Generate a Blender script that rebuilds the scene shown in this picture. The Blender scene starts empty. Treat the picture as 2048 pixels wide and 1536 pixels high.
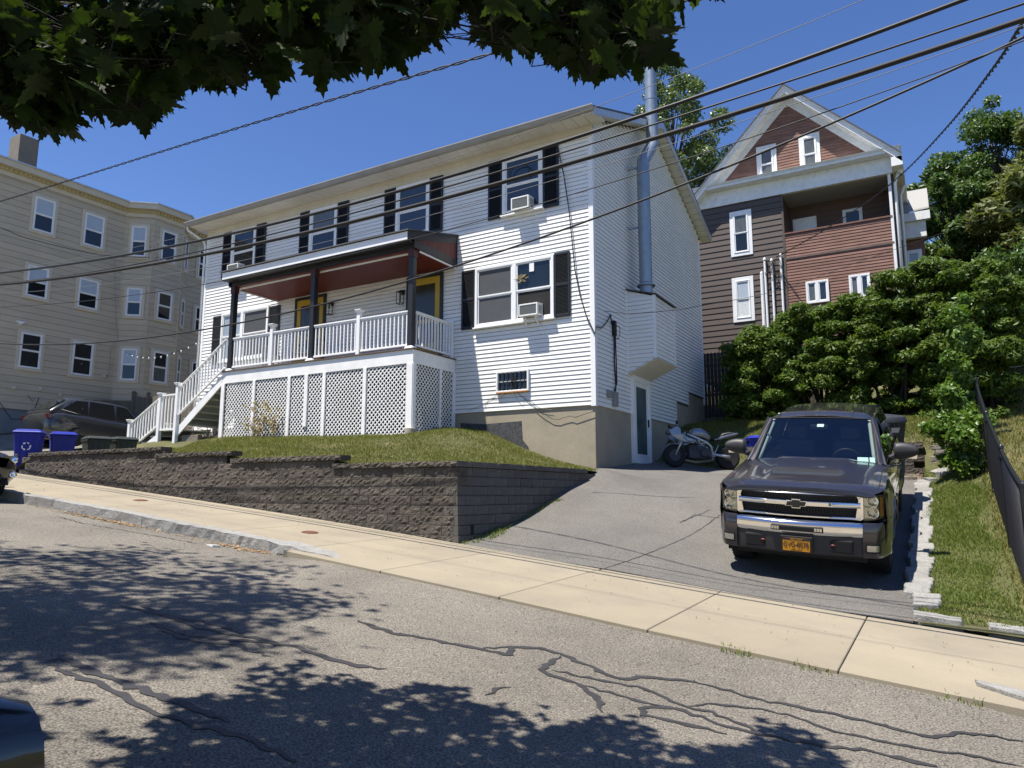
import bpy, math, random
import numpy as np
from mathutils import Matrix, Vector
R = math.radians
SC = bpy.context.scene
COL = SC.collection
random.seed(7); RNG = np.random.default_rng(11)

# ------------------------------------------------------------------ camera
F_PX, PITCH, ROLL, YAW = 1450.0, R(8.50691748), R(0.10168585), R(30.53452505)
EYE = 1.6
def cam_basis():
    fw = np.array([-math.sin(YAW)*math.cos(PITCH), math.cos(YAW)*math.cos(PITCH), math.sin(PITCH)])
    r0 = np.array([math.cos(YAW), math.sin(YAW), 0.]); u0 = np.cross(r0, fw)
    return (math.cos(ROLL)*r0+math.sin(ROLL)*u0, -math.sin(ROLL)*r0+math.cos(ROLL)*u0, fw)
CR, CU, CF = cam_basis()
cd = bpy.data.cameras.new('camera'); cam = bpy.data.objects.new('camera', cd); COL.objects.link(cam)
cd.sensor_width = 36; cd.lens = 36*F_PX/2048; cd.clip_start = .05; cd.clip_end = 3000
cam.matrix_world = Matrix(((CR[0], CU[0], -CF[0], 0), (CR[1], CU[1], -CF[1], 0), (CR[2], CU[2], -CF[2], EYE), (0, 0, 0, 1)))
SC.camera = cam
# ------------------------------------------------------------------ sky, sun, exposure
SUN_TRAVEL = Vector((.19, .32, -1)).normalized()
src = -SUN_TRAVEL
EL = math.asin(src.z); AZ = math.atan2(src.x, src.y)
W = bpy.data.worlds.new('World'); SC.world = W; W.use_nodes = True
nt = W.node_tree; bg = nt.nodes['Background']; sky = nt.nodes.new('ShaderNodeTexSky')
sky.sky_type = 'NISHITA'; sky.sun_disc = False; sky.sun_elevation = EL; sky.sun_rotation = AZ
sky.altitude = 100; sky.air_density = 1.0; sky.dust_density = 0; sky.ozone_density = 6
hs = nt.nodes.new('ShaderNodeHueSaturation'); hs.inputs['Saturation'].default_value = 1.11; hs.inputs['Hue'].default_value = .511
nt.links.new(sky.outputs[0], hs.inputs['Color']); nt.links.new(hs.outputs[0], bg.inputs[0]); bg.inputs[1].default_value = .088
sd = bpy.data.lights.new('sun', 'SUN'); sun = bpy.data.objects.new('sun', sd); COL.objects.link(sun)
sd.energy = 5.0; sd.angle = R(.53); sd.color = (1, .945, .855)
sun.rotation_euler = SUN_TRAVEL.to_track_quat('-Z', 'Y').to_euler(); sun.location = (-6, -8, 40)
vs = SC.view_settings; vs.view_transform = 'Standard'; vs.look = 'None'; vs.gamma = 1; vs.use_curve_mapping = False
vs.exposure = 0.85
SC.cycles.max_bounces = 6; SC.cycles.transparent_max_bounces = 12

# ------------------------------------------------------------------ pixel helpers (photo 2048x1536)
def ray(px, py): return CR*(px-1024)/F_PX + CU*(768-py)/F_PX + CF
def onY(px, py, Y):
    d = ray(px, py); P = d*(Y/d[1]); return Vector((P[0], P[1], P[2]+EYE))
def onX(px, py, X):
    d = ray(px, py); P = d*(X/d[0]); return Vector((P[0], P[1], P[2]+EYE))
def onF(px, py, F, t0=.6, t1=90, n=1500):
    d = ray(px, py); a = t0
    for t in np.linspace(t0, t1, n):
        if d[2]*t+EYE < F(d[0]*t, d[1]*t):
            lo, hi = a, t
            for _ in range(25):
                m = (lo+hi)/2
                if d[2]*m+EYE < F(d[0]*m, d[1]*m): hi = m
                else: lo = m
            P = d*hi; return Vector((P[0], P[1], P[2]+EYE))
        a = t
    P = d*t1; return Vector((P[0], P[1], P[2]+EYE))
def proj(P):
    q = np.array([P[0], P[1], P[2]-EYE]); d = q@CF
    return (1024+F_PX*(q@CR)/d, 768-F_PX*(q@CU)/d, d)

# ------------------------------------------------------------------ object helpers
class MB:
    def __init__(s): s.v = []; s.f = []
    def add(s, vs, fs):
        o = len(s.v); s.v += [tuple(p) for p in vs]; s.f += [tuple(i+o for i in f) for f in fs]; return s
    def box(s, x0, x1, y0, y1, z0, z1):
        return s.add([(x0,y0,z0),(x1,y0,z0),(x1,y1,z0),(x0,y1,z0),(x0,y0,z1),(x1,y0,z1),(x1,y1,z1),(x0,y1,z1)],
                     [(0,3,2,1),(4,5,6,7),(0,1,5,4),(1,2,6,5),(2,3,7,6),(3,0,4,7)])
    def hexa(s, b, t):      # bottom 4 and top 4 points, counter-clockwise seen from above
        return s.add(list(b)+list(t), [(0,3,2,1),(4,5,6,7),(0,1,5,4),(1,2,6,5),(2,3,7,6),(3,0,4,7)])
    def prism(s, poly, vec):
        n = len(poly); vec = Vector(vec); P = [Vector(p) for p in poly]
        nrm = Vector((0, 0, 0))
        for i in range(n): nrm += (P[i]-P[0]).cross(P[(i+1) % n]-P[0])
        if nrm.dot(vec) > 0: P = P[::-1]
        vs = P+[p+vec for p in P]
        return s.add(vs, [tuple(range(n)), tuple(range(2*n-1, n-1, -1))]+[((i+1) % n, i, n+i, n+(i+1) % n) for i in range(n)])
    def bar(s, a, b, w, h, up=(0, 0, 1)):
        a = Vector(a); b = Vector(b); d = (b-a).normalized(); up = Vector(up)
        sd = d.cross(up)
        if sd.length < 1e-4: sd = d.cross(Vector((0, 1, 0)))
        sd = sd.normalized()*w/2; u = sd.cross(d).normalized()*h/2
        return s.prism([a-sd-u, a+sd-u, a+sd+u, a-sd+u], b-a)
    def tube(s, pts, r, n=8, cap=True):
        pts = [Vector(p) for p in pts]; rs = r if hasattr(r, '__len__') else [r]*len(pts)
        rings = []; prev = None
        for i, p in enumerate(pts):
            d = (pts[min(i+1, len(pts)-1)]-pts[max(i-1, 0)])
            d = d.normalized() if d.length > 1e-9 else Vector((0, 0, 1))
            if prev is None:
                a = Vector((0, 0, 1)) if abs(d.z) < .9 else Vector((1, 0, 0))
                u = d.cross(a).normalized()
            else:
                u = prev-d*prev.dot(d)
                u = u.normalized() if u.length > 1e-6 else d.orthogonal().normalized()
            prev = u; w = d.cross(u)
            rings.append([p+(u*math.cos(2*math.pi*k/n)+w*math.sin(2*math.pi*k/n))*rs[i] for k in range(n)])
        return s.loft(rings, cap=cap)
    def loft(s, rings, closed=True, cap=True):
        n = len(rings[0]); vs = [p for r in rings for p in r]; fs = []
        for i in range(len(rings)-1):
            for k in range(n if closed else n-1):
                a = i*n+k; b = i*n+(k+1) % n
                fs.append((a, b, b+n, a+n))
        if cap and closed:
            fs.append(tuple(range(n-1, -1, -1))); fs.append(tuple(range((len(rings)-1)*n, len(rings)*n)))
        return s.add(vs, fs)
    def lathe(s, prof, n=20, c=(0, 0, 0), axis='z'):
        rings = []
        for r, h in prof:
            ring = []
            for k in range(n):
                a = 2*math.pi*k/n; x, y = r*math.cos(a), r*math.sin(a)
                p = (x, y, h) if axis == 'z' else ((h, x, y) if axis == 'x' else (y, h, x))
                ring.append((p[0]+c[0], p[1]+c[1], p[2]+c[2]))
            rings.append(ring)
        return s.loft(rings)
    def xf(s, M):
        s.v = [tuple(M @ Vector(p)) for p in s.v]; return s
    def build(s, name, mat, parent=None, smooth=False, bevel=0, seg=2, auto=None):
        me = bpy.data.meshes.new(name); me.from_pydata(s.v, [], s.f); me.update()
        o = link(name, me, mat, parent)
        if smooth: me.polygons.foreach_set('use_smooth', [True]*len(me.polygons))
        if auto:
            me.polygons.foreach_set('use_smooth', [True]*len(me.polygons))
            sharp(me, auto)
        if bevel:
            m = o.modifiers.new('bevel', 'BEVEL'); m.width = bevel; m.segments = seg; m.limit_method = 'ANGLE'; m.angle_limit = R(35)
        return o
def sharp(me, ang):
    import bmesh
    bm = bmesh.new(); bm.from_mesh(me)
    bmesh.ops.recalc_face_normals(bm, faces=bm.faces)
    for e in bm.edges:
        if len(e.link_faces) != 2 or e.calc_face_angle(0) > R(ang): e.smooth = False
    bm.to_mesh(me); bm.free()
INV = {}
def link(name, me, mat=None, parent=None):
    o = bpy.data.objects.new(name, me); COL.objects.link(o)
    if mat is not None and me is not None and not me.materials: me.materials.append(mat)
    if parent is not None:
        o.parent = parent
        if parent.name in INV: o.matrix_parent_inverse = INV[parent.name]
        elif parent.parent is not None and parent.parent.name in INV: pass
    return o
def tag(o, label, cat, group=None):
    o['label'] = label; o['category'] = cat
    if group: o['group'] = group
    return o
def thing(name, label, cat, loc=(0, 0, 0), group=None, local=False, rot=None):
    o = bpy.data.objects.new(name, None); COL.objects.link(o); o.empty_display_size = .2
    o.location = loc
    if rot is not None: o.rotation_euler = rot
    if not local: INV[o.name] = Matrix.Translation(-Vector(loc))
    return tag(o, label, cat, group)
def struct(o): o['kind'] = 'structure'; return o
def stuff(o): o['kind'] = 'stuff'; return o
def copy_tree(o, parent=None):
    c = o.copy(); COL.objects.link(c); c.parent = parent
    for ch in list(o.children): copy_tree(ch, c)
    return c
def np_mesh(name, V, Fc, mat, parent=None, smooth=False):
    me = bpy.data.meshes.new(name); V = np.asarray(V, np.float32); Fc = np.asarray(Fc, np.int32)
    nf, k = Fc.shape
    me.vertices.add(len(V)); me.vertices.foreach_set('co', V.ravel())
    me.loops.add(nf*k); me.loops.foreach_set('vertex_index', Fc.ravel())
    me.polygons.add(nf); me.polygons.foreach_set('loop_start', np.arange(0, nf*k, k, dtype=np.int32))
    me.update(calc_edges=True)
    if smooth: me.polygons.foreach_set('use_smooth', np.ones(nf, bool))
    return link(name, me, mat, parent)
def grid_mesh(name, xs, ys, H, mat, parent=None, smooth=True, keep=None):
    V = [(x, y, H(x, y)) for y in ys for x in xs]; n = len(xs); Fc = []
    for j in range(len(ys)-1):
        for i in range(n-1):
            if keep and not keep((xs[i]+xs[i+1])/2, (ys[j]+ys[j+1])/2): continue
            Fc.append((j*n+i, j*n+i+1, (j+1)*n+i+1, (j+1)*n+i))
    return np_mesh(name, V, Fc, mat, parent, smooth)

# ------------------------------------------------------------------ materials
MATS = {}
def mat(name, col, rough=.6, metal=0., var=0., vs=3., bump=0., bs=60., bd=.01, objvar=0., coat=0., trans=0., spec=.5,
        emit=None, col2=None, mixs=1.5, mixt=(.45, .6), stretch=None, speck=0., specks=200., ior=1.45, alpha=1., island=0.):
    if name in MATS: return MATS[name]
    m = bpy.data.materials.new(name); m.use_nodes = True; n = m.node_tree.nodes; L = m.node_tree.links
    b = n['Principled BSDF']; b.inputs['Roughness'].default_value = rough; b.inputs['Metallic'].default_value = metal
    b.inputs['Coat Weight'].default_value = coat; b.inputs['Coat Roughness'].default_value = .04
    b.inputs['Transmission Weight'].default_value = trans; b.inputs['Specular IOR Level'].default_value = spec; b.inputs['IOR'].default_value = ior
    b.inputs['Alpha'].default_value = alpha
    c4 = (*col, 1)
    tc = n.new('ShaderNodeTexCoord'); vec = tc.outputs['Object']
    if stretch:
        mp = n.new('ShaderNodeMapping'); mp.inputs['Scale'].default_value = stretch; L.new(vec, mp.inputs[0]); vec = mp.outputs[0]
    cur = None
    def rgb(c):
        q = n.new('ShaderNodeRGB'); q.outputs[0].default_value = (*c, 1); return q.outputs[0]
    cur = rgb(col)
    def noise(scale, det=6, ro=.6):
        q = n.new('ShaderNodeTexNoise'); q.inputs['Scale'].default_value = scale; q.inputs['Detail'].default_value = det; q.inputs['Roughness'].default_value = ro
        L.new(vec, q.inputs['Vector']); return q.outputs['Fac']
    def mrange(s, a, b_, c, d):
        q = n.new('ShaderNodeMapRange'); L.new(s, q.inputs[0])
        for i, v in enumerate((a, b_, c, d)): q.inputs[i+1].default_value = v
        return q.outputs[0]
    def mult(c, fac):
        q = n.new('ShaderNodeVectorMath'); q.operation = 'SCALE'; L.new(c, q.inputs[0]); L.new(fac, q.inputs['Scale']); return q.outputs[0]
    if col2 is not None:
        f = mrange(noise(mixs), mixt[0], mixt[1], 0, 1)
        q = n.new('ShaderNodeMix'); q.data_type = 'RGBA'; L.new(f, q.inputs['Factor']); L.new(cur, q.inputs['A']); q.inputs['B'].default_value = (*col2, 1); cur = q.outputs['Result']
    if var: cur = mult(cur, mrange(noise(vs), .25, .75, 1-var, 1+var))
    if speck: cur = mult(cur, mrange(noise(specks, 2, .5), .3, .7, 1-speck, 1+speck))
    if objvar:
        oi = n.new('ShaderNodeObjectInfo'); cur = mult(cur, mrange(oi.outputs['Random'], 0, 1, 1-objvar, 1+objvar))
    if island:
        ge = n.new('ShaderNodeNewGeometry'); cur = mult(cur, mrange(ge.outputs['Random Per Island'], 0, 1, 1-island, 1+island))
    L.new(cur, b.inputs['Base Color'])
    if bump:
        q = n.new('ShaderNodeBump'); q.inputs['Strength'].default_value = bump; q.inputs['Distance'].default_value = bd
        L.new(noise(bs, 5, .65), q.inputs['Height']); L.new(q.outputs[0], b.inputs['Normal'])
    if emit: b.inputs['Emission Color'].default_value = (*emit[0], 1); b.inputs['Emission Strength'].default_value = emit[1]
    MATS[name] = m; return m
def leaf_mat(name, col, col2, trans=.35, rough=.45, island=.35):
    m = bpy.data.materials.new(name); m.use_nodes = True; n = m.node_tree.nodes; L = m.node_tree.links
    b = n['Principled BSDF']; out = n['Material Output']; b.inputs['Roughness'].default_value = rough; b.inputs['Specular IOR Level'].default_value = .3
    ge = n.new('ShaderNodeNewGeometry'); mx = n.new('ShaderNodeMix'); mx.data_type = 'RGBA'
    oi = n.new('ShaderNodeObjectInfo'); ad = n.new('ShaderNodeMath'); ad.operation = 'ADD'; L.new(ge.outputs['Random Per Island'], ad.inputs[0]); L.new(oi.outputs['Random'], ad.inputs[1])
    fr = n.new('ShaderNodeMath'); fr.operation = 'FRACT'; L.new(ad.outputs[0], fr.inputs[0])
    L.new(fr.outputs[0], mx.inputs['Factor']); mx.inputs['A'].default_value = (*col, 1); mx.inputs['B'].default_value = (*col2, 1)
    L.new(mx.outputs['Result'], b.inputs['Base Color'])
    t = n.new('ShaderNodeBsdfTranslucent'); sc = n.new('ShaderNodeVectorMath'); sc.operation = 'MULTIPLY'; L.new(mx.outputs['Result'], sc.inputs[0]); sc.inputs[1].default_value = (1.9, 1.9, .8)
    L.new(sc.outputs[0], t.inputs['Color'])
    ms = n.new('ShaderNodeMixShader'); ms.inputs[0].default_value = trans; L.new(b.outputs[0], ms.inputs[1]); L.new(t.outputs[0], ms.inputs[2]); L.new(ms.outputs[0], out.inputs[0])
    MATS[name] = m; return m
def paint(name, c, **k): return mat(name, c, **k)
M_WHITE = mat('white_vinyl', (.80, .79, .755), .45, var=.05, vs=.8, col2=(.72, .69, .62), mixs=1.1, mixt=(.56, .8),  bump=.12, bs=9, bd=.004, objvar=.02)
M_TRIM = mat('white_trim', (.80, .80, .79), .4, var=.05, vs=2)
M_BLACKSH = mat('black_shutter', (.012, .013, .016), .45, var=.2, vs=4)
M_GLASS = mat('window_glass', (.012, .016, .02), .03, spec=.8, var=.35, vs=1.2)
M_GLASS2 = mat('window_glass_shade', (.30, .36, .42), .06, spec=.7, var=.08, vs=1.0)
M_CURT = mat('curtain_glass', (.10, .11, .11), .08, spec=.7, var=.4, vs=5, stretch=(6, 6, .6))
M_BLACK = mat('black_rubber', (.012, .012, .013), .6)
M_BLKP = mat('black_post_paint', (.018, .018, .021), .42, var=.2, vs=3)
M_STEEL = mat('galvanised', (.28, .33, .38), .42, metal=.55, var=.15, vs=6, bump=.05, bs=20)
M_ALU = mat('aluminium', (.55, .56, .57), .4, metal=.6, var=.12, vs=5)
M_CHROME = mat('chrome', (.78, .78, .79), .07, metal=1.)
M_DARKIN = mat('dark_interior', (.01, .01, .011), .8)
# ================================================================== ground, road, sidewalk
XS = [-90, -17.71, -13.82, -10.12, -7.85, -5.94, -4.41, -3.08, -1.54, -.34, .5, 30, 60]
ZS = [8.6, 1.99, 1.66, 1.33, 1.11, .91, .75, .60, .43, .31, .23, -2.4, -5.2]
def zs(x): return float(np.interp(x, XS, ZS))
def side(x, y): return zs(x)-.02*(8.45-y)
def kerb_drop(x):
    return float(np.interp(x, [-90, -7.3, -6.0, .0, 1.0, 60], [.13, .13, .012, .012, .11, .13]))
def road(x, y):
    d = max(6.2-y, 0); w = math.exp(-d/.7)
    return zs(x)-.05-kerb_drop(x)*w-.11*(1-w)+.012*min(d, 5)
def tps(CP, lam=.05):
    A = np.array(CP, float); n = len(A); P = A[:, :2]
    U = lambda r2: np.where(r2 > 0, r2*np.log(r2+1e-12), 0)
    K = U(((P[:, None]-P[None])**2).sum(-1))+np.eye(n)*lam
    Q = np.hstack([np.ones((n, 1)), P]); w = np.linalg.solve(np.block([[K, Q], [Q.T, np.zeros((3, 3))]]), np.r_[A[:, 2], 0, 0, 0])
    def f(x, y):
        r2 = (P[:, 0]-x)**2+(P[:, 1]-y)**2
        return float((U(r2)*w[:n]).sum()+w[n]+w[n+1]*x+w[n+2]*y)
    return f
CP = [(-5.95,8.45,.91),(-5.95,9.73,1.10),(-5.95,11.79,1.56),(-5.95,13.1,1.84),(-6.65,15,2.13),(-6.65,17.31,2.33),(-6.65,18.5,2.42),
      (-.7,14.3,1.29),(-.75,10.83,.61),(-2.4,10.6,.72),(-2.4,14.3,1.42),(.5,8.45,.23),(-.34,8.45,.31),(-1.54,8.45,.43),(-3.08,8.45,.6),(-4.4,8.45,.75),
      (-.6,17.5,1.98),(-3,17.5,2.05),(-5.3,17.9,2.17),(-4.6,18.7,2.17),(-3.4,19,2.2)]
drive = tps(CP)
CPY = [(-.35,8.5,.33),(-.35,11.52,.74),(-.35,13.17,1.07),(-.35,15.7,1.52),(.68,8.5,.27),(.68,9.3,.40),(.68,13,1.2),(.68,15.5,1.9),(.68,17,2.45),(-.35,17.3,2.05),(.68,20.5,3.25),
       (4,8.5,-.05),(4,13,1.25),(4,17,2.5),(8,9,-.3),(8,17,2.4),(0,20,3.25),(-.6,21,3.42),(-.6,18,2.68),(-2.5,18.2,2.5),(-6.5,20.33,3.22),(-6.5,23.3,3.85),(-5.2,22,3.7),(-4.5,19.6,2.75),(-6.5,18.9,2.5),(-3,23,3.8),(2,24,4.1),(8,24,4.2),(-3,30,6.2),(8,32,6.5)]
yard0 = tps(CPY)
def yard(x, y):
    if y > 30: return yard0(min(max(x, -12), 10), 30)+.10*(y-30)
    return yard0(min(max(x, -9), 10), y)
CPL = [(-6.05,8.7,2.0),(-6.05,10.5,2.0),(-6.05,12,2.02),(-6.05,13,2.04),(-7,8.7,2.0),(-8.2,8.7,2.02),(-9.6,8.7,2.14),(-10.8,8.7,2.18),(-12,8.7,2.27),(-13,8.7,2.31),(-15,8.7,2.38),(-17.6,8.7,2.36),
       (-10.47,13.25,2.93),(-13.8,13.25,2.98),(-17.3,13.25,3.1),(-9.7,15,3.08),(-9.2,15,2.91),(-8.5,15,2.63),(-7.6,15,2.31),(-7.06,15,2.17),(-6.5,14.5,2.06),(-9.3,13.4,2.95),(-8.3,12.6,2.55),(-20,13.2,3.08),(-21.4,13.2,2.98),
       (-18.6,8.7,2.03),(-18.5,10.0,2.06),(-18.5,11.4,2.12),(-22,8.7,2.42),(-28,8.7,3.0),(-23,13,2.75),(-26,13,2.85),(-29,13,3.65),(-29,17,4.3),(-25,17,3.3),(-21,16,3.2),(-24,22,4.0),(-17,16,3.2),(-12,16,3.2),(-29,30,5.5),(-15,30,5.5)]
lawn0 = tps(CPL, .02)
def lawn(x, y):
    if x < -29.5: return lawn0(-29.5, min(y, 30))+.09*(-29.5-x)+.06*max(y-30, 0)
    return lawn0(x, min(y, 30))+.06*max(y-30, 0)

M_ASPH = mat('asphalt_road', (.185, .166, .138), .92, var=.14, vs=.7, speck=.7, specks=85, bump=.9, bs=120, bd=.012, col2=(.135, .122, .102), mixs=.55, mixt=(.45, .68))
M_DRIVE = mat('asphalt_driveway', (.140, .132, .118), .93, var=.15, vs=.8, speck=.65, specks=95, bump=.9, bs=130, bd=.012, col2=(.11, .105, .096), mixs=.7, mixt=(.5, .75))
M_CONC = mat('sidewalk_concrete', (.265, .228, .165), .9, var=.13, vs=.9, speck=.12, specks=160, bump=.25, bs=150, bd=.004, objvar=.07, col2=(.225, .197, .15), mixs=1.3, mixt=(.48, .78))
M_GRAN = mat('granite', (.245, .24, .225), .85, var=.2, vs=9, speck=.35, specks=140, bump=.8, bs=26, bd=.02, objvar=.12)
M_SOIL = mat('lawn_soil', (.085, .085, .032), .95, var=.3, vs=3, col2=(.17, .135, .07), mixs=1.3, mixt=(.52, .7), bump=.6, bs=30, bd=.03)
M_TAR = mat('tar_sealant', (.034, .033, .035), .6, var=.3, vs=8, bump=.3, bs=90)
M_JOINT = mat('joint_dirt', (.10, .09, .07), .95, var=.3, vs=10)

xs = list(np.arange(-90, -20, 2.))+list(np.arange(-20, 12, .35))+list(np.arange(12, 60, 3.))
ys = list(np.arange(-14, 5.0, .6))+list(np.arange(5.0, 6.45, .12))
rd = struct(grid_mesh('road', xs, ys, road, M_ASPH))
rd['label'] = 'grey sloping asphalt street with dark tar crack lines'
# tar sealed cracks, laid as thin sheets that follow the road
def tar(pts, w, seed):
    rr = random.Random(seed); P = [onF(px, py, road) for px, py in pts]
    Q = []
    for a, b in zip(P, P[1:]):
        m = max(2, int((b-a).length/.05))
        for k in range(m): Q.append(a.lerp(b, k/m))
    Q.append(P[-1]); V = []; n = len(Q)
    for i, p in enumerate(Q):
        t = (Q[min(i+1, n-1)]-Q[max(i-1, 0)]); t.z = 0; t.normalize(); nn = Vector((-t.y, t.x, 0))
        e = min(1, .25+min(i, n-1-i)/4); off = rr.uniform(-.02, .02)
        wl, wr = w*e*rr.uniform(.45, 1.5)/2, w*e*rr.uniform(.45, 1.5)/2
        for q in (p+nn*(wl+off), p-nn*(wr-off)): V.append((q.x, q.y, road(q.x, q.y)+.005))
    MBt = MB(); MBt.add(V, [(2*i+1, 2*i+3, 2*i+2, 2*i) for i in range(n-1)])
    return MBt.build('tar_seam', M_TAR, rd)
def zz(L, ox=0, oy=1100, s=2): return [(ox+x/s, oy+y/s) for x, y in L]
TARS = [
 (zz([(1425,283),(1570,335),(1700,355),(1850,385),(2048,422)])+zz([(0,392),(120,395),(215,425),(300,465),(420,512),(600,515),(700,525),(760,535)], 1024), .085),
 (zz([(1900,395),(2048,390)])+zz([(0,392),(60,388)], 1024), .05),
 (zz([(720,525),(900,575),(1030,610),(1250,650),(1450,695),(1640,745),(1720,748),(1770,732),(1900,742),(2046,765)], 1024), .06),
 (zz([(200,425),(150,455),(125,480),(160,505),(280,545),(340,600),(350,650)], 1024), .07),
 (zz([(160,480),(330,520),(500,550),(620,595),(690,630),(800,650),(920,700),(1000,742)], 1024), .06),
 (zz([(290,545),(420,580),(560,620),(690,650),(860,705),(1000,740),(1200,780),(1400,800),(1560,835),(1700,868)], 1024), .06),
 (zz([(700,640),(560,628),(510,635),(530,660),(700,700),(860,740)], 1024), .07),
 (zz([(700,625),(780,615),(960,632),(1100,660),(1250,715),(1500,775),(1750,810),(2046,866)], 1024), .05),
 (zz([(1510,828),(1600,850),(1700,866)], 1024), .16),
 (zz([(560,225),(760,300),(900,335),(1060,365),(1200,395),(1330,440),(1450,465),(1545,480)]), .09),
 (zz([(600,290),(760,345),(900,360),(1060,372),(1160,385)]), .10),
 (zz([(640,320),(780,365),(930,380),(1080,430)]), .07),
 (zz([(180,450),(250,425),(330,470),(480,530),(640,585),(800,640),(920,690)]), .10),
 (zz([(200,460),(330,515),(480,580),(640,660),(760,700),(960,745),(1200,850)]), .07),
 (zz([(760,700),(870,690)]), .06),
 (zz([(1950,585),(1985,560),(2046,552)]), .07),
 (zz([(460,215),(620,260),(800,285),(980,335)]), .04),
 ([(115,1033),(160,1046),(240,1060),(310,1072),(405,1089)], .03),
]
for i, (P_, w_) in enumerate(TARS): tar(P_, w_*.62, i)

# sidewalk: slabs in two strips
sx0 = -.77; joints = [sx0+1.47*k for k in range(-60, 16)]
def slab(x0, x1, y0, y1, parent, g=.006):
    b = []; t = []
    for x, y in ((x0+g, y0+g), (x1-g, y0+g), (x1-g, y1-g), (x0+g, y1-g)):
        b.append((x, y, side(x, y)-.10)); t.append((x, y, side(x, y)))
    return MB().hexa(b, t)
base = struct(grid_mesh('sidewalk', [x for x in joints], [6.40, 7.0, 8.0, 8.75], lambda x, y: side(x, y)-.02, M_JOINT))
base['label'] = 'tan concrete sidewalk of scored slabs sloping down the hill'
YMID = 7.42
for a, b in zip(joints, joints[1:]):
    if b < -32 or a > 3.5: continue
    yf = 6.30 if b < -6.2 else 6.05
    if b < -6.2: yf = 6.50
    if a > .1: yf = 6.05
    yb = 8.72 if b < -17.7 else 8.46
    jx = .02*math.sin(a*7)
    for (y0, y1) in ((yf, YMID), (YMID, yb)):
        s_ = slab(a, b, y0, y1, base, .005)
        s_.build('slab', M_CONC, base, bevel=.006, seg=1)
# granite kerb, stones with a rough face
def rough_stone(L, Wd, Ht, seed, amp=.012, nx=5, ny=2, nz=3, taper=0):
    rr = np.random.default_rng(seed); V = {}; m = MB()
    def P(i, j, k):
        x = L*i/nx; y = Wd*j/ny; z = Ht*k/nz
        q = rr.normal(0, amp, 3)*(1, 1, .6)
        return (x+q[0], y+q[1], z+q[2])
    for i in range(nx+1):
        for j in range(ny+1):
            for k in range(nz+1):
                if i in (0, nx) or j in (0, ny) or k in (0, nz): V[(i, j, k)] = len(m.v); m.v.append(P(i, j, k))
    f = m.f
    for i in range(nx):
        for j in range(ny):
            f.append((V[i,j,0],V[i,j+1,0],V[i+1,j+1,0],V[i+1,j,0])); f.append((V[i,j,nz],V[i+1,j,nz],V[i+1,j+1,nz],V[i,j+1,nz]))
    for i in range(nx):
        for k in range(nz):
            f.append((V[i,0,k],V[i+1,0,k],V[i+1,0,k+1],V[i,0,k+1])); f.append((V[i,ny,k],V[i,ny,k+1],V[i+1,ny,k+1],V[i+1,ny,k]))
    for j in range(ny):
        for k in range(nz):
            f.append((V[0,j,k],V[0,j,k+1],V[0,j+1,k+1],V[0,j+1,k])); f.append((V[nx,j,k],V[nx,j+1,k],V[nx,j+1,k+1],V[nx,j,k+1]))
    return m
kerb = struct(MB().box(-10, -6.9, 6.44, 6.48, .3, .6).build('kerb', M_JOINT)); kerb['label'] = 'rough grey granite kerb along the street'
x = -30.; k = 0
while x < -7.0:
    L_ = 2.0+.35*math.sin(k*2.3); L_ = min(L_, -6.98-x)
    st = rough_stone(L_-.012, .2, .34, 100+k, .006, 14, 2, 3)
    st.v = [(x+p[0], 6.28+p[1]+.012*math.sin(p[0]*3+k), side(x+p[0], 6.3)+.012-.34+p[2]) for p in st.v]
    st.build('kerb_stone', M_GRAN, kerb); x += L_; k += 1
st = rough_stone(1.25, .34, .30, 77, .012, 7, 2, 3)      # dropped end stone beside the driveway
st.v = [(-6.98+p[0], 6.14+p[1]*(1-.45*p[0]/1.25)+.05*p[0], side(-6.98+p[0], 6.2)+.035-.30+p[2]-.06*(p[0]/1.25)**2) for p in st.v]
st.build('kerb_stone', M_GRAN, kerb)
st = rough_stone(1.9, .3, .30, 78, .01, 8, 2, 3)
st.v = [(.10+p[0], 5.98+.38-.3*min(1, p[0]/.8)+(p[1]-.15)*min(1, .35+p[0]/.6)+.1, side(.1+p[0], 6.2)+.03-.30+p[2]) for p in st.v]
st.build('kerb_stone', M_GRAN, kerb)
# utility caps in the sidewalk
M_RUST = mat('rusty_iron', (.13, .05, .03), .85, var=.3, vs=30, bump=.4, bs=80)
for i, (px, py) in enumerate(((281, 1001), (620, 1065))):
    c = onF(px, py, side); m = MB()
    m.lathe([(.0, .012), (.09, .012), (.095, .006), (.115, .006), (.12, -.02)], 18); sl = (side(c.x+.5, c.y)-side(c.x-.5, c.y))
    m.v = [(p[0]+c.x, p[1]+c.y, p[2]+side(p[0]+c.x, p[1]+c.y)) for p in m.v]
    o = m.build('utility_cap', M_RUST); tag(o, ['round rusty utility cap in the sidewalk slab nearer the kerb end stone', 'round rusty utility cap in the sidewalk nearer the parked black car'][1-i], 'utility cap', 'utility caps in the sidewalk')
# driveway and yards
def dedge(y): return -.42
xs = list(np.linspace(-6.62, -.36, 42)); ys = list(np.linspace(8.45, 19.3, 60))
def dkeep(x, y):
    return not (x < -5.95 and y < 13.0)
dz = lambda x, y: drive(x, y)+.015*math.sin(x*1.7+y*.9)+.01*math.sin(y*2.3-x)+(.10*math.exp(-((x+6.0)**2+(y-13.9)**2)/.25))
dw = struct(grid_mesh('driveway', xs, ys, dz, M_DRIVE, keep=dkeep)); dw['label'] = 'worn grey asphalt driveway climbing beside the white house'
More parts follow.
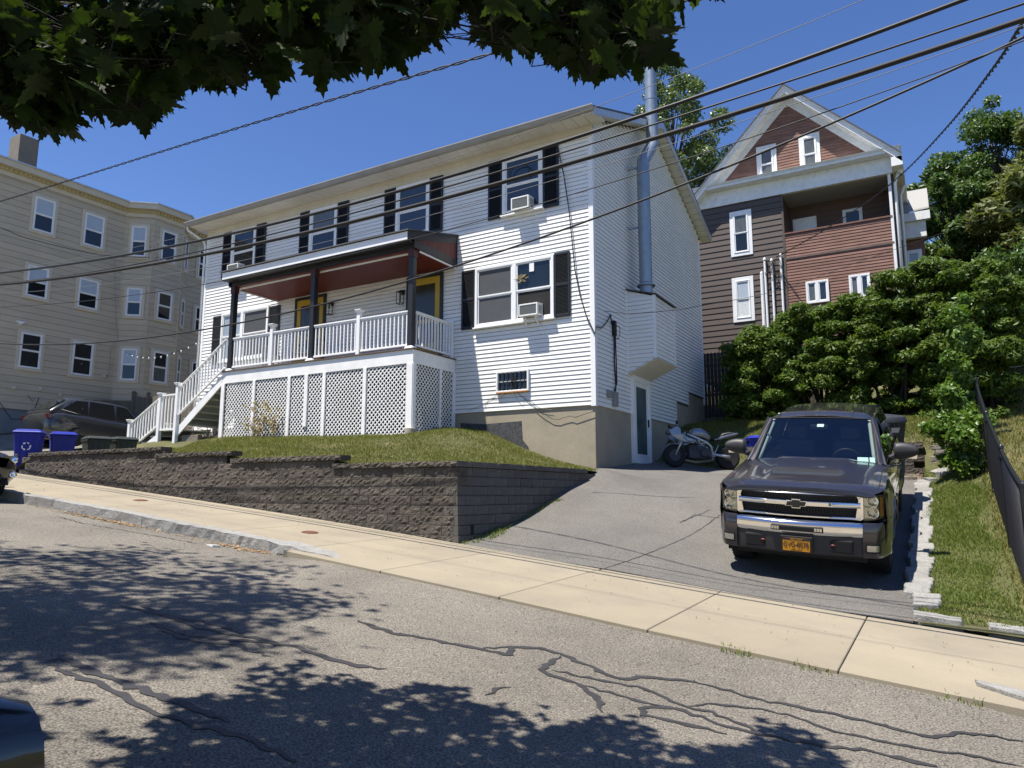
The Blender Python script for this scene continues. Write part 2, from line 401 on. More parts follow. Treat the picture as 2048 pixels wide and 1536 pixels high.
# cracks in the driveway
def crack(pts, w, seed, F=dz, name='crack', m_=None, lift=.004):
    rr = random.Random(seed); P = [onF(px, py, F) for px, py in pts]; Q = []
    for a, b in zip(P, P[1:]):
        mm = max(2, int((b-a).length/.08))
        for k_ in range(mm): Q.append(a.lerp(b, k_/mm))
    Q.append(P[-1]); V = []
    for i, p in enumerate(Q):
        t = Q[min(i+1, len(Q)-1)]-Q[max(i-1, 0)]; t.z = 0; t.normalize(); nn = Vector((-t.y, t.x, 0)); ww = w*rr.uniform(.4, 1.2)/2; of = rr.uniform(-1, 1)*w*.5
        for q in (p+nn*(ww+of), p-nn*(ww-of)): V.append((q.x, q.y, F(q.x, q.y)+lift))
    mm = MB(); mm.add(V, [(2*i+1, 2*i+3, 2*i+2, 2*i) for i in range(len(Q)-1)]); return mm.build(name, m_ or M_TAR, dw)
crack([(1440,1036),(1390,1030),(1360,1046),(1420,1020)], .02, 5); crack([(1185,985),(1270,990),(1390,996)], .018, 6); crack([(1135,1163),(1290,1110),(1440,1030)], .016, 8)
xs = list(np.arange(-12, -6, 1.))+list(np.arange(-6, 3.2, .3))+list(np.arange(3.2, 60, 2.5)); ys = list(np.arange(8.46, 24, .3))+list(np.arange(24, 120, 4.))
def ykeep(x, y):
    if x < -6.6 and y < 24.2: return False
    if y < 17.7 and x < -.45: return False
    return True
def sstep(a, b, t): t = min(max((t-a)/(b-a), 0), 1); return t*t*(3-2*t)
def ground_z(x, y):
    if x < -3.6 and y < 20: w = sstep(18.7, 20.2, y); return (drive(x, y)-.06)*(1-w)+yard(x, y)*w
    return yard(x, y)
gr = struct(grid_mesh('ground', xs, ys, ground_z, M_SOIL, keep=ykeep)); gr['label'] = 'grassy hillside yard rising behind the driveway'
xs = list(np.arange(-90, -30, 4.))+list(np.arange(-30, -20, .7))+list(np.arange(-20, -6.0, .35))+[-6.03]; ys = list(np.arange(8.62, 15.4, .3))+list(np.arange(15.4, 30, 1.5))+list(np.arange(30, 120, 6.))
def lkeep(x, y): return not (x > -20.5 and y > 15.3 and y < 23.4)
lw = struct(grid_mesh('lawn', xs, ys, lawn, M_SOIL, keep=lkeep)); lw['label'] = 'front lawn held up by the block retaining wall'
M_GRAV = mat('gravel_drive', (.20, .19, .17), .95, var=.3, vs=2, bump=.6, bs=60)
xs = list(np.arange(-28.7, -21.9, .7)); ys = list(np.arange(8.75, 24, .8))
struct(grid_mesh('side_driveway', xs, ys, lambda x, y: lawn(x, y)+.012, M_GRAV))['label'] = 'narrow driveway between the cream house and the white house'
# ================================================================== white house
HX0, HX1, HY0, HY1 = -20.75, -6.65, 15.0, 23.9
SB, ST = 3.57, 10.2
EXPO = .1045
M_STUC = mat('foundation_stucco', (.33, .285, .21), .92, var=.14, vs=1.3, speck=.1, specks=60, bump=.5, bs=35, bd=.01, col2=(.27, .24, .18), mixs=1.4, mixt=(.5, .75))
M_DAMP = mat('black_dampproofing', (.055, .057, .06), .8, var=.4, vs=6, speck=.6, specks=40, bump=.4, bs=40)
M_SOFF = mat('soffit', (.66, .64, .58), .6, var=.08, vs=1.5)
M_FRIEZE = mat('frieze_board', (.62, .56, .44), .6, var=.12, vs=1.5)
M_GUT = mat('gutter_grey', (.30, .29, .27), .5, var=.15, vs=2)
M_ROOF = mat('roof_shingle', (.10, .10, .105), .95, var=.25, vs=3, bump=.6, bs=40)
house = thing('white_house', 'white vinyl sided two storey house with black shutters and raised porch', 'house', (-13.7, 15, 2.9))
core = MB()
core.box(HX0+.03, HX1-.03, HY0+.03, HY1, SB, ST+.15)
g_ = [(HX1-.03, HY0+.03, ST+.1), (HX1-.03, HY1, ST+.1), (HX1-.03, HY1, 10.38), (HX1-.03, 19.42, 12.2), (HX1-.03, HY0+.03, 10.5)]
core.prism(g_, (HX0-HX1+.06, 0, 0))
core.build('wall', mat('wall_sheathing', (.10, .10, .10), .9), house)
fo = MB(); fo.box(HX0+.02, HX1-.02, HY0+.02, HY1, 1.2, SB-.002); fo.box(HX0+1, HX1-.022, 20.88, HY1, SB-.1, 4.23); fo.box(HX0+1, HX1-.021, 22.1, HY1+.01, 4.1, 4.66)
fnd = fo.build('foundation', M_STUC, house)
# bare and damp-proofed patch beside the porch
d_ = MB(); P_ = [onY(px, py, 15.01) for px, py in [(921, 846), (965, 848), (972, 848), (1043, 842), (1045, 880), (1056, 893), (1060, 905), (1030, 900), (921, 880)]]
d_.prism([Vector((p.x, 15.012, p.z)) for p in P_], (0, .02, 0)); d_.build('dampproof_patch', M_DAMP, house)
crk = MB()
def polyline_on_front(pts, r, y=15.0):
    return [Vector((onY(px, py, y).x, y, onY(px, py, y).z)) for px, py in pts]
P_ = [onY(px, py, 15.012) for px, py in [(1118,924),(1130,927),(1138,926),(1148,929),(1160,933)]]
MB().tube(P_, .008, 5).build('crack', M_BLACK, house)
# siding boards: each a tapered lap board
def board_x(x0, x1, y, z, out=-1):     # runs along x, faces -y
    b = MB(); t = .017
    b.prism([(x0, y+.03, z), (x0, y-t, z), (x0, y-t, z+.006), (x0, y-.003, z+EXPO-.011), (x0, y+.03, z+EXPO-.011)], (x1-x0, 0, 0)); return b
def board_y(y0, y1, x, z):             # runs along y, faces +x
    b = MB(); t = .017
    b.prism([(x-.03, y0, z), (x+t, y0, z), (x+t, y0, z+.006), (x+.003, y0, z+EXPO-.011), (x-.03, y0, z+EXPO-.011)], (0, y1-y0, 0)); return b
nb = int((ST-SB)/EXPO)
for i in range(nb+1):
    z = SB+i*EXPO
    board_x(HX0+.08, HX1-.09, HY0, z).build('siding_board', M_WHITE, house)
z = SB; i = 0
def rake_y(z):      # y range of the gable at height z
    if z < 10.15: return HY0+.09, HY1-.06
    f = max(0, (z-10.5)/(12.2-10.5)); f2 = max(0, (z-10.38)/(12.2-10.38)); return max(HY0+.09, HY0+f*4.42+.02), HY1-f2*4.48-.06
DY0, DY1, DZ0, DZ1 = 17.27, 18.42, 2.37, 4.5
while z < 12.05:
    a, b = rake_y(z+EXPO)
    segs = [(a, b)]
    if z < DZ1: segs = [(a, DY0-.05), (DY1+.05, b)]
    out = []
    for (p, q) in segs:
        if z < 4.62: q = min(q, 22.1)
        if z < 4.20: q = min(q, 20.88)
        if q-p > .05: out.append((p, q))
    for (p, q) in out: board_y(p, q, HX1, z).build('siding_board', M_WHITE, house)
    z += EXPO; i += 1
# corner boards
cb = MB(); cb.box(HX1-.1, HX1+.022, HY0-.024, HY0+.1, SB-.03, ST+.04); cb.build('corner_board', M_TRIM, house, bevel=.004)
cb = MB(); cb.box(HX0-.02, HX0+.09, HY0-.024, HY0+.1, SB-.03, ST+.04); cb.build('corner_board', M_TRIM, house, bevel=.004)
cb = MB(); cb.box(HX1-.07, HX1+.022, HY1-.07, HY1+.02, 4.5, 10.1); cb.build('corner_board', M_TRIM, house, bevel=.004)
# frieze, soffit panels, gutter, roof
EY = 14.42; EZ = 10.33
MB().box(HX0, HX1+.02, HY0-.03, HY0+.03, 10.03, EZ+.02).build('frieze', M_FRIEZE, house, bevel=.004)
MB().box(HX0, HX1+.02, HY0-.05, HY0-.029, 10.19, 10.235).build('frieze', M_FRIEZE, house)
MB().box(HX0-.3, HX1+.32, EY+.02, HY0+.06, EZ+.02, EZ+.06).build('soffit', M_SOFF, house)
x = HX0-.28
while x < HX1+.3:
    MB().box(x+.004, min(x+.296, HX1+.31), EY+.02, HY0+.02, EZ, EZ+.022).build('soffit_panel', M_SOFF, house, bevel=.004, seg=1); x += .3
gu = MB()
prof = [(EY+.02, EZ-.01), (EY-.06, EZ-.005), (EY-.10, EZ+.03), (EY-.11, EZ+.07), (EY-.13, EZ+.10), (EY-.13, EZ+.125), (EY-.115, EZ+.125), (EY-.10, EZ+.05), (EY+.02, EZ+.04)]
gu.prism([(HX0-.36, a, b) for a, b in prof], (HX1-HX0+.70, 0, 0)); gu.build('gutter', M_GUT, house)
rs = (12.32-EZ-.1)/(19.42-EY)
def roofz(y): return EZ+.12+rs*(y-EY) if y < 19.42 else 12.40-(12.40-10.40)*(y-19.42)/(24.35-19.42)
rf = MB(); pr = [(EY-.09, roofz(EY)-.03), (19.42, 12.40), (24.35, 10.40), (24.35, 10.36), (19.42, 12.34), (EY-.09, roofz(EY)-.07)]
rf.prism([(HX0-.33, a, b) for a, b in pr], (HX1-HX0+.68, 0, 0)); roof = rf.build('roof', M_ROOF, house)
# rake: fascia board and soffit panels on the right gable
rk = MB(); pr = [(EY-.02, EZ+.07), (19.42, 12.335), (24.34, 10.355), (24.34, 10.18), (19.42, 12.15), (EY-.02, EZ-.10)]
rk.prism([(HX1+.325, a, b) for a, b in pr], (.022, 0, 0)); rk.build('rake_fascia', M_ALU, house)
def rake_strip(ya, yb, za, zb, n):
    for k in range(n):
        f0, f1 = k/n, (k+1)/n-.006
        y0, y1 = ya+(yb-ya)*f0, ya+(yb-ya)*f1; z0, z1 = za+(zb-za)*f0, za+(zb-za)*f1
        MB().hexa([(HX1-.02, y0, z0), (HX1+.33, y0, z0), (HX1+.33, y1, z1), (HX1-.02, y1, z1)], [(HX1-.02, y0, z0+.03), (HX1+.33, y0, z0+.03), (HX1+.33, y1, z1+.03), (HX1-.02, y1, z1+.03)]).build('soffit_panel', M_SOFF, house)
rake_strip(EY, 19.42, EZ-.04, 12.19, 16); rake_strip(19.42, 24.33, 12.19, 10.22, 18)
MB().tube([(HX0-.30, 14.40, 10.36), (HX0-.30, 14.42, 10.22), (HX0-.10, 14.88, 9.95), (HX0-.07, 14.95, 9.8), (HX0-.07, 14.95, 3.4)], .035, 8).build('downspout', M_TRIM, house, smooth=True)

# ---- windows
def sash_window(parent, x0, x1, z0, z1, y, glass=None, split=.5, fr=.07, proud=.06, name='window', mull=None, sill=True, trim=M_TRIM, bar=.035, axis='y', raised=0, M=None):
    """frame of four boards, two sashes with rails, glass set back; faces -y (axis y) or +x (axis x)"""
    glass = glass or M_GLASS
    def B(m, a0, a1, d0, d1, c0, c1):
        if axis == 'y': m.box(a0, a1, y-d1, y-d0, c0, c1)
        else: m.box(y+d0, y+d1, a0, a1, c0, c1)
    T = (lambda q: q.xf(M)) if M is not None else (lambda q: q)
    m = MB(); B(m, x0, x0+fr, 0, proud, z0, z1); B(m, x1-fr, x1, 0, proud, z0, z1); B(m, x0+fr, x1-fr, 0, proud, z1-fr, z1); B(m, x0+fr, x1-fr, 0, proud, z0, z0+fr)
    if mull: B(m, mull-.06, mull+.06, 0, proud, z0+fr, z1-fr)
    w = T(m).build(name, trim, parent, bevel=.006, seg=1)
    if sill:
        s = MB(); B(s, x0-.03, x1+.03, 0, proud+.05, z0-.035, z0); sub(T(s).build('sill', trim, None, bevel=.005, seg=1), w, parent)
    bays = [(x0+fr, x1-fr)] if not mull else [(x0+fr, mull-.06), (mull+.06, x1-fr)]
    for bi, (a, b) in enumerate(bays):
        zm = z0+fr+(z1-z0-2*fr)*split
        for (c0, c1, dep) in ((zm, z1-fr, .03), (z0+fr, zm, .012)):
            f = MB(); B(f, a, a+bar, .004, dep+.01, c0, c1); B(f, b-bar, b, .004, dep+.01, c0, c1); B(f, a+bar, b-bar, .004, dep+.01, c0, c0+bar); B(f, a+bar, b-bar, .004, dep+.01, c1-bar, c1)
            sub(T(f).build('sash', trim, None), w, parent)
            g = MB(); B(g, a+bar, b-bar, .002, dep*.4+.002, c0+bar, c1-bar)
            gm = glass if not isinstance(glass, (list, tuple)) else glass[(bi*2+(0 if c0 == zm else 1)) % len(glass)]
            sub(T(g).build('pane', gm, None), w, parent)
    return w
def sub(o, part, root):
    o.parent = part
    if root.name in INV:
        # part origin is at the world origin, its parent inverse undoes the root, so plain parenting keeps world coordinates
        o.matrix_parent_inverse = Matrix()
    return o
def shutter(parent, x0, x1, z0, z1, y, m_=M_BLACKSH, louv=True):
    m = MB(); t = .045; w = .05
    m.box(x0, x0+w, y-t, y, z0, z1); m.box(x1-w, x1, y-t, y, z0, z1)
    zm = (z0+z1)/2
    for a, b in ((z0, z0+.07), (zm-.035, zm+.035), (z1-.06, z1)): m.box(x0+w, x1-w, y-t, y, a, b)
    m.box(x0+w, x1-w, y-.010, y-.002, z0, z1)
    s_ = m.build('shutter', m_, parent, bevel=.004, seg=1)
    l = MB(); z = z0+.075
    while z < z1-.07:
        if not (zm-.06 < z < zm+.03): l.hexa([(x0+w, y-.038, z), (x1-w, y-.038, z), (x1-w, y-.012, z+.02), (x0+w, y-.012, z+.02)], [(x0+w, y-.038, z+.006), (x1-w, y-.038, z+.006), (x1-w, y-.012, z+.026), (x0+w, y-.012, z+.026)])
        z += .032
    sub(l.build('louvre', m_, None), s_, parent)
    return s_
def shut_back(parent, x0, x1, z0, z1, y): pass
YF = HY0-.018
M_SKYG = mat('window_glass_clear', (.02, .025, .03), .015, spec=1.0)
for (x0, x1, g) in ((-19.46, -18.30, [M_GLASS, M_GLASS]), (-15.92, -14.80, [M_CURT, M_GLASS]), (-12.58, -11.42, [M_SKYG, M_SKYG]), (-9.11, -7.95, [M_SKYG, M_SKYG])):
    sash_window(house, x0, x1, 8.50, 10.03, YF, g, fr=.09)
    shutter(house, x0-.43, x0-.01, 8.48, 10.05, YF); shutter(house, x1+.01, x1+.43, 8.48, 10.05, YF)
sash_window(house, -9.91, -7.66, 5.70, 7.26, YF, [mat('insect_screen', (.075, .078, .082), .5, var=.1, vs=3), MATS['insect_screen'], M_GLASS, M_DARKIN], mull=-8.76)
shutter(house, -10.33, -9.92, 5.70, 7.25, YF); shutter(house, -7.65, -7.24, 5.70, 7.28, YF)
M_GREYSC = mat('insect_screen', (.075, .078, .082), .5, var=.1, vs=3)
sash_window(house, -19.72, -17.52, 5.70, 7.30, YF, [M_GLASS2, M_GLASS2, M_GREYSC, M_GREYSC], mull=-18.72)
shutter(house, -20.15, -19.73, 5.68, 7.26, YF, mat('grey_shutter', (.035, .036, .042), .5, var=.2)); shutter(house, -17.51, -17.05, 5.68, 7.26, YF, MATS['grey_shutter'])
# torn curtain behind the right window, white sash stick
m = MB()
rr = random.Random(3)
for k in range(22):
    c = Vector((-8.56+rr.uniform(-.1, .13), YF-.045, 6.78+rr.uniform(-.07, .09))); m.bar(c, c+Vector((rr.uniform(-.12, .12), rr.uniform(-.01, .01), rr.uniform(-.07, .07))), .03, .006)
m.build('cloth_scrap', mat('straw_cloth', (.55, .47, .27), .9, var=.2, vs=20), house)
MB().box(-8.33, -8.20, YF-.040, YF-.03, 6.93, 7.16).build('window_stick', M_TRIM, house)
# barred basement window
bw = sash_window(house, -9.26, -8.35, 4.00, 4.53, YF, M_GLASS, fr=.045, bar=.01, name='basement_window', sill=False)
m = MB()
for k in range(7): x = -9.18+k*.12; m.box(x-.008, x+.008, YF-.055, YF-.04, 4.04, 4.49)
for k in range(4): m.tube([(-8.82+.03*k, YF-.058, 4.08), (-8.86+.05*k, YF-.058, 4.2), (-8.78+.03*k, YF-.058, 4.3), (-8.85+.04*k, YF-.058, 4.4)], .008, 5)
sub(m.build('window_bars', M_BLACK, None), bw, house)
sub(MB().box(-9.25, -8.36, YF-.07, YF-.02, 3.985, 4.012).build('sill', mat('rust_orange', (.42, .17, .04), .8, var=.3, vs=20), None), bw, house)
# side door under the bump-out
dr = MB()
X_ = HX1+.02
dr.box(X_-.05, X_+.05, DY0-.06, DY0+.06, DZ0, DZ1+.06); dr.box(X_-.05, X_+.05, DY1-.06, DY1+.06, DZ0, DZ1+.06); dr.box(X_-.05, X_+.05, DY0+.06, DY1-.06, DZ1-.08, DZ1+.06); dr.box(X_-.05, X_+.08, DY0-.06, DY1+.06, DZ0-.04, DZ0)
sdoor = dr.build('side_door', M_TRIM, house, bevel=.005, seg=1)
m = MB(); m.box(X_-.02, X_+.025, DY0+.06, DY0+.19, DZ0, DZ1-.08); m.box(X_-.02, X_+.025, DY1-.19, DY1-.06, DZ0, DZ1-.08); m.box(X_-.02, X_+.025, DY0+.19, DY1-.19, DZ1-.2, DZ1-.08); m.box(X_-.02, X_+.025, DY0+.19, DY1-.19, DZ0, DZ0+.2)
sub(m.build('storm_door', M_TRIM, None, bevel=.005, seg=1), sdoor, house)
sub(MB().box(X_-.02, X_+.008, DY0+.19, DY1-.19, DZ0+.2, DZ1-.2).build('pane', mat('door_glass', (.10, .13, .14), .03, spec=1., var=.4, vs=2), None), sdoor, house)
sub(MB().box(X_+.025, X_+.06, DY1-.17, DY1-.13, 3.3, 3.5).build('handle', M_BLACK, None, bevel=.006), sdoor, house)
MB().box(HX1-.05, HX1+.12, DY0-.05, DY1+.1, 2.1, DZ0-.045).build('door_step', M_STUC, house, bevel=.01)
# bump-out with flue
BX = -5.89; BY0, BY1 = 16.98, 18.52
m = MB(); m.prism([(HX1-.02, BY0+.02, 4.55), (BX-.02, BY0+.02, 4.90), (BX-.02, BY0+.02, 6.48), (HX1-.02, BY0+.02, 6.72)], (0, BY1-BY0-.04, 0)); bo = m.build('flue_bumpout', M_WHITE, house)
for k in range(19):
    z = 4.62+k*EXPO
    xa = HX1+.02
    if z < 4.90: xa = HX1+.02; xb = HX1+max(.08, (z+.04-4.55)/.35*(BX-HX1))
    else: xb = BX
    xb = min(xb, BX-.045)
    if z+EXPO < 6.60: sub(board_x(xa, xb, BY0, z).build('siding_board', M_WHITE, None), bo, house)
    if 4.9 <= z+.02 and z+EXPO < 6.52: sub(board_y(BY0+.07, BY1-.03, BX, z).build('siding_board', M_WHITE, None), bo, house)
m = MB(); m.box(BX-.05, BX+.022, BY0-.022, BY0+.06, 4.90, 6.50); sub(m.build('corner_board', M_TRIM, None), bo, house)
m = MB(); m.box(BX-.03, BX+.022, BY1-.04, BY1+.012, 4.90, 6.50); sub(m.build('corner_board', M_TRIM, None), bo, house)
m = MB(); m.box(HX1, HX1+.05, BY0-.024, BY0, 4.55, 6.72); sub(m.build('corner_board', M_TRIM, None), bo, house)
m = MB(); m.prism([(HX1-.02, BY0-.03, 4.52), (BX+.03, BY0-.03, 4.885), (BX+.03, BY0-.03, 4.905), (HX1-.02, BY0-.03, 4.545)], (0, BY1-BY0+.05, 0)); sub(m.build('underside', mat('painted_board', (.60, .57, .50), .7, var=.06, stretch=(1, 12, 1), vs=3), None), bo, house)
m = MB(); m.prism([(HX1-.02, BY0-.05, 6.73), (BX+.06, BY0-.05, 6.50), (BX+.06, BY0-.05, 6.525), (HX1-.02, BY0-.05, 6.765)], (0, BY1-BY0+.12, 0)); sub(m.build('flashing', mat('dark_flashing', (.07, .065, .06), .6, var=.2), None), bo, house)
fl = MB(); PX = HX1+.42; py0 = 17.36
fl.lathe([(.17, 6.5), (.17, 6.86), (.235, 6.86), (.235, 6.90), (.19, 6.93), (.165, 6.95)], 20, (PX, py0, 0))
fl.tube([(PX, py0, 6.9), (PX, py0, 8.0)], .165, 20); fl.tube([(PX, py0, 8.0), (PX, py0, 8.9)], .168, 20); fl.tube([(PX, py0, 8.9), (PX, py0, 10.22), (PX+.005, py0+.02, 10.3), (PX+.01, py0+.72, 11.02), (PX+.01, py0+.77, 11.12), (PX+.01, py0+.77, 12.4)], .165, 20)
fl.tube([(PX+.01, py0+.77, 12.4), (PX+.01, py0+.77, 13.6)], .162, 20); fl.tube([(PX+.01, py0+.77, 13.58), (PX+.01, py0+.77, 13.64)], .19, 20)
for z in (8.0, 8.9, 12.4): fl.tube([(PX+(.01 if z > 11 else 0), py0+(.77 if z > 11 else 0), z-.02), (PX+(.01 if z > 11 else 0), py0+(.77 if z > 11 else 0), z+.02)], .172, 20)
sub(fl.build('flue_pipe', M_STEEL, None, auto=40), bo, house)
m = MB()
for z in (8.45, 10.1): m.bar((HX1, py0-.05, z), (PX, py0-.05, z), .02, .03); m.bar((HX1, py0-.25, z), (PX-.1, py0-.1, z), .02, .02)
sub(m.build('pipe_bracket', M_STEEL, None), bo, house)
# service entrance: cables, boxes on the right wall
m = MB(); m.box(HX1+.017, HX1+.10, 15.93, 16.14, 3.63, 3.98); m.build('meter_box', mat('grey_box', (.25, .25, .24), .5, var=.1), house, bevel=.01)
m = MB(); m.box(HX1+.017, HX1+.08, 15.60, 15.80, 3.80, 3.98); m.build('junction_box', MATS['grey_box'], house, bevel=.01)
m = MB(); m.box(HX1+.017, HX1+.09, 16.0, 16.13, 5.35, 5.72); m.tube([(HX1+.05, 15.85, 5.85), (HX1+.06, 15.88, 5.6), (HX1+.05, 16.05, 5.6)], .015, 6)
m.tube([(HX1+.05, 16.06, 5.4), (HX1+.05, 16.04, 4.7), (HX1+.05, 16.1, 4.15), (HX1+.05, 16.05, 3.98)], .018, 6); m.tube([(HX1+.05, 16.12, 5.4), (HX1+.06, 16.13, 4.7), (HX1+.06, 16.14, 4.2), (HX1+.05, 16.0, 4.0)], .014, 6)
m.tube([(HX1+.05, 16.1, 5.65), (HX1+.12, 16.25, 5.6), (HX1+.1, 16.3, 5.4), (HX1+.05, 16.2, 5.3), (HX1+.04, 16.4, 5.35)], .008, 5)
m.build('service_cable', M_BLACK, house, smooth=True)
P_ = [(1188,822),(1150,835),(1140,832),(1125,836),(1118,839),(1105,838),(1085,826),(1075,818),(1060,806),(1040,790),(1026,778)]
MB().tube([Vector((onY(a, b, 14.97).x, 14.972, onY(a, b, 14.97).z)) for a, b in P_], .006, 5).build('loose_wire', M_BLACK, house)
for s_, pts in enumerate([[(1024,778),(1035,800),(1046,812),(1050,796),(1060,800),(1080,816),(1105,820)], [(1022,778),(1000,797),(985,796),(975,803),(968,818)], [(1012,782),(990,792),(960,812),(935,822)]]):
    MB().tube([Vector((onY(a, b, 14.975).x, 14.976, onY(a, b, 14.975).z)) for a, b in pts], .0035, 5).build('loose_wire', mat('grey_wire', (.2, .2, .2), .6), house)
# telephone wire looping down the front and around the corner
P_ = [(1117,300),(1128,352),(1138,420),(1144,480),(1150,540),(1160,590),(1172,630),(1190,668),(1196,671),(1205,664),(1216,640)]
MB().tube([Vector((onY(a, b, 14.93).x, 14.93, onY(a, b, 14.93).z)) for a, b in P_[:8]]+[Vector((HX1+.06, 14.98, 5.37)), Vector((HX1+.06, 15.25, 5.38)), Vector((HX1+.06, 15.6, 5.6)), Vector((HX1+.05, 15.87, 5.85))], .014, 6).build('drop_wire', M_BLACK, house, smooth=True)

# ---- window air conditioners (things of their own, resting in the windows)
def air_con(x0, x1, z0, z1, out, label, tilt=.03, brackets=False, grille=(.05, .06, .065)):
    c = ((x0+x1)/2, 14.9, z0); t = thing('air_conditioner', label, 'air conditioner', c, 'window air conditioners in the white house')
    y0 = YF-out; m = MB(); d = tilt
    m.hexa([(x0, y0, z0-d), (x1, y0, z0-d), (x1, YF+.02, z0), (x0, YF+.02, z0)], [(x0, y0, z1-d), (x1, y0, z1-d), (x1, YF+.02, z1), (x0, YF+.02, z1)])
    m.build('casing', mat('ac_casing', (.74, .74, .70), .45, var=.06, vs=6), t, bevel=.012)
    f = MB(); b = .035
    f.box(x0, x0+b, y0-.012, y0+.002, z0-d, z1-d); f.box(x1-b, x1, y0-.012, y0+.002, z0-d, z1-d); f.box(x0+b, x1-b, y0-.012, y0+.002, z1-d-b, z1-d); f.box(x0+b, x1-b, y0-.012, y0+.002, z0-d, z0-d+b)
    f.build('front_frame', MATS['ac_casing'], t, bevel=.004, seg=1)
    g = MB(); z = z0-d+b
    while z < z1-d-b: g.box(x0+b, x1-b, y0-.004, y0-.001, z, z+.010); z += .016
    g.build('grille', mat('ac_grille', (.16, .17, .17), .5), t)
    MB().box(x0+b, x1-b, y0-.0005, y0+.001, z0-d+b, z1-d-b).build('coil', mat('ac_coil', grille, .6), t)
    v = MB()
    for k in range(8): yy = y0+.05+k*(out-.09)/8; v.box(x1-.001, x1+.003, yy, yy+.014, z0-d+.05, z1-d-.05)
    v.build('side_vent', mat('ac_vent', (.3, .3, .3), .6), t)
    if brackets:
        for xx in (x0+.1, x1-.1):
            q = MB(); q.bar((xx, y0+.04, z0-d-.015), (xx, YF, z0-.015), .035, .03); q.bar((xx, y0+.06, z0-d-.02), (xx, YF-.01, z0-.24), .035, .02); q.build('bracket', M_TRIM, t)
        q = MB(); q.bar((x0+.1, YF-.02, z0-.24), (x1-.1, YF-.02, z0-.24), .02, .02); q.build('bracket', M_TRIM, t)
    return t
air_con(-8.50, -7.98, 5.80, 6.10, .27, 'grey-fronted air conditioner on brackets in the ground floor window', brackets=True, tilt=.03)
air_con(-8.72, -8.22, 8.52, 8.84, .26, 'white air conditioner in the upper window beside the house corner', grille=(.05, .09, .10))
air_con(-19.32, -18.80, 8.52, 8.84, .26, 'air conditioner in the upper window above the porch roof end')
sub_ = None
# ================================================================== porch and stairs (parts of the house front, one standing structure)
PX0, PX1, PY, DZ = -17.32, -10.52, 13.26, 4.97
porch = thing('front_porch', 'raised front porch with red ceiling black posts white railing and lattice skirt', 'porch', (-13.9, 13.3, 3.0))
M_RED = mat('red_paint', (.13, .018, .012), .5, var=.15, vs=2)
M_REDB = mat('red_board', (.10, .022, .018), .55, var=.2, vs=3, objvar=.1)
M_PVC = mat('white_pvc', (.80, .80, .80), .35, var=.03, vs=2)
M_SKIRT = mat('skirt_white', (.82, .81, .79), .5, var=.10, vs=2.5, col2=(.58, .55, .48), mixs=1.2, mixt=(.6, .85))
M_DECK = mat('deck_brown', (.12, .075, .05), .6, var=.2, vs=5, objvar=.15)
M_YEL = mat('yellow_paint', (.46, .29, .02), .45, var=.08, vs=3)
M_PAVEW = mat('weathered_wood', (.20, .17, .13), .85, var=.3, vs=6, stretch=(1, 8, 1))
# deck boards
y = PY-.04
while y < HY0-.02:
    MB().box(PX0-.02, PX1+.03, y+.003, min(y+.137, HY0-.02), DZ-.03, DZ).build('deck_board', M_DECK, porch); y += .14
# rim boards
MB().box(PX0, PX1, PY, PY+.04, DZ-.36, DZ-.032).build('rim_board', M_SKIRT, porch, bevel=.004)
MB().box(PX1-.04, PX1, PY+.04, HY0-.02, DZ-.36, DZ-.032).build('rim_board', M_SKIRT, porch, bevel=.004)
MB().box(PX0, PX0+.04, PY+.04, HY0-.02, DZ-.36, DZ-.032).build('rim_board', M_SKIRT, porch, bevel=.004)
# near-black box added under the deck as shade behind the lattice holes
MB().box(PX0+.15, PX1-.15, 13.62, 14.9, 2.6, DZ-.1).build('crawl_space_shade', M_DARKIN, porch)
# skirt uprights on the front
zb = lambda x: lawn(x, PY)-.05
ups = [onY(px, 780, PY).x for px in (440, 506, 576, 648, 728)]
for xx, w in zip([PX0+.07, onY(508, 780, PY).x, onY(578, 780, PY).x, onY(612, 780, PY).x, onY(648, 780, PY).x, onY(729, 780, PY).x, PX1-.09], (.14, .10, .10, .12, .10, .10, .18)):
    short = .32 if abs(xx-onY(612, 780, PY).x) < .01 else 0
    MB().box(xx-w/2, xx+w/2, PY-.02, PY+.02, zb(xx)+short, DZ-.362).build('skirt_post', M_SKIRT, porch, bevel=.004)
edges = [PX0+.14]+[onY(px, 780, PY).x for px in (508, 578, 648, 729)]+[PX1-.18]
def lattice(axis, a0, a1, z0, z1, c, name='lattice_panel'):
    """diagonal strips in two crossing layers clipped to the panel"""
    m = MB(); w = .027; pitch = .124; t = .006
    h = z1-z0; L = a1-a0
    def seg(s, sgn):      # line: u - sgn*v = s ; clip to [0,L]x[0,h]
        pts = []
        for (u, v) in ((s, 0), (s+sgn*h, h)): pts.append((u, v))
        (u0, v0), (u1, v1) = pts
        if u1 == u0: return None
        t0, t1 = 0., 1.
        du = u1-u0
        for lim, s_ in ((0, 1), (L, -1)):
            p = -du*s_; q = (u0-lim)*s_
            if p == 0:
                if q < 0: return None
            else:
                r = q/p
                if p < 0: t0 = max(t0, r)
                else: t1 = min(t1, r)
        if t1-t0 < .02: return None
        return (u0+du*t0, h*t0), (u0+du*t1, h*t1)
    for sgn, off in ((1, 0.), (-1, .0075)):
        s = -h if sgn > 0 else 0
        while s < L+h:
            g = seg(s, sgn)
            if g:
                (u0, v0), (u1, v1) = g
                if axis == 'x': m.bar((a0+u0, c+off, z0+v0), (a0+u1, c+off, z0+v1), w, t, up=(0, 1, 0))
                else: m.bar((c+off, a0+u0, z0+v0), (c+off, a0+u1, z0+v1), w, t, up=(1, 0, 0))
            s += pitch*math.sqrt(2)*.5*1.0 if False else pitch
    return stuff(m.build(name, M_SKIRT, porch))
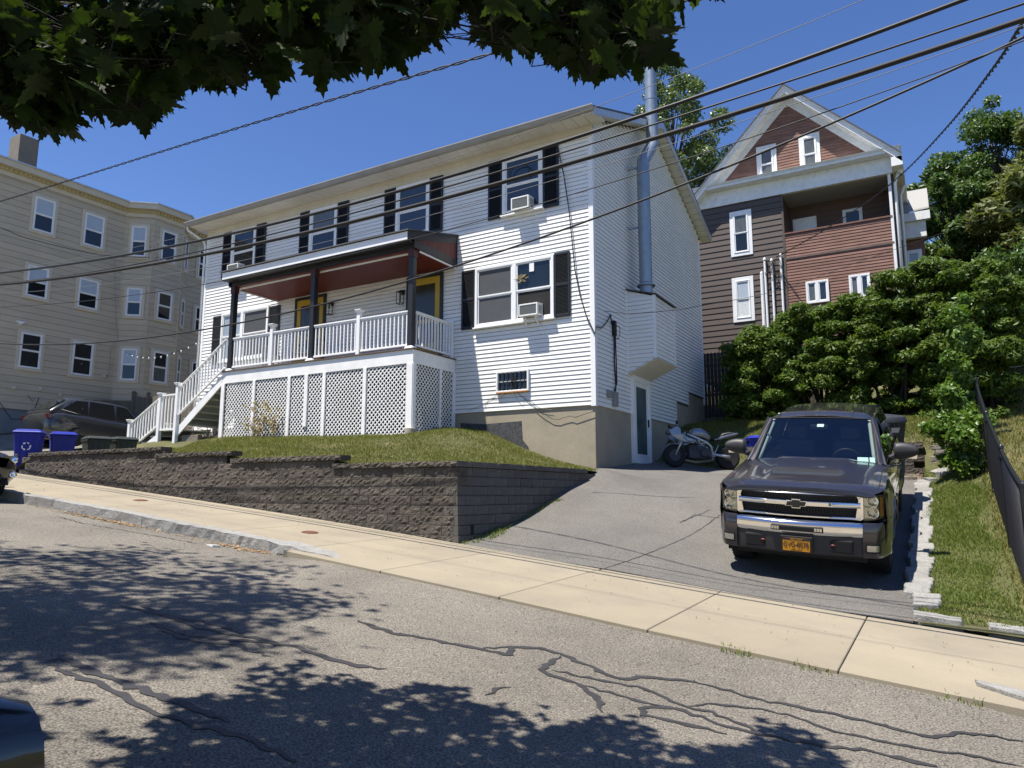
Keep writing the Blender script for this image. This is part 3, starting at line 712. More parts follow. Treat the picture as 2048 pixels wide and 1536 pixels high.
for a, b in zip(edges, edges[1:]):
    lattice('x', a+.04, b-.04, min(zb(a), zb(b)), DZ-.36, PY+.025)
ymid = 14.35
for a, b in ((PY+.12, ymid), (ymid, HY0-.1)): lattice('y', a+.03, b-.03, lawn(PX1, (a+b)/2)-.1, DZ-.36, PX1-.03)
for yy, w in ((PY+.06, .12), (ymid, .08), (HY0-.07, .12)): MB().box(PX1-.02, PX1+.02, yy-w/2, yy+w/2, lawn(PX1, yy)-.1, DZ-.362).build('skirt_post', M_SKIRT, porch, bevel=.004)
m = MB(); m.lathe([(.13, 2.6), (.13, 3.06), (.11, 3.07)], 16, (PX1-.03, PY-.01, 0)); m.build('concrete_pier', mat('pier_concrete', (.34, .31, .25), .9, var=.2, vs=6), porch)
# posts
POSTX = (-17.10, -13.93, -10.66)
for xx in POSTX:
    MB().box(xx-.07, xx+.07, 13.27, 13.41, DZ, 7.42).build('post', M_BLKP, porch, bevel=.006)
    MB().box(xx-.085, xx+.085, 13.255, 13.425, 7.22, 7.42).build('post_cap', mat('dark_red_cap', (.06, .018, .016), .5), porch, bevel=.005)
    m = MB(); m.hexa([(xx-.12, 13.22, DZ), (xx+.12, 13.22, DZ), (xx+.12, 13.46, DZ), (xx-.12, 13.46, DZ)], [(xx-.085, 13.255, DZ+.06), (xx+.085, 13.255, DZ+.06), (xx+.085, 13.425, DZ+.06), (xx-.085, 13.425, DZ+.06)]); m.build('post_base', M_PVC, porch, bevel=.004)
# railing
def rail_run(a, b, z=DZ, n=None, posts=()):
    a = Vector(a); b = Vector(b); d = b-a; L = d.length; u = d/L
    side_ = Vector((-u.y, u.x, 0))
    m = MB(); m.bar(a+Vector((0, 0, .92)), b+Vector((0, 0, .92)), .085, .035); m.bar(a+Vector((0, 0, .885)), b+Vector((0, 0, .885)), .05, .04); m.build('top_rail', M_PVC, porch, bevel=.006, seg=1)
    m = MB(); m.bar(a+Vector((0, 0, .10)), b+Vector((0, 0, .10)), .055, .05); m.build('bottom_rail', M_PVC, porch, bevel=.006, seg=1)
    k = n or max(1, int(round(L/.127)))
    for i in range(k):
        p = a+d*((i+.5)/k); mm = MB(); mm.bar(p+Vector((0, 0, .12)), p+Vector((0, 0, .87)), .034, .034, up=(u.x, u.y, .0001)); mm.build('baluster', M_PVC, porch)
def newel(x, y, z0, z1):
    MB().box(x-.055, x+.055, y-.055, y+.055, z0, z1).build('newel_post', M_PVC, porch, bevel=.005)
    m = MB(); m.hexa([(x-.06, y-.06, z1-.02), (x+.06, y-.06, z1-.02), (x+.06, y+.06, z1-.02), (x-.06, y+.06, z1-.02)], [(x-.095, y-.095, z1+.035), (x+.095, y-.095, z1+.035), (x+.095, y+.095, z1+.035), (x-.095, y+.095, z1+.035)]); m.box(x-.095, x+.095, y-.095, y+.095, z1+.036, z1+.06); m.build('newel_cap', M_PVC, porch, bevel=.006)
YR = 13.34
for xx in (-15.44, -12.31): newel(xx, YR, DZ, DZ+1.10)
for a, b in ((-17.03, -15.50), (-15.38, -14.0), (-13.86, -12.37), (-12.25, -10.73)): rail_run((a, YR, DZ), (b, YR, DZ))
rail_run((PX1-.1, 13.42, DZ), (PX1-.1, 14.90, DZ)); MB().box(PX1-.15, PX1-.05, 14.88, 14.978, DZ, DZ+1.02).build('newel_post', M_PVC, porch, bevel=.005)
# roof of the porch: white fascia, black beam, red ceiling, sloping roof, red gable end
RX0, RX1 = -17.22, -10.50; RY = 12.95
ZT0, ZT1 = 7.76, 8.26                # top of roof at the front and at the wall
CZ = 7.42
MB().box(RX0+.05, RX1-.06, RY+.35, HY0-.02, CZ-.02, CZ).build('ceiling', M_RED, porch)
MB().box(RX0+.06, RX1-.02, 13.26, 13.43, CZ+.002, CZ+.2).build('beam', M_BLKP, porch)
MB().box(RX0+.10, RX1-.12, 13.43, 13.47, CZ-.06, CZ-.021).build('beam_trim', M_TRIM, porch)
MB().box(RX0, RX1-.03, RY+.02, 13.26, CZ+.10, CZ+.13).build('eave_soffit', M_BLKP, porch)
MB().box(RX0, RX1-.03, RY, RY+.02, ZT0-.22, ZT0-.02).build('fascia', M_TRIM, porch, bevel=.003)
m = MB(); m.prism([(RX0-.03, RY-.05, ZT0-.012), (RX0-.03, HY0, ZT1), (RX0-.03, HY0, ZT1+.03), (RX0-.03, RY-.05, ZT0+.02)], (RX1-RX0+.06, 0, 0)); m.build('porch_roof', M_ROOF, porch)
for X_, s_ in ((RX1-.03, 1), (RX0, -1)):
    x0 = X_ if s_ > 0 else X_
    m = MB(); m.prism([(x0, RY, ZT0-.22), (x0, RY, ZT0-.015), (x0, HY0-.01, ZT1-.005), (x0, HY0-.01, ZT1-.22)], (.03, 0, 0)); m.build('rake_board', M_BLKP, porch)
    m = MB(); m.prism([(x0-.001, 13.2, CZ-.01), (x0-.001, 13.2, CZ+.19), (x0-.001, HY0-.025, CZ+.19), (x0-.001, HY0-.025, CZ-.01)], (.028, 0, 0)); m.build('end_beam', M_BLKP, porch)
    m = MB(); m.box(x0-.03*s_, x0-.03*s_+.03, 13.45, HY0-.03, CZ-.06, CZ-.02); m.build('beam_trim', M_TRIM, porch)
    # gable boards
    y = 13.35
    while y < HY0-.04:
        y1 = min(y+.19, HY0-.03); zt = lambda q: ZT0+(ZT1-ZT0)*(q-RY)/(HY0-RY)-.1
        m = MB(); m.prism([(x0+.003, y+.003, CZ+.12), (x0+.003, y1-.003, CZ+.12), (x0+.003, y1-.003, zt(y1)), (x0+.003, y+.003, zt(y))], (.015, 0, 0)); m.build('gable_board', M_REDB, porch); y += .19
    MB().box(x0+.004, x0+.032, HY0-.05, HY0-.02, CZ, ZT1-.01).build('end_trim', M_BLKP, porch)
# doors
for (x0, x1, nm) in ((-16.30, -15.22, 'left'), (-12.05, -11.02, 'right')):
    m = MB(); zt = 7.26
    m.box(x0-.09, x0, YF-.05, YF, DZ, zt+.09); m.box(x1, x1+.09, YF-.05, YF, DZ, zt+.09); m.box(x0, x1, YF-.05, YF, zt, zt+.09); d_ = m.build('front_door', M_BLKP, house, bevel=.004, seg=1)
    d_['label'] = 'yellow front door on the porch'
    q = MB(); q.box(x0, x0+.16, YF-.035, YF-.004, DZ+.02, zt); q.box(x1-.16, x1, YF-.035, YF-.004, DZ+.02, zt); q.box(x0+.16, x1-.16, YF-.035, YF-.004, zt-.18, zt); q.box(x0+.16, x1-.16, YF-.035, YF-.004, DZ+.02, DZ+.5); q.box(x0+.16, x1-.16, YF-.035, YF-.004, 6.02, 6.12)
    sub(q.build('door_leaf', M_YEL, None, bevel=.005, seg=1), d_, house)
    sub(MB().box(x0+.16, x1-.16, YF-.02, YF-.003, DZ+.5, zt-.18).build('pane', mat('dark_screen', (.035, .032, .02), .15, spec=.6, var=.3, vs=2), None), d_, house)
    sub(MB().lathe([(.0, YF-.075), (.025, YF-.07), (.025, YF-.045), (.012, YF-.036)], 10, (x1-.08, 0, 5.98), axis='y').build('handle', M_CHROME, None), d_, house)
# wall lanterns
for px, py in ((658, 617), (800, 595)):
    p = onY(px, py, 14.85); m = MB(); x, z = p.x, p.z
    m.box(x-.05, x+.05, YF-.02, YF, z+.10, z+.24); m.bar((x, YF-.01, z+.2), (x, YF-.13, z+.2), .02, .02); m.box(x-.075, x+.075, YF-.205, YF-.055, z+.15, z+.165)
    for sx in (-.07, .07):
        for sy in (-.20, -.06): m.box(x+sx-.007, x+sx+.007, YF+sy-.007, YF+sy+.007, z-.17, z+.15)
    for a0, a1, b0, b1 in ((-.077, .077, -.207, -.193), (-.077, .077, -.067, -.053)): m.box(x+a0, x+a1, YF+b0, YF+b1, z-.18, z-.166)
    m.box(x-.077, x-.063, YF-.193, YF-.067, z-.18, z-.166); m.box(x+.063, x+.077, YF-.193, YF-.067, z-.18, z-.166)
    m.lathe([(.0, z+.0), (.02, z+.0), (.022, z+.1), (.012, z+.15)], 8, (x, YF-.13, 0))
    m.build('wall_lantern', M_BLACK, house)
# stairs down to the left with a landing
def stairs(x_top, z_top, n, run, rise, y0, y1, name='tread'):
    for i in range(n):
        x1 = x_top-run*i; z = z_top-rise*(i+1)
        MB().box(x1-run-.03, x1, y0, y1, z-.035, z).build('tread', mat('tread_white', (.62, .62, .60), .6, var=.15, vs=3), porch, bevel=.004, seg=1)
        MB().box(x1-.02, x1-.002, y0+.03, y1-.03, z+.002, z+rise-.036).build('riser', mat('riser_grey', (.30, .33, .33), .6, var=.15, vs=4), porch)
    a = (x_top, z_top-.10); b = (x_top-run*n, z_top-rise*n-.10)
    for yy in (y0-.02, y1-.02):
        m = MB(); m.prism([(a[0], yy, a[1]-.02), (b[0], yy, b[1]-.0), (b[0], yy, b[1]-.26), (a[0], yy, a[1]-.30)], (0, .04, 0)); m.build('stringer', M_SKIRT, porch)
SY0, SY1 = 13.27, 14.55
stairs(PX0, DZ, 8, .232, .176, SY0, SY1)
LZ = DZ-8*.176-.02; LX1 = PX0-8*.232
MB().box(-20.05, LX1-.03, SY0, SY1, LZ-.16, LZ-.12).build('landing', MATS['tread_white'], porch, bevel=.004)
stairs(-20.05, LZ-.1, 3, .40, .18, SY0, SY1)
def slope_rail(a, b):
    a = Vector(a); b = Vector(b); m = MB(); m.bar(a, b, .085, .04); m.build('top_rail', M_PVC, porch, bevel=.006, seg=1)
    lo = Vector((0, 0, -.80)); m = MB(); m.bar(a+lo, b+lo, .055, .05); m.build('bottom_rail', M_PVC, porch, bevel=.006, seg=1)
    k = int(round(abs((b-a).x)/.135))
    for i in range(k):
        p = a.lerp(b, (i+.5)/k); mm = MB(); mm.bar(p+Vector((0, 0, -.79)), p+Vector((0, 0, -.02)), .034, .034, up=(1, 0, 0)); mm.build('baluster', M_PVC, porch)
YS = 13.22
newel(-19.20, YS, 2.9, 4.72); newel(-20.0, YS, 2.9, 4.47); newel(-21.45, YS, 2.8, 3.74)
slope_rail((-17.18, YS, 5.86), (-19.14, YS, 4.62)); slope_rail((-20.06, YS, 4.36), (-21.40, YS, 3.66))
m = MB(); m.bar((-19.2, YS, 4.44), (-20.0, YS, 4.44), .085, .04); m.build('top_rail', M_PVC, porch); m = MB(); m.bar((-19.2, YS, 3.42), (-20.0, YS, 3.42), .055, .05); m.build('bottom_rail', M_PVC, porch)
for i in range(5):
    p = Vector((-19.3-.15*i, YS, 3.42)); mm = MB(); mm.bar(p, p+Vector((0, 0, 1.0)), .034, .034, up=(1, 0, 0)); mm.build('baluster', M_PVC, porch)
for yy in (14.5,):
    newel(-19.20, yy, 2.9, 4.72); newel(-20.0, yy, 2.9, 4.47); newel(-21.45, yy, 2.8, 3.74)
# timber and brush under the stairs
tag(MB().box(-19.1, -18.35, 13.35, 13.5, lawn(-18.7, 13.4)-.03, lawn(-18.7, 13.4)+.17).build('timber_block', M_PAVEW, None, bevel=.012), 'weathered timber block lying under the porch stairs', 'timber')
m = MB(); rr = random.Random(9)
for k in range(26):
    c = Vector((-18.1+rr.uniform(-.5, .3), 13.65+rr.uniform(-.2, .3), lawn(-18.1, 13.6)+.02)); e = c+Vector((rr.uniform(-.7, .7), rr.uniform(-.25, .25), rr.uniform(.05, .45))); md = c.lerp(e, .5)+Vector((rr.uniform(-.08, .08), 0, rr.uniform(0, .1)))
    m.tube([c, md, e], [.012, .009, .004], 5)
tag(stuff(m.build('brush_pile', M_PAVEW)), 'pile of dry sticks under the porch stairs', 'sticks')
# white porch chairs behind the railing
M_CHW = mat('chair_white', (.66, .66, .66), .4, var=.05)
def porch_chair(x, y, rz, label):
    t = thing('porch_chair', label, 'chair', (x, y, DZ), 'white chairs on the porch', local=True, rot=(0, 0, rz))
    for sx in (-.24, .24):
        for sy in (-.22, .22):
            m = MB(); m.tube([(sx, sy, 0), (sx*.95, sy*.95, .42)], .016, 6); m.build('leg', M_CHW, t)
    MB().box(-.25, .25, -.24, .24, .40, .425).build('seat', M_CHW, t, bevel=.01)
    m = MB(); m.tube([(-.24, .22, .42), (-.24, .32, .95), (.24, .32, .95), (.24, .22, .42)], .016, 6)
    for k in range(7):
        a = -.2+k*.066; m.tube([(a, .23, .43), (-a*.6, .28, .7), (a, .32, .94)], .008, 5)
    m.build('backrest', M_CHW, t)
    for sx in (-.25, .25):
        m = MB(); m.tube([(sx, -.22, .42), (sx, -.22, .64), (sx, .26, .66)], .014, 6); m.build('armrest', M_CHW, t)
    return t
porch_chair(-16.1, 13.95, 2.6, 'white wire chair on the porch near the stairs'); porch_chair(-14.95, 14.1, 3.5, 'white wire chair on the porch beside the left yellow door')
# ================================================================== block retaining wall
M_BLOCK = mat('split_face_block', (.098, .084, .068), .95, var=.3, vs=14, speck=.5, specks=70, bump=1.0, bs=45, bd=.03, objvar=.26)
M_BLOCKD = mat('smooth_block', (.11, .10, .09), .95, var=.25, vs=2.5, speck=.2, specks=70, bump=.5, bs=40, bd=.015, objvar=.12, col2=(.19, .18, .165), mixs=1.6, mixt=(.6, .85))
CH, CAP, BW = .138, .085, .405
def block_mesh(L, Wd, Ht, seed, amp, nx=8, nz=4):
    rr = np.random.default_rng(seed); m = MB()
    idx = {}
    for i in range(nx+1):
        for k in range(nz+1):
            e = i in (0, nx) or k in (0, nz)
            d = rr.normal(0, amp*(.08 if e else 1)) - (0 if e else amp*.5)
            idx[i, k] = len(m.v); m.v.append((L*i/nx+(0 if i in (0, nx) else rr.normal(0, .006)), d, Ht*k/nz+(0 if k in (0, nz) else rr.normal(0, .005))))
    for i in range(nx):
        for k in range(nz): m.f.append((idx[i, k], idx[i+1, k], idx[i+1, k+1], idx[i, k+1]))
    o = len(m.v); m.v += [(0, Wd, 0), (L, Wd, 0), (L, Wd, Ht), (0, Wd, Ht)]
    m.f += [(o+1, o, o+3, o+2)]
    m.f += [tuple([idx[i, nz] for i in range(nx+1)]+[o+2, o+3]), tuple([idx[i, 0] for i in range(nx, -1, -1)]+[o, o+1])]
    m.f += [tuple([idx[0, k] for k in range(nz+1)]+[o+3, o]), tuple([idx[nx, k] for k in range(nz, -1, -1)]+[o+1, o+2])]
    me = bpy.data.meshes.new('block'); me.from_pydata(m.v, [], m.f); me.update(); return me
def meshset(L, Ht, n, amp, mt, seed):
    r = []
    for k in range(n):
        me = block_mesh(L-.008, .24, Ht-.005, seed+k, amp); me.materials.append(mt); r.append(me)
    return r
BM = meshset(BW, CH, 7, .006, M_BLOCK, 10); CM = meshset(BW, CAP, 4, .009, M_BLOCK, 40); SM = meshset(BW, CH, 4, .003, M_BLOCKD, 60); SC_ = meshset(BW, CAP, 3, .003, M_BLOCKD, 80)
HM = meshset(BW/2, CH, 3, .006, M_BLOCK, 90); HCM = meshset(BW/2, CAP, 2, .008, M_BLOCK, 95); HSM = meshset(BW/2, CH, 2, .003, M_BLOCKD, 97)
rwall = thing('retaining_wall', 'dark split-face concrete block retaining wall stepping down beside the sidewalk', 'wall', (-11.8, 8.5, 1.4))
rb = random.Random(21)
def put(me, x, y, z, rz=0., parent=None):
    o = bpy.data.objects.new('block', me); COL.objects.link(o); o.parent = parent or rwall
    o.matrix_parent_inverse = INV[(parent or rwall).name]; o.location = (x, y, z); o.rotation_euler = (rb.uniform(-.006, .006), rb.uniform(-.003, .003), rz+rb.uniform(-.008, .008)); return o
WX0, WX1 = -17.75, -5.95
def tier(x): return 0 if x > -8.33 else (1 if x > -10.95 else (2 if x > -13.02 else 3))
Z0 = 2.05-CAP
for j in range(3, -9, -1):                    # course j spans Z0+(j-1)*CH .. Z0+j*CH
    zt = Z0+j*CH; zb_ = zt-CH; yy = 8.45+.018*(j+8)
    x = WX1-(BW if j % 2 else BW/2)
    first = True
    xr = WX1
    while xr > WX0:
        L = BW if not (first and j % 2 == 0) else BW/2
        x = xr-L; first = False
        xc = (x+xr)/2
        if tier(xc) >= j and zt > side(xr, 8.45)+.004:
            me = rb.choice(BM if L == BW else HM); put(me, x+.0025, yy+rb.uniform(-.004, .004), zb_)
        xr = x
for t_, (a, b) in enumerate(((-8.33, -5.95), (-10.95, -8.22), (-13.02, -10.85), (-17.75, -12.92))):
    x = b; z = Z0+t_*CH+.003
    while x > a+.1:
        L = BW if x-a > BW*.8 else BW/2
        put(rb.choice(CM if L == BW else HCM), x-L+.0025, 8.45+.018*(t_+8)-.035, z); x -= L
# return along the driveway
for j in range(0, -9, -1):
    zt = Z0+j*CH; zb_ = zt-CH; y = 8.45+.018*(j+8); first = True
    while y < 13.05:
        L = BW if not (first and j % 2) else BW/2; first = False
        if zt > drive(-5.95, y+L)+.005 or zt > drive(-5.95, y)+.005: put(rb.choice(SM if L == BW else HSM), -5.95-.018*(j+8)+.11, y+.0025, zb_, math.pi/2)
        y += L
y = 8.45+.144-.035
while y < 12.95:
    put(rb.choice(SC_), -5.95-.144+.14, y+.0025, Z0+.003, math.pi/2); y += BW
stf = MB(); stf.box(WX0+.1, -6.2, 8.76, 8.9, .4, 1.94); stf.box(-6.35, -6.12, 8.72, 12.9, .5, 1.94); stf.build('core', M_SOIL, rwall)
MB().box(-5.955, -5.87, 8.80, 8.88, .98, 1.14).build('weep_hole', M_DARKIN, rwall)

# small ruined wall behind the truck
bwall = thing('low_block_wall', 'low dark block wall holding the rear lawn behind the pickup', 'wall', (-1.6, 17.6, 1.95))
for j in range(5):
    zt = 2.68-j*CH; x = -.42+(0 if j % 2 else BW/2)*0
    xr = -.30-(.2 if j % 2 else 0)
    while xr > -3.6:
        put(rb.choice(BM), xr-BW, 17.62-.008*j, zt-CH, 0, bwall); xr -= BW
MB().box(-3.7, .45, 17.8, 18.1, 1.4, 2.52).build('core', M_SOIL, bwall)
M_LB = mat('weathered_block', (.20, .185, .155), .95, var=.25, vs=6, bump=.6, bs=40, objvar=.2)
def loose(name, c, sz, rz, label, cat, m_=M_LB, grp=None, seed=1, amp=.008):
    L, Wd, Ht = sz; st = rough_stone(L, Wd, Ht, seed, amp, 3, 2, 2)
    st.v = [(p[0]-L/2, p[1]-Wd/2, p[2]) for p in st.v]
    o = st.build(name, m_, bevel=.01, seg=1); o.location = c; o.rotation_euler = rz if hasattr(rz, '__len__') else (0, 0, rz); return tag(o, label, cat, grp)
bx, by = .02, 17.5; z = 1.72
STK = [(.40, .12, -.06, 'bottom concrete block of the stack ending the low rear wall'), (.42, .14, -.10, 'concrete block second from the ground in the wall end stack'), (.40, .14, -.04, 'dark concrete block third from the ground in the wall end stack'), (.46, .10, .0, 'long flat concrete block projecting from the wall end stack'), (.38, .13, -.02, 'pale speckled concrete block resting on the long flat block'), (.30, .12, .03, 'short concrete block just under the top of the wall end stack'), (.36, .09, -.01, 'thin concrete block topping the wall end stack')]
for k, (L, h, dx, lb) in enumerate(STK):
    loose('loose_block', (bx+dx, by+.02*math.sin(k*2), z), (L, .22, h), .1*math.sin(k*3), lb, 'block', grp='blocks stacked at the wall end', seed=200+k); z += h+.004
P_ = onY(1862, 957, 17.1); loose('granite_slab', (.10, 17.05, 1.98), (.5, .42, .14), (.1, -.35, .4), 'pale broken granite slab leaning on the stacked blocks', 'stone', M_GRAN, seed=220, amp=.009)
loose('granite_slab', (.16, 16.75, 1.90), (.5, .36, .13), (.15, .1, -.2), 'pale granite slab lying in front of the leaning one', 'stone', M_GRAN, seed=221, amp=.009)
loose('granite_slab', (-.10, 16.7, 1.74), (.42, .3, .16), (.05, 0, .5), 'dark-edged granite chunk at the far end of the stone edging', 'stone', M_GRAN, seed=222, amp=.009)
loose('loose_block', (-.62, 16.9, 1.82), (.32, .2, .12), .15, 'single concrete block lying on the gravel before the low wall', 'block', seed=223)
# dry leaves in front of the low wall
M_DRY = mat('dry_leaf', (.25, .165, .085), .8, island=.5)
def litter(name, pts, label, parent=None, sz=.03):
    V = []; Fc = []
    for p in pts:
        a = rb.uniform(0, 6.28); s = sz*rb.uniform(.5, 1.3); tz = rb.uniform(-.5, .5)*s; o = len(V)
        for k in range(4):
            b = a+k*math.pi/2; r = s*(1 if k % 2 == 0 else .55); V.append((p[0]+r*math.cos(b), p[1]+r*math.sin(b), p[2]+.006+(abs(tz) if k % 2 == 0 else 0)+rb.uniform(0, .01)))
        Fc.append((o, o+1, o+2, o+3))
    o = np_mesh(name, V, Fc, M_DRY, parent); stuff(o); return tag(o, label, 'leaves')
litter('leaf_litter', [(x, y, yard(x, y)*0+drive(x, y)+.01) for x, y in [(rb.uniform(-1.0, -.2), rb.uniform(16.7, 17.5)) for _ in range(420)]], 'dry brown leaves before the low rear wall')
# gutter litter along the kerb
g = []
for _ in range(900):
    x = rb.choice([rb.gauss(-11, .5), rb.gauss(-10.2, .35), rb.gauss(-7.6, .35), rb.gauss(-7.0, .3), rb.uniform(-12.5, -6.2)]); y = 6.26-abs(rb.gauss(0, .07)); g.append((x, y, road(x, y)))
litter('leaf_litter', g, 'dry tan leaves gathered in the gutter along the kerb', sz=.022)
g = []
for _ in range(700):
    x = rb.uniform(-.45, 2.0); y = 8.52+abs(rb.gauss(0, .06)); g.append((x, y, side(x, 8.46)+.01))
litter('leaf_litter', g, 'dry grass and leaves at the back edge of the sidewalk', sz=.022)
tag(MB().hexa([(-7.92, 5.98, road(-7.92, 5.98)+.004), (-7.76, 5.95, road(-7.76, 5.95)+.004), (-7.74, 6.05, road(-7.74, 6.05)+.004), (-7.9, 6.08, road(-7.9, 6.08)+.004)], [(-7.92, 5.98, road(-7.92, 5.98)+.012), (-7.76, 5.95, road(-7.76, 5.95)+.03), (-7.74, 6.05, road(-7.74, 6.05)+.02), (-7.9, 6.08, road(-7.9, 6.08)+.01)]).build('paper_scrap', mat('paper', (.75, .75, .73), .8)), 'scrap of white paper lying in the gutter', 'paper')

M_BIT = mat('debris', (.09, .07, .05), .9, island=.5)
def debris(name, pts, label, sz):
    o = litter(name, pts, label, sz=sz); o.data.materials.clear(); o.data.materials.append(M_BIT); return o
debris('debris', [(x, y, side(x, y)) for x, y in [(rb.uniform(-16, 2.5), rb.uniform(6.5, 8.4)) for _ in range(330)]], 'scattered brown specks of debris on the sidewalk', .009)
debris('debris', [(x, y, road(x, y)) for x, y in [(rb.uniform(-12, 2.5), 6.0-abs(rb.gauss(0, .5))) for _ in range(500)]], 'grit and twigs along the edge of the road', .008)
debris('debris', [(x, y, dz(x, y)) for x, y in [(rb.uniform(-5.6, -.6), rb.uniform(8.6, 16)) for _ in range(260)]], 'specks of leaf debris on the driveway', .012)
# cobble edging between driveway and grass strip
edg = thing('stone_edging', 'row of rough pale granite cobbles edging the driveway', 'edging', (-.35, 12, .8))
y = 8.98; k = 0
cm = [rough_stone(.26, .21, .2, 300+q, .014, 3, 3, 2) for q in range(8)]
while y < 16.6:
    L = .20+.10*((k*37) % 10)/10
    if k in (14, 15): L = .5
    st = rough_stone(.24+.05*((k*13) % 5)/5, L, .20, 320+k, .006, 3, 3, 2); xo = -.47+.03*math.sin(k*1.9)+(.08 if y < 9.6 else 0)*(9.6-y)*2
    st.v = [(xo+p[0], y+p[1], max(drive(-.5, y+p[1]), yard(-.3, y+p[1]))+.055-.2+p[2]) for p in st.v]
    st.build('cobble', M_GRAN, edg, bevel=.012, seg=1); y += L+.015; k += 1
for q, (x, L) in enumerate(((-.36, .42), (.08, 0), (.27, .40), (.67, .42))):
    if L == 0: continue
    st = rough_stone(L, .2, .26, 360+q, .007, 4, 2, 2); st.v = [(x+p[0], 8.55+p[1], side(x+p[0], 8.45)+.10-.26+p[2]) for p in st.v]; st.build('cobble', M_GRAN, edg, bevel=.012, seg=1)

# chain link fences
M_VBLK = mat('black_vinyl', (.012, .012, .014), .35, spec=.6)
def chain_fence(pa, pb, h, H, label, post_sp=2.4, pitch=.052, r=.0034, mt=M_VBLK, rail=.022, name='chain_link_fence'):
    pa = Vector(pa); pb = Vector(pb); L = (pb-pa).length; u = (pb-pa)/L
    f = thing(name, label, 'fence', (pa.x, pa.y, H(pa.x, pa.y)))
    gz = lambda s: H(pa.x+u.x*s, pa.y+u.y*s)+.03
    P = lambda s, v: Vector((pa.x+u.x*s, pa.y+u.y*s, gz(s)+v))
    n = max(2, int(L/.4))
    MB().tube([P(L*i/n, h) for i in range(n+1)], rail, 8).build('top_rail', mt, f, smooth=True)
    MB().tube([P(L*i/n, .02) for i in range(n+1)], .006, 5).build('tension_wire', mt, f)
    k = int(L/post_sp)
    for i in range(k+1):
        s = L*i/max(1, k); rr_ = .040 if i in (0, k) else .028; p = P(s, 0)
        m = MB(); m.tube([p-Vector((0, 0, .3)), p+Vector((0, 0, h+.03))], rr_, 12); m.lathe([(rr_+.004, p.z+h+.02), (rr_+.004, p.z+h+.05), (rr_*.5, p.z+h+.075), (.005, p.z+h+.08)], 12, (p.x, p.y, 0)); m.build('post', mt, f, auto=40)
        if i: m = MB(); m.tube([p+Vector((-.035, -.01, h-.1)), p+Vector((.035, .01, h-.1))], .034, 8); m.build('band', mt, f)
    V = []; Fc = []
    nrm = Vector((-u.y, u.x, 0))
    def wire(a, b):
        o = len(V); d = (b-a).normalized(); s1 = nrm*r; s2 = d.cross(nrm)*r
        for q in (a, b):
            for c in (s1, s2, -s1, -s2): V.append(q+c)
        for c in range(4): Fc.append((o+c, o+(c+1) % 4, o+4+(c+1) % 4, o+4+c))
    s = -h
    while s < L:
        for sg in (1, -1):
            s0, v0, s1, v1 = (s, 0, s+h, h) if sg > 0 else (s+h, 0, s, h)
            lo, hi = min(s0, s1), max(s0, s1)
            t0, t1 = 0., 1.
            if s0 < 0: t0 = -s0/(s1-s0)
            if s0 > L: t0 = (L-s0)/(s1-s0)
            if s1 < 0: t1 = -s0/(s1-s0)
            if s1 > L: t1 = (L-s0)/(s1-s0)
            if t1-t0 > .02:
                A = (s0+(s1-s0)*t0, h*t0); B = (s0+(s1-s0)*t1, h*t1)
                mid = ((A[0]+B[0])/2, (A[1]+B[1])/2)
                wire(P(*A)+nrm*.003*sg, P(*mid)+nrm*.003*sg); wire(P(*mid)+nrm*.003*sg, P(*B)+nrm*.003*sg)
        s += pitch
    w = np_mesh('chain_mesh', V, Fc, mt, f); stuff(w)
    return f
chain_fence((.70, 9.05, 0), (.72, 17.3, 0), 1.26, yard, 'black chain link fence along the grass strip with sloping top rail')
M_GALV = mat('old_galvanised', (.30, .33, .33), .55, metal=.5, var=.2, vs=8)
chain_fence((1.3, 23.0, 0), (9.5, 24.0, 0), 1.05, yard, 'grey chain link fence overgrown at the back of the right yard', pitch=.09, r=.003, mt=M_GALV)
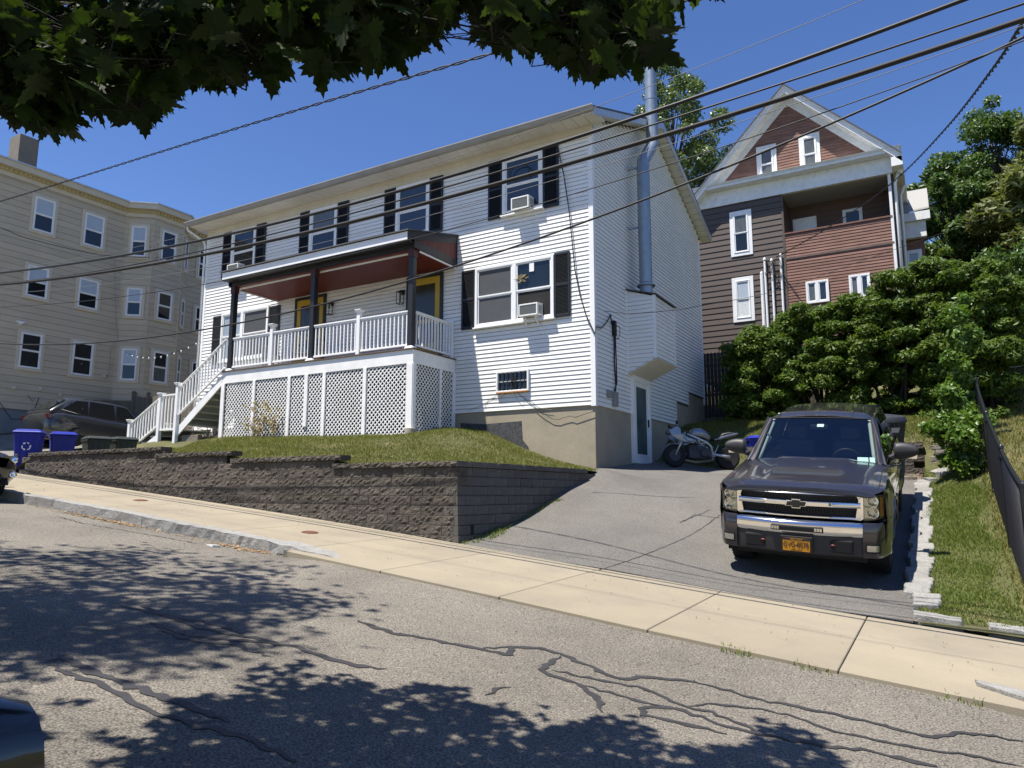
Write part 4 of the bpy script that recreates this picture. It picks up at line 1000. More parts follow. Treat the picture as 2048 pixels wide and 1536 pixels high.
# stockade fences
M_DKW = mat('dark_stockade', (.05, .043, .037), .85, var=.3, vs=5, stretch=(6, 6, 1), objvar=.2)
M_GYW = mat('grey_stockade', (.155, .135, .11), .88, var=.3, vs=5, stretch=(6, 6, 1), objvar=.2)
def stockade(pa, pb, H, zt, label, mt, pw=.10, posts=(), name='stockade_fence', sag=0):
    pa = Vector(pa); pb = Vector(pb); L = (pb-pa).length; u = (pb-pa)/L; n_ = Vector((-u.y, u.x, 0))
    f = thing(name, label, 'fence', (pa.x, pa.y, H(pa.x, pa.y)))
    k = int(L/pw)
    for i in range(k):
        a = pa+u*(i*pw+.004); b = pa+u*((i+1)*pw-.004); c = (a+b)/2; z0 = H(c.x, c.y)-.05; z1 = zt(i/k)
        m = MB(); m.prism([Vector((a.x, a.y, z0)), Vector((b.x, b.y, z0)), Vector((b.x, b.y, z1-.04)), Vector((c.x, c.y, z1)), Vector((a.x, a.y, z1-.04))], n_*.018); m.build('picket', mt, f)
    for v in (.35, .8):
        a = pa+n_*.03; b = pb+n_*.03; za = H(a.x, a.y)*(1-v)+zt(0)*v; zb2 = H(b.x, b.y)*(1-v)+zt(1)*v; m = MB(); m.bar((a.x, a.y, za), (b.x, b.y, zb2), .04, .08); m.build('rail', mt, f)
    for s in posts:
        c = pa+u*L*s-n_*.03; z1 = zt(s)+.12; m = MB(); m.box(c.x-.055, c.x+.055, c.y-.055, c.y+.055, H(c.x, c.y)-.1, z1); m.box(c.x-.075, c.x+.075, c.y-.075, c.y+.075, z1, z1+.03); m.hexa([(c.x-.06, c.y-.06, z1+.03), (c.x+.06, c.y-.06, z1+.03), (c.x+.06, c.y+.06, z1+.03), (c.x-.06, c.y+.06, z1+.03)], [(c.x-.01, c.y-.01, z1+.09), (c.x+.01, c.y-.01, z1+.09), (c.x+.01, c.y+.01, z1+.09), (c.x-.01, c.y+.01, z1+.09)]); m.build('post', mt, f, bevel=.005, seg=1)
    return f
stockade((-6.75, 24.2, 0), (-3.0, 24.4, 0), yard, lambda t: 6.3, 'tall dark wooden stockade fence behind the white house corner', M_DKW, .12)
fz = onX(178, 802, -28.6).z
stockade((-28.5, 15.6, 0), (-28.3, 17.45, 0), lawn, lambda t: fz+.05+.12*t, 'dark stockade fence section standing along the cream house wall', M_GYW, .09)
fz2 = onY(262, 792, 17.5).z
stockade((-28.3, 17.5, 0), (-22.2, 17.5, 0), lawn, lambda t: fz2-.12*abs(math.sin(t*9)), 'weathered grey stockade fence with capped posts behind the porch stairs', M_GYW, .09, posts=(.005, .17, .5, .8))
# ================================================================== neighbour houses
def frame_of(P0, P1):
    """local frame: x runs from P0 to P1 along the wall, -y is outward (P0 on the left seen from outside), z world"""
    P0 = Vector(P0); P1 = Vector(P1); u = (P1-P0); L = u.length; u = u/L; n = Vector((u.y, -u.x, 0))   # outward
    return Matrix(((u.x, -n.x, 0, P0.x), (u.y, -n.y, 0, P0.y), (0, 0, 1, 0), (0, 0, 0, 1))), L
def clad(parent, P0, P1, z0, z1, expo, mt, t=.012, cut=None, name='siding_board', gap=.006):
    M, L = frame_of(P0, P1); z = z0
    while z < z1-.02:
        zt = min(z+expo, z1); segs = [(0, L)]
        if cut: segs = cut(z, zt, L)
        for a, b in segs:
            if b-a < .03: continue
            m = MB(); m.prism([(a, .03, z), (a, -t, z), (a, -t, z+.01), (a, -.002, zt-gap), (a, .03, zt-gap)], (b-a, 0, 0)); m.xf(M).build(name, mt, parent)
        z = zt
def win_on(parent, P0, P1, u0, u1, z0, z1, glass, trim, outer=None, ow=.11, **k):
    M, L = frame_of(P0, P1)
    if outer:
        m = MB(); o = ow
        m.box(u0-o, u0, -.05, 0, z0-o, z1+o); m.box(u1, u1+o, -.05, 0, z0-o, z1+o); m.box(u0, u1, -.05, 0, z1, z1+o); m.box(u0, u1, -.055, 0, z0-o, z0)
        m.xf(M).build('window_surround', outer, parent, bevel=.006, seg=1)
    return sash_window(parent, u0, u1, z0, z1, -.024, glass, M=M, trim=trim, sill=False, fr=.035, proud=.05, bar=.035, **k)
# ---------------------------------------------------------------- cream three-decker
M_CREAM = mat('cream_siding', (.52, .44, .32), .8, var=.07, vs=1.2, objvar=.05)
M_CREAMT = mat('cream_trim', (.60, .53, .40), .7, var=.06)
M_CORN = mat('cornice_yellow', (.50, .42, .22), .7, var=.06)
M_FND2 = mat('blue_grey_foundation', (.17, .20, .22), .9, var=.15, vs=2)
M_SHADE = mat('window_shade', (.42, .48, .54), .25, var=.06, spec=.5)
CX = -29.0
cream = thing('cream_house', 'cream three storey apartment house with bow front bay and dentil cornice', 'house', (CX, 15, 3.8))
zc0, zc1 = 4.58, 13.15
yb0 = onX(240, 600, CX).y; yb1 = onX(298, 600, CX+.85).y; yb2 = onX(358, 600, CX+.85).y; yb3 = yb2+.9
pts = [(CX, 5.0), (CX, yb0), (CX+.85, yb1), (CX+.85, yb2), (CX, yb3), (CX, 27.0)]
m = MB(); poly = [(CX-9, 5.0), (CX-.02, 5.0), (CX-.02, yb0), (CX+.83, yb1), (CX+.83, yb2), (CX-.02, yb3), (CX-.02, 27), (CX-9, 27)]
m.prism([(a, b, zc0) for a, b in poly], (0, 0, zc1+.5-zc0)); m.build('wall', mat('cream_core', (.30, .26, .19), .9), cream)
m = MB(); m.prism([(a-.03, b, 2.0) for a, b in poly], (0, 0, zc0-2.0)); m.build('foundation', M_FND2, cream)
for a, b in zip(pts, pts[1:]): clad(cream, (*a, 0), (*b, 0), zc0, zc1, .243, M_CREAM, .010, gap=.012)
for a in pts[1:-1]: m = MB(); m.tube([(a[0]-.0, a[1], zc0), (a[0], a[1], zc1)], .03, 8); m.build('corner_strip', M_CREAM, cream)
# cornice
def offs(d): return [(CX+d, 5.0), (CX+d, yb0-d*.4), (CX+.85+d, yb1-d*.4), (CX+.85+d, yb2+d*.4), (CX+d, yb3+d*.4), (CX+d, 27.0)]
def band(d0, d1, z0, z1, mt, name):
    o, i = offs(d1), offs(d0)
    for k in range(5):
        m = MB(); m.hexa([(*i[k], z0), (*o[k], z0), (*o[k+1], z0), (*i[k+1], z0)], [(*i[k], z1), (*o[k], z1), (*o[k+1], z1), (*i[k+1], z1)]); m.build(name, mt, cream)
band(-.05, .05, zc1, zc1+.16, M_CREAMT, 'frieze'); band(-.05, .10, zc1+.16, zc1+.30, M_CORN, 'bed_mould'); band(-.05, .30, zc1+.30, zc1+.52, M_CREAMT, 'cornice'); band(-.1, .36, zc1+.52, zc1+.57, M_ALU, 'drip_edge'); band(-9, -.05, zc1+.45, zc1+.50, M_ROOF, 'roof')
o_ = offs(.10); m = MB()
for k in range(5):
    a, b = Vector((*o_[k], 0)), Vector((*o_[k+1], 0)); n_ = int((b-a).length/.16); u = (b-a).normalized(); nn = Vector((u.y, -u.x, 0))
    for q in range(n_):
        c = a+u*(q*.16+.03); d = c+u*.085; m.prism([(c.x, c.y, zc1+.18), (d.x, d.y, zc1+.18), (d.x, d.y, zc1+.29), (c.x, c.y, zc1+.29)], nn*.05)
stuff(m.build('dentils', M_CORN, cream))
# windows: three storeys
ROWS = ((11.41, 12.74, M_SHADE, M_GLASS), (8.84, 10.03, M_SHADE, M_GLASS), (6.13, 7.45, M_GLASS, M_GLASS))
def wy(px, X): return onX(px, 600, X).y
for r_, (z0, z1, g1, g2) in enumerate(ROWS):
    for (y0, y1) in ((9.6, 10.35), (13.38, 14.12), (15.27, 16.05)):
        win_on(cream, (CX, 5, 0), (CX, yb0, 0), y0-5, y1-5, z0, z1, [g1 if y0 > 11 else M_GLASS, g2], M_TRIM, M_CREAMT)
    a, b = Vector((*pts[1], 0)), Vector((*pts[2], 0)); L = (b-a).length; win_on(cream, a, b, L/2-.30, L/2+.30, z0, z1, [M_SHADE, M_GLASS], M_TRIM, M_CREAMT)
    a, b = Vector((*pts[2], 0)), Vector((*pts[3], 0)); L = (b-a).length; win_on(cream, a, b, L/2-.33, L/2+.33, z0, z1, [M_GLASS, M_GLASS if r_ < 2 else M_CURT], M_TRIM, M_CREAMT)
    a, b = Vector((*pts[3], 0)), Vector((*pts[4], 0)); L = (b-a).length; win_on(cream, a, b, L/2-.28, L/2+.28, z0, z1, [M_GLASS, M_GLASS], M_TRIM, M_CREAMT)
    win_on(cream, (CX, yb3, 0), (CX, 27, 0), .5, 1.2, z0, z1, [M_GLASS, M_GLASS], M_TRIM, M_CREAMT)
win_on(cream, (CX, 5, 0), (CX, yb0, 0), 15.23-5, 16.0-5, 4.74, 5.08, M_GLASS, M_TRIM, M_TRIM, .09, split=1.0)
# chimney on the roof, wall fittings and cables
cb_ = onX(33, 330, CX-1.5); m = MB(); m.box(CX-2.2, CX-1.4, cb_.y-.02, cb_.y+.68, zc1+.3, onX(40, 268, CX-1.5).z); m.build('chimney', mat('chimney_stucco', (.20, .175, .14), .9, var=.12, vs=3), cream, bevel=.01); m = MB(); m.box(CX-2.22, CX-1.38, cb_.y-.04, cb_.y+.70, zc1+.3, zc1+.75); m.build('chimney_flashing', M_DARKIN, cream)
def wall_cable(L_, r=.012, mt=M_BLACK): MB().tube([onX(a, b, CX+.06) for a, b in L_], r, 6).build('cable', mt, cream, smooth=True)
wall_cable([(0, 805), (10, 820), (22, 838), (45, 838), (60, 830), (72, 812), (78, 795)]); wall_cable([(55, 790), (65, 802), (70, 795)], .008); wall_cable([(70, 820), (100, 830), (140, 832), (172, 820)], .008)
wall_cable([(228, 515), (230, 560), (232, 640), (236, 675), (222, 700), (218, 745), (212, 758)], .007, mat('grey_cable', (.25, .23, .2), .6))
for a, b in ((27, 775), (80, 778), (119, 790), (207, 752)):
    p = onX(a, b, CX+.04); m = MB(); m.box(CX, CX+.10, p.y-.06, p.y+.06, p.z-.07, p.z+.07); m.build('wall_fitting', M_CREAMT, cream, bevel=.015)
p = onX(39, 646, CX); m = MB(); m.prism([(CX, p.y-.16, p.z+.06), (CX, p.y+.16, p.z+.06), (CX, p.y, p.z-.08)], (.1, 0, 0)); m.build('wall_fitting', M_TRIM, cream)
# string of festoon bulbs from the cream house to the white house
P0, P1 = onX(250, 705, CX+.9), Vector((HX0, 14.95, onY(400, 682, 15).z)); n_ = 24; L_ = []
for i in range(n_+1):
    t = i/n_; q = P0.lerp(P1, t); q.z -= .35*4*t*(1-t); L_.append(q)
fs_ = thing('string_lights', 'string of small white bulbs strung from the cream house to the porch', 'string lights', tuple(P0))
MB().tube(L_, .006, 5).build('cord', M_BLACK, fs_)
for i in range(1, n_, 2): MB().lathe([(.005, .0), (.028, -.03), (.03, -.06), (.005, -.09)], 8, L_[i]).build('bulb', mat('bulb_glass', (.75, .75, .72), .2), fs_, smooth=True)

# ---------------------------------------------------------------- brown and red house with gable and porch
BYW = 29.0
M_BROWN = mat('brown_siding', (.085, .066, .055), .6, var=.08, vs=2, objvar=.07)
M_REDC = mat('faded_red_clapboard', (.215, .118, .090), .85, var=.3, vs=2.5, objvar=.14, stretch=(1, 1, 5))
M_WORN = mat('worn_white_trim', (.74, .75, .74), .6, var=.12, vs=4, col2=(.5, .47, .42), mixs=6, mixt=(.6, .8))
brown = thing('brown_house', 'brown and faded red gabled house with white trim and recessed upper porch', 'house', (-4.4, BYW, 6))
def bp(px, py, Y=BYW): return onY(px, py, Y)
bl = bp(1398, 500).x; bs_ = bp(1573, 560).x; br = bp(1790, 450).x
zf0 = bp(1600, 372).z-.02; zf0 = (bp(1410, 410).z+bp(1780, 357).z)/2     # underside of frieze
zrail = (bp(1571, 468).z+bp(1785, 432).z)/2
zg = (bp(1430, 378).z+bp(1745, 318).z)/2                                  # base of the gable
zbase = 6.0
apx = bp(1571, 214)
rd_ = 1.6
m = MB(); m.box(bl+.03, bs_-.02, BYW+.03, BYW+11, zbase, zg+.05); m.box(bs_-.02, br-.05, BYW+rd_, BYW+11, zbase, zg+.05); m.box(bs_-.02, br-.06, BYW+.03, BYW+rd_, zbase, zrail-.04); m.build('wall', mat('brown_core', (.06, .05, .045), .9), brown)
ex = .235
clad(brown, (bl, BYW, 0), (bs_-.05, BYW, 0), zbase, zf0, ex, M_BROWN, .022, gap=.01)
clad(brown, (bs_, BYW, 0), (br-.09, BYW, 0), zbase, zrail-.03, .117, M_REDC, .016, gap=.008)
m = MB(); m.box(bl-.03, bl+.02, BYW-.03, BYW+.06, zbase, zf0); m.build('corner_board', mat('orange_edge', (.42, .19, .10), .7), brown)
m = MB(); m.box(bs_-.05, bs_+.03, BYW-.03, BYW+.04, zbase, zf0); m.build('corner_board', M_BROWN, brown)
m = MB(); m.box(bs_+.03, br-.06, BYW-.05, BYW+.08, zrail-.03, zrail+.03); m.build('porch_rail_cap', mat('rail_brown', (.17, .085, .06), .7, var=.2), brown)
zt_ = (bp(1575, 515).z+bp(1792, 485).z)/2; m = MB(); m.box(bs_+.03, br-.06, BYW-.035, BYW, zt_-.06, zt_+.02); m.build('belt_board', mat('belt_brown', (.13, .09, .075), .8, var=.3), brown)
m = MB(); m.box(br-.12, br-.02, BYW-.03, BYW+.08, zbase, zf0); m.build('porch_post', M_WORN, brown, bevel=.008)
# porch recess
m = MB(); m.box(bs_, br-.05, BYW+.1, BYW+rd_+.02, zf0-.02, zf0+.03); m.build('porch_ceiling', mat('ceiling_grey', (.34, .34, .31), .8), brown)
clad(brown, (bs_, BYW+rd_, 0), (br-.1, BYW+rd_, 0), zrail-.4, zf0-.02, ex, mat('brown_siding2', (.10, .062, .047), .7, objvar=.06), .02)
clad(brown, (bs_, BYW, 0), (bs_, BYW+rd_, 0), zrail-.4, zf0-.02, ex, MATS['brown_siding2'], .02)
dx = bp(1590, 455, BYW+rd_).x; dx2 = bp(1630, 450, BYW+rd_).x
win_on(brown, (bs_, BYW+rd_, 0), (br, BYW+rd_, 0), dx-bs_, dx2-bs_, zrail-.6, bp(1600, 441, BYW+rd_).z, [M_TRIM, M_TRIM], M_TRIM, M_WORN, .07)
dx = bp(1688, 430, BYW+rd_).x; dx2 = bp(1722, 425, BYW+rd_).x
win_on(brown, (bs_, BYW+rd_, 0), (br, BYW+rd_, 0), dx-bs_, dx2-bs_, zrail-.5, bp(1700, 421, BYW+rd_).z, [M_GLASS, M_GLASS], M_WORN, M_WORN, .05)
# frieze and cornice
m = MB(); m.box(bl-.05, br+.05, BYW-.06, BYW+.1, zf0, zg-.12); m.build('frieze', M_WORN, brown, bevel=.01)
m = MB(); m.box(bs_, br+.02, BYW-.10, BYW-.055, zf0-.02, zf0+.06); m.build('frieze_mould', M_WORN, brown)
m = MB(); m.box(bl-.20, br+.35, BYW-.45, BYW+.05, zg-.12, zg-.02); m.hexa([(bl-.20, BYW-.45, zg-.02), (br+.35, BYW-.45, zg-.02), (br+.35, BYW, zg-.02), (bl-.2, BYW, zg-.02)], [(bl-.25, BYW-.52, zg+.06), (br+.40, BYW-.52, zg+.06), (br+.40, BYW, zg+.10), (bl-.25, BYW, zg+.10)]); m.build('cornice', M_WORN, brown, bevel=.008)
# gable wall: red clapboards
gl, gr_ = bp(1414, 382), bp(1762, 316); apx = bp(1570, 198)
m = MB(); m.prism([(gl.x, BYW+.03, zg), (gr_.x, BYW+.03, zg), (apx.x, BYW+.03, apx.z)], (0, 10.5, 0)); m.build('gable_wall', M_REDC, brown)
z = zg
while z < apx.z-.05:
    f = (z+.117-zg)/(apx.z-zg); a = gl.x+(apx.x-gl.x)*f; b = gr_.x+(apx.x-gr_.x)*f
    if b-a > .08:
        m = MB(); m.prism([(a, BYW+.05, z), (a, BYW-.016, z), (a, BYW-.016, z+.01), (a, BYW-.002, z+.109), (a, BYW+.05, z+.109)], (b-a, 0, 0)); m.build('clapboard', M_REDC, brown)
    z += .117
ga = bp(1563, 171, BYW-.5); el_ = bp(1388, 388, BYW-.5); er_ = bp(1803, 306, BYW-.5); zel = (el_.z+er_.z)/2-.05
el_.z = er_.z = zel; ga.x = (el_.x+er_.x)/2*.5+ga.x*.5
for e_, gi in ((el_, gl), (er_, gr_)):
    d = (ga-e_).normalized(); up = Vector((-d.z, 0, d.x)) if d.x > 0 else Vector((d.z, 0, -d.x))
    if up.z < 0: up = -up
    def strip(y0, y1, o0, o1, mt, nm, sh=0):
        A, B = e_-up*o1+Vector((0, 0, 0)), ga-up*o1*1.0; 
        A = e_-Vector((0, 0, o1)); B = ga-Vector((0, 0, o1)); A2 = e_-Vector((0, 0, o0)); B2 = ga-Vector((0, 0, o0))
        mm = MB(); mm.prism([(A.x, y0, A.z), (B.x, y0, B.z), (B2.x, y0, B2.z), (A2.x, y0, A2.z)], (0, y1-y0, 0)); mm.build(nm, mt, brown)
    strip(BYW-.56, BYW-.48, -.02, .10, M_TRIM, 'rake_mould'); strip(BYW-.50, BYW-.44, .10, .30, M_TRIM, 'rake_board'); strip(BYW-.44, BYW+.04, .26, .30, M_WORN, 'rake_soffit')
    # wide frieze board along the rake on the wall face
    k1 = .62
    strip(BYW-.04, BYW+.03, .30, .62, M_WORN, 'rake_frieze')
    mm = MB(); A = e_+Vector((0, 0, .03)); B = ga+Vector((0, 0, .03)); mm.prism([(A.x, BYW-.6, A.z), (B.x, BYW-.6, B.z), (B.x, BYW-.6, B.z-.05), (A.x, BYW-.6, A.z-.05)], (0, 12, 0)); mm.build('roof', M_ROOF, brown)
# gable and wall windows
for (a, b, c, d, g) in ((1519, 300, 1549, 358, M_CURT), (1604, 277, 1636, 341, M_CURT)):
    p, q = bp(a, b), bp(c, d); win_on(brown, (0, BYW, 0), (1, BYW, 0), p.x, q.x, (bp(a, d+6).z+q.z)/2, (p.z+bp(c, b-5).z)/2, [g, g], M_TRIM, M_WORN, .13)
for (a, b, c, d, g) in ((1466, 429, 1499, 498, [M_CURT, M_GLASS]), (1471, 561, 1503, 630, [M_SHADE, mat('lace_curtain', (.62, .64, .64), .5, var=.15, vs=9)])):
    p, q = bp(a, b), bp(c, d); win_on(brown, (0, BYW, 0), (1, BYW, 0), p.x, q.x, q.z-.1, p.z-.05, g, M_TRIM, M_TRIM, .14)
for (a, b, c, d) in ((1614, 562, 1657, 601), (1700, 549, 1740, 590)):
    p, q = bp(a, b), bp(c, d); sash_window(brown, p.x-.05, q.x+.05, q.z-.05, p.z-.05, BYW-.024, [M_CURT, M_CURT, M_SKYG, M_SKYG], mull=(p.x+q.x)/2, trim=M_TRIM, sill=False, fr=.08, split=0.0, bar=.03)
# conduits
for (px, y0, y1) in ((1529, 520, 650), (1543, 522, 650), (1561, 512, 650), (1523, 548, 655)):
    p, q = bp(px, y0, BYW-.1), bp(px+4, y1, BYW-.1); m = MB(); m.tube([(p.x, BYW-.09, p.z-.02), (p.x, BYW-.09, q.z-1.0)], .045 if px != 1523 else .065, 10); m.lathe([(.02, p.z), (.06, p.z-.01), (.06, p.z+.06), (.02, p.z+.1)], 10, (p.x, BYW-.09, 0)); m.build('conduit', M_TRIM, brown, auto=40)
rr = random.Random(5); m = MB()
for k in range(9):
    a = bp(1529+rr.uniform(0, 32), 520, BYW-.15); b = bp(1529+rr.uniform(0, 40), 545, BYW-.15); c = a.lerp(b, .5)+Vector((rr.uniform(-.2, .2), -.05, -.35)); m.tube([a, a.lerp(c, .6), c, c.lerp(b, .7), b], .01, 5)
m.build('service_wires', M_BLACK, brown)
# right flank: eave, downspouts, side gable with grey shingles
m = MB(); m.box(br+.05, br+.42, BYW-.5, BYW+11, zf0+.05, zf0+.40); m.build('eave_box', M_WORN, brown, bevel=.01)
m = MB(); m.box(br-.03, br+.03, BYW+.1, BYW+11, zbase, zf0+.1); m.build('flank_wall', MATS['brown_siding2'], brown)
for dy, dx in ((.15, .10), (1.6, .22)):
    m = MB(); m.tube([(br+dx+.15, BYW+dy, zf0+.1), (br+dx+.1, BYW+dy, zf0-.1), (br+dx, BYW+dy, zf0-.35), (br+dx, BYW+dy, zbase)], .06, 8); m.build('downspout', M_TRIM, brown, smooth=True)
SYY = BYW+3.0; a = onY(1814, 388, SYY); b = onY(1841, 362, SYY); c = onY(1846, 415, SYY); d = onY(1820, 428, SYY)
sx1 = c.x+.1
m = MB(); m.box(br, sx1-.15, SYY+.3, SYY+4, zbase, d.z-.3); m.build('side_wing', M_REDC, brown)
m = MB(); m.prism([(br-.5, SYY-.1, d.z), (sx1+.1, SYY-.1, c.z*.5+d.z*.5), (sx1+.1, SYY+1.6, b.z+.2), (br-.5, SYY+1.6, b.z+.2)], (0, .03, .08)); m.build('side_roof', mat('grey_shingle', (.30, .295, .285), .9, var=.15, vs=20, bump=.4, bs=20, stretch=(1, 3, 3)), brown)
m = MB(); m.box(br-.1, sx1+.12, SYY-.15, SYY+.1, d.z-.35, d.z); m.box(br-.1, sx1-.05, SYY+.0, SYY+.25, d.z-1.0, d.z-.35); m.build('side_eave', M_WORN, brown, bevel=.01)
win_on(brown, (0, SYY+.3, 0), (1, SYY+.3, 0), br+.25, sx1-.35, d.z-3.1, d.z-1.5, M_GLASS2, M_TRIM, M_TRIM, .08)
# ================================================================== pickup truck (local: x across, -y is the front, z up, origin under the front axle)
def clear_glass(name, tint, refl=.0, rough=0.):
    if name in MATS: return MATS[name]
    m = bpy.data.materials.new(name); m.use_nodes = True; n = m.node_tree.nodes; L = m.node_tree.links
    n.remove(n['Principled BSDF']); out = n['Material Output']
    t = n.new('ShaderNodeBsdfTransparent'); t.inputs[0].default_value = (*tint, 1)
    g = n.new('ShaderNodeBsdfGlossy'); g.inputs['Roughness'].default_value = rough; g.inputs['Color'].default_value = (.9, .95, 1, 1)
    f = n.new('ShaderNodeFresnel'); f.inputs[0].default_value = 1.52
    a = n.new('ShaderNodeMath'); a.operation = 'ADD'; a.inputs[1].default_value = refl; L.new(f.outputs[0], a.inputs[0]); a.use_clamp = True
    x = n.new('ShaderNodeMixShader'); L.new(a.outputs[0], x.inputs[0]); L.new(t.outputs[0], x.inputs[1]); L.new(g.outputs[0], x.inputs[2]); L.new(x.outputs[0], out.inputs[0])
    MATS[name] = m; return m
M_PAINT = mat('truck_paint', (.036, .033, .037), .30, metal=.5, coat=1., var=.03, vs=3, spec=.5)
M_PLAST = mat('grey_plastic', (.030, .030, .033), .5)
M_TYRE = mat('tyre', (.014, .014, .015), .8, bump=.5, bs=60)
M_RIM = mat('black_rim', (.02, .02, .022), .35, metal=.4)
M_WSG = clear_glass('windshield', (.70, .78, .78), .04); M_SIDEG = clear_glass('tinted_glass', (.10, .11, .11), .10); M_LENS = clear_glass('lamp_lens', (.82, .82, .76), .06)
M_REFL = mat('lamp_reflector', (.55, .55, .50), .18, metal=.85, var=.25, vs=12)
M_AMB = mat('amber', (.62, .24, .05), .3)
TH, TR = math.atan(.196), .060
truck = thing('pickup_truck', 'dark grey pickup truck with chrome grille parked nose-down on the driveway', 'truck', (-1.62, 10.68, .665), local=True, rot=(TH, TR, .012))
def gsurf(name, us, vs_, fn, mt, keep=None, both=False, smooth=True, parent=None, solid=0, ang=None, snap=None):
    V = []; n = len(us)
    for v in vs_:
        for u in us: V.append(fn(u, v))
    Fc = []
    for j in range(len(vs_)-1):
        for i in range(n-1):
            if keep and not keep((us[i]+us[i+1])/2, (vs_[j]+vs_[j+1])/2): continue
            Fc.append((j*n+i, j*n+i+1, (j+1)*n+i+1, (j+1)*n+i))
    m = MB(); m.v = [tuple(p) for p in V]; m.f = Fc
    used = sorted({i for f in Fc for i in f}); mp = {a: b for b, a in enumerate(used)}; m.v = [m.v[i] for i in used]; m.f = [tuple(mp[i] for i in f) for f in Fc]
    o = m.build(name, mt, parent or truck, smooth=smooth)
    if solid:
        q = o.modifiers.new('solid', 'SOLIDIFY'); q.thickness = solid; q.offset = -1
    return o
def ss(a, b, t): t = min(max((t-a)/(b-a), 0.), 1.); return t*t*(3-2*t)
WB, WR = 3.645, .425
ARC = .535
def ftap(y): return .16*(ss(-.74, -1.06, y))**1.6
def halfw(y, z):
    w = .985-.05*ss(.62, .40, z)-.055*ss(.95, 1.35, z)**1.5
    w += .012*math.exp(-((z-.86)/.05)**2)
    w -= ftap(y)
    w -= .03*ss(4.3, 4.8, y)
    for c in (0, WB):      # flared arches
        d = math.hypot(y-c, z-WR)
        w += .035*ss(.75, .55, d)
    if y > 3.32: w -= .012
    return w
def topz(y):
    if y < .5: return 1.215+.06*ss(-.95, .5, y)
    if y < 3.30: return 1.285+.03*ss(.5, 1.2, y)
    return 1.36
for s in (1, -1):
    ys = [-.86+.04*i for i in range(int((4.80+.86)/.04)+1)]; vz = [i/18 for i in range(19)]
    def snapv(y, z):
        for c in (0, WB):
            d = math.hypot(y-c, z-WR)
            if d < ARC+.022: 
                if d < 1e-3: d = 1e-3
                if ARC-.06 < d: return c+(y-c)*ARC/d, WR+(z-WR)*ARC/d
        return y, z
    def fn(y, v, s=s):
        z = .46+(topz(y)-.46)*v
        if y > 3.32 and y < 3.345: pass
        y, z = snapv(y, z); return (s*halfw(y, z), y, z)
    def kp(y, v):
        z = .46+(topz(y)-.46)*v
        return min(math.hypot(y, z-WR), math.hypot(y-WB, z-WR)) > ARC-.002
    gsurf('body_side', ys, vz, fn, M_PAINT, kp, solid=0)
    # arch lips and dark wheel wells
    for c in (0, WB):
        m = MB(); m.tube([(s*(halfw(c+ARC*math.cos(a), WR+ARC*math.sin(a))+.002), c+ARC*math.cos(a), WR+ARC*math.sin(a)) for a in [R(-5+190*k/24) for k in range(25)]], .016, 6); m.build('arch_lip', M_PAINT, truck, smooth=True)
        m = MB(); rings = []
        for x_ in (.99, .55): rings.append([(s*min(x_, halfw(c+ARC*math.cos(a), WR+ARC*math.sin(a))-.01), c+(ARC+.01)*math.cos(a), WR+(ARC+.01)*math.sin(a)) for a in [R(-20+220*k/20) for k in range(21)]])
        m.loft(rings, closed=False, cap=False); m.build('wheel_well', M_DARKIN, truck)
    # panel gaps
    def line(pts, r=.005, nm='panel_gap', mt=M_DARKIN): MB().tube([(s*(halfw(y, z)+.0015), y, z) for y, z in pts], r, 4).build(nm, mt, truck)
    line([(.62, .55), (.60, .9), (.56, 1.26)]); line([(1.93, .50), (1.93, .9), (1.95, 1.30)]); line([(2.92, .72), (2.96, 1.0), (2.96, 1.30)]); line([(3.33, .46), (3.33, .9), (3.33, 1.34)]); line([(.62, .55), (1.2, .50), (1.93, .50), (2.6, .50), (2.75, .55), (2.92, .72)])
    for yh in (1.78, 2.80):
        m = MB(); m.tube([(s*(halfw(yh, 1.1)+.01), yh-.10, 1.10), (s*(halfw(yh, 1.1)+.045), yh-.07, 1.105), (s*(halfw(yh, 1.1)+.045), yh+.07, 1.105), (s*(halfw(yh, 1.1)+.01), yh+.10, 1.10)], .014, 6); m.build('door_handle', M_PAINT, truck, smooth=True)
    m = MB(); m.box(s*.80 if s > 0 else -.96, s*.96 if s > 0 else -.80, .6, 2.95, .40, .47); m.build('rocker', M_PLAST, truck, bevel=.02)
    # mirrors
    m = MB(); rings = []
    for k in range(9):
        t = k/8; x_ = .99+.29*t; h = .115*math.sin(math.pi*min(1, .25+.55*t+.12))**.6*(1 if t < .97 else .8); d = .085*(1-.25*t)
        rings.append([(s*x_, .80+d*math.cos(a)*1.0, 1.44+h*math.sin(a)+.015*t) for a in [2*math.pi*q/14 for q in range(14)]])
    if s < 0: rings = [r_[::-1] for r_ in rings]
    mir = m.loft(rings).build('wing_mirror', M_PLAST, truck, smooth=True)
    m = MB(); m.bar((s*.93, .76, 1.34), (s*1.04, .80, 1.40), .09, .07); q = m.build('mirror_arm', M_PLAST, None, bevel=.015); q.parent = mir
    m = MB(); m.box(min(s*1.02, s*1.26), max(s*1.02, s*1.26), .884, .888, 1.33, 1.51); q = m.build('mirror_glass', M_CHROME, None); q.parent = mir
# hood
def hoodz(x, y):
    u = min(abs(x)/.93, 1.); z = topz(y)+.035*(1-u**3)
    z += .026*ss(.50, .42, abs(x))*ss(-.75, .25, y)+.012*ss(.86, .68, abs(x))
    z -= .040*ss(-.72, -1.0, y)**1.5
    return z
xs = [-.93+.0465*i for i in range(41)]; ys = [-.955+.05*i for i in range(31)]
def hfn(x, y):
    u = x/.93; return (u*(halfw(y, topz(y))+.001), y-.055*(1-u*u)*ss(-.3, -.95, y), hoodz(x, y))
gsurf('hood', xs, ys, hfn, M_PAINT)
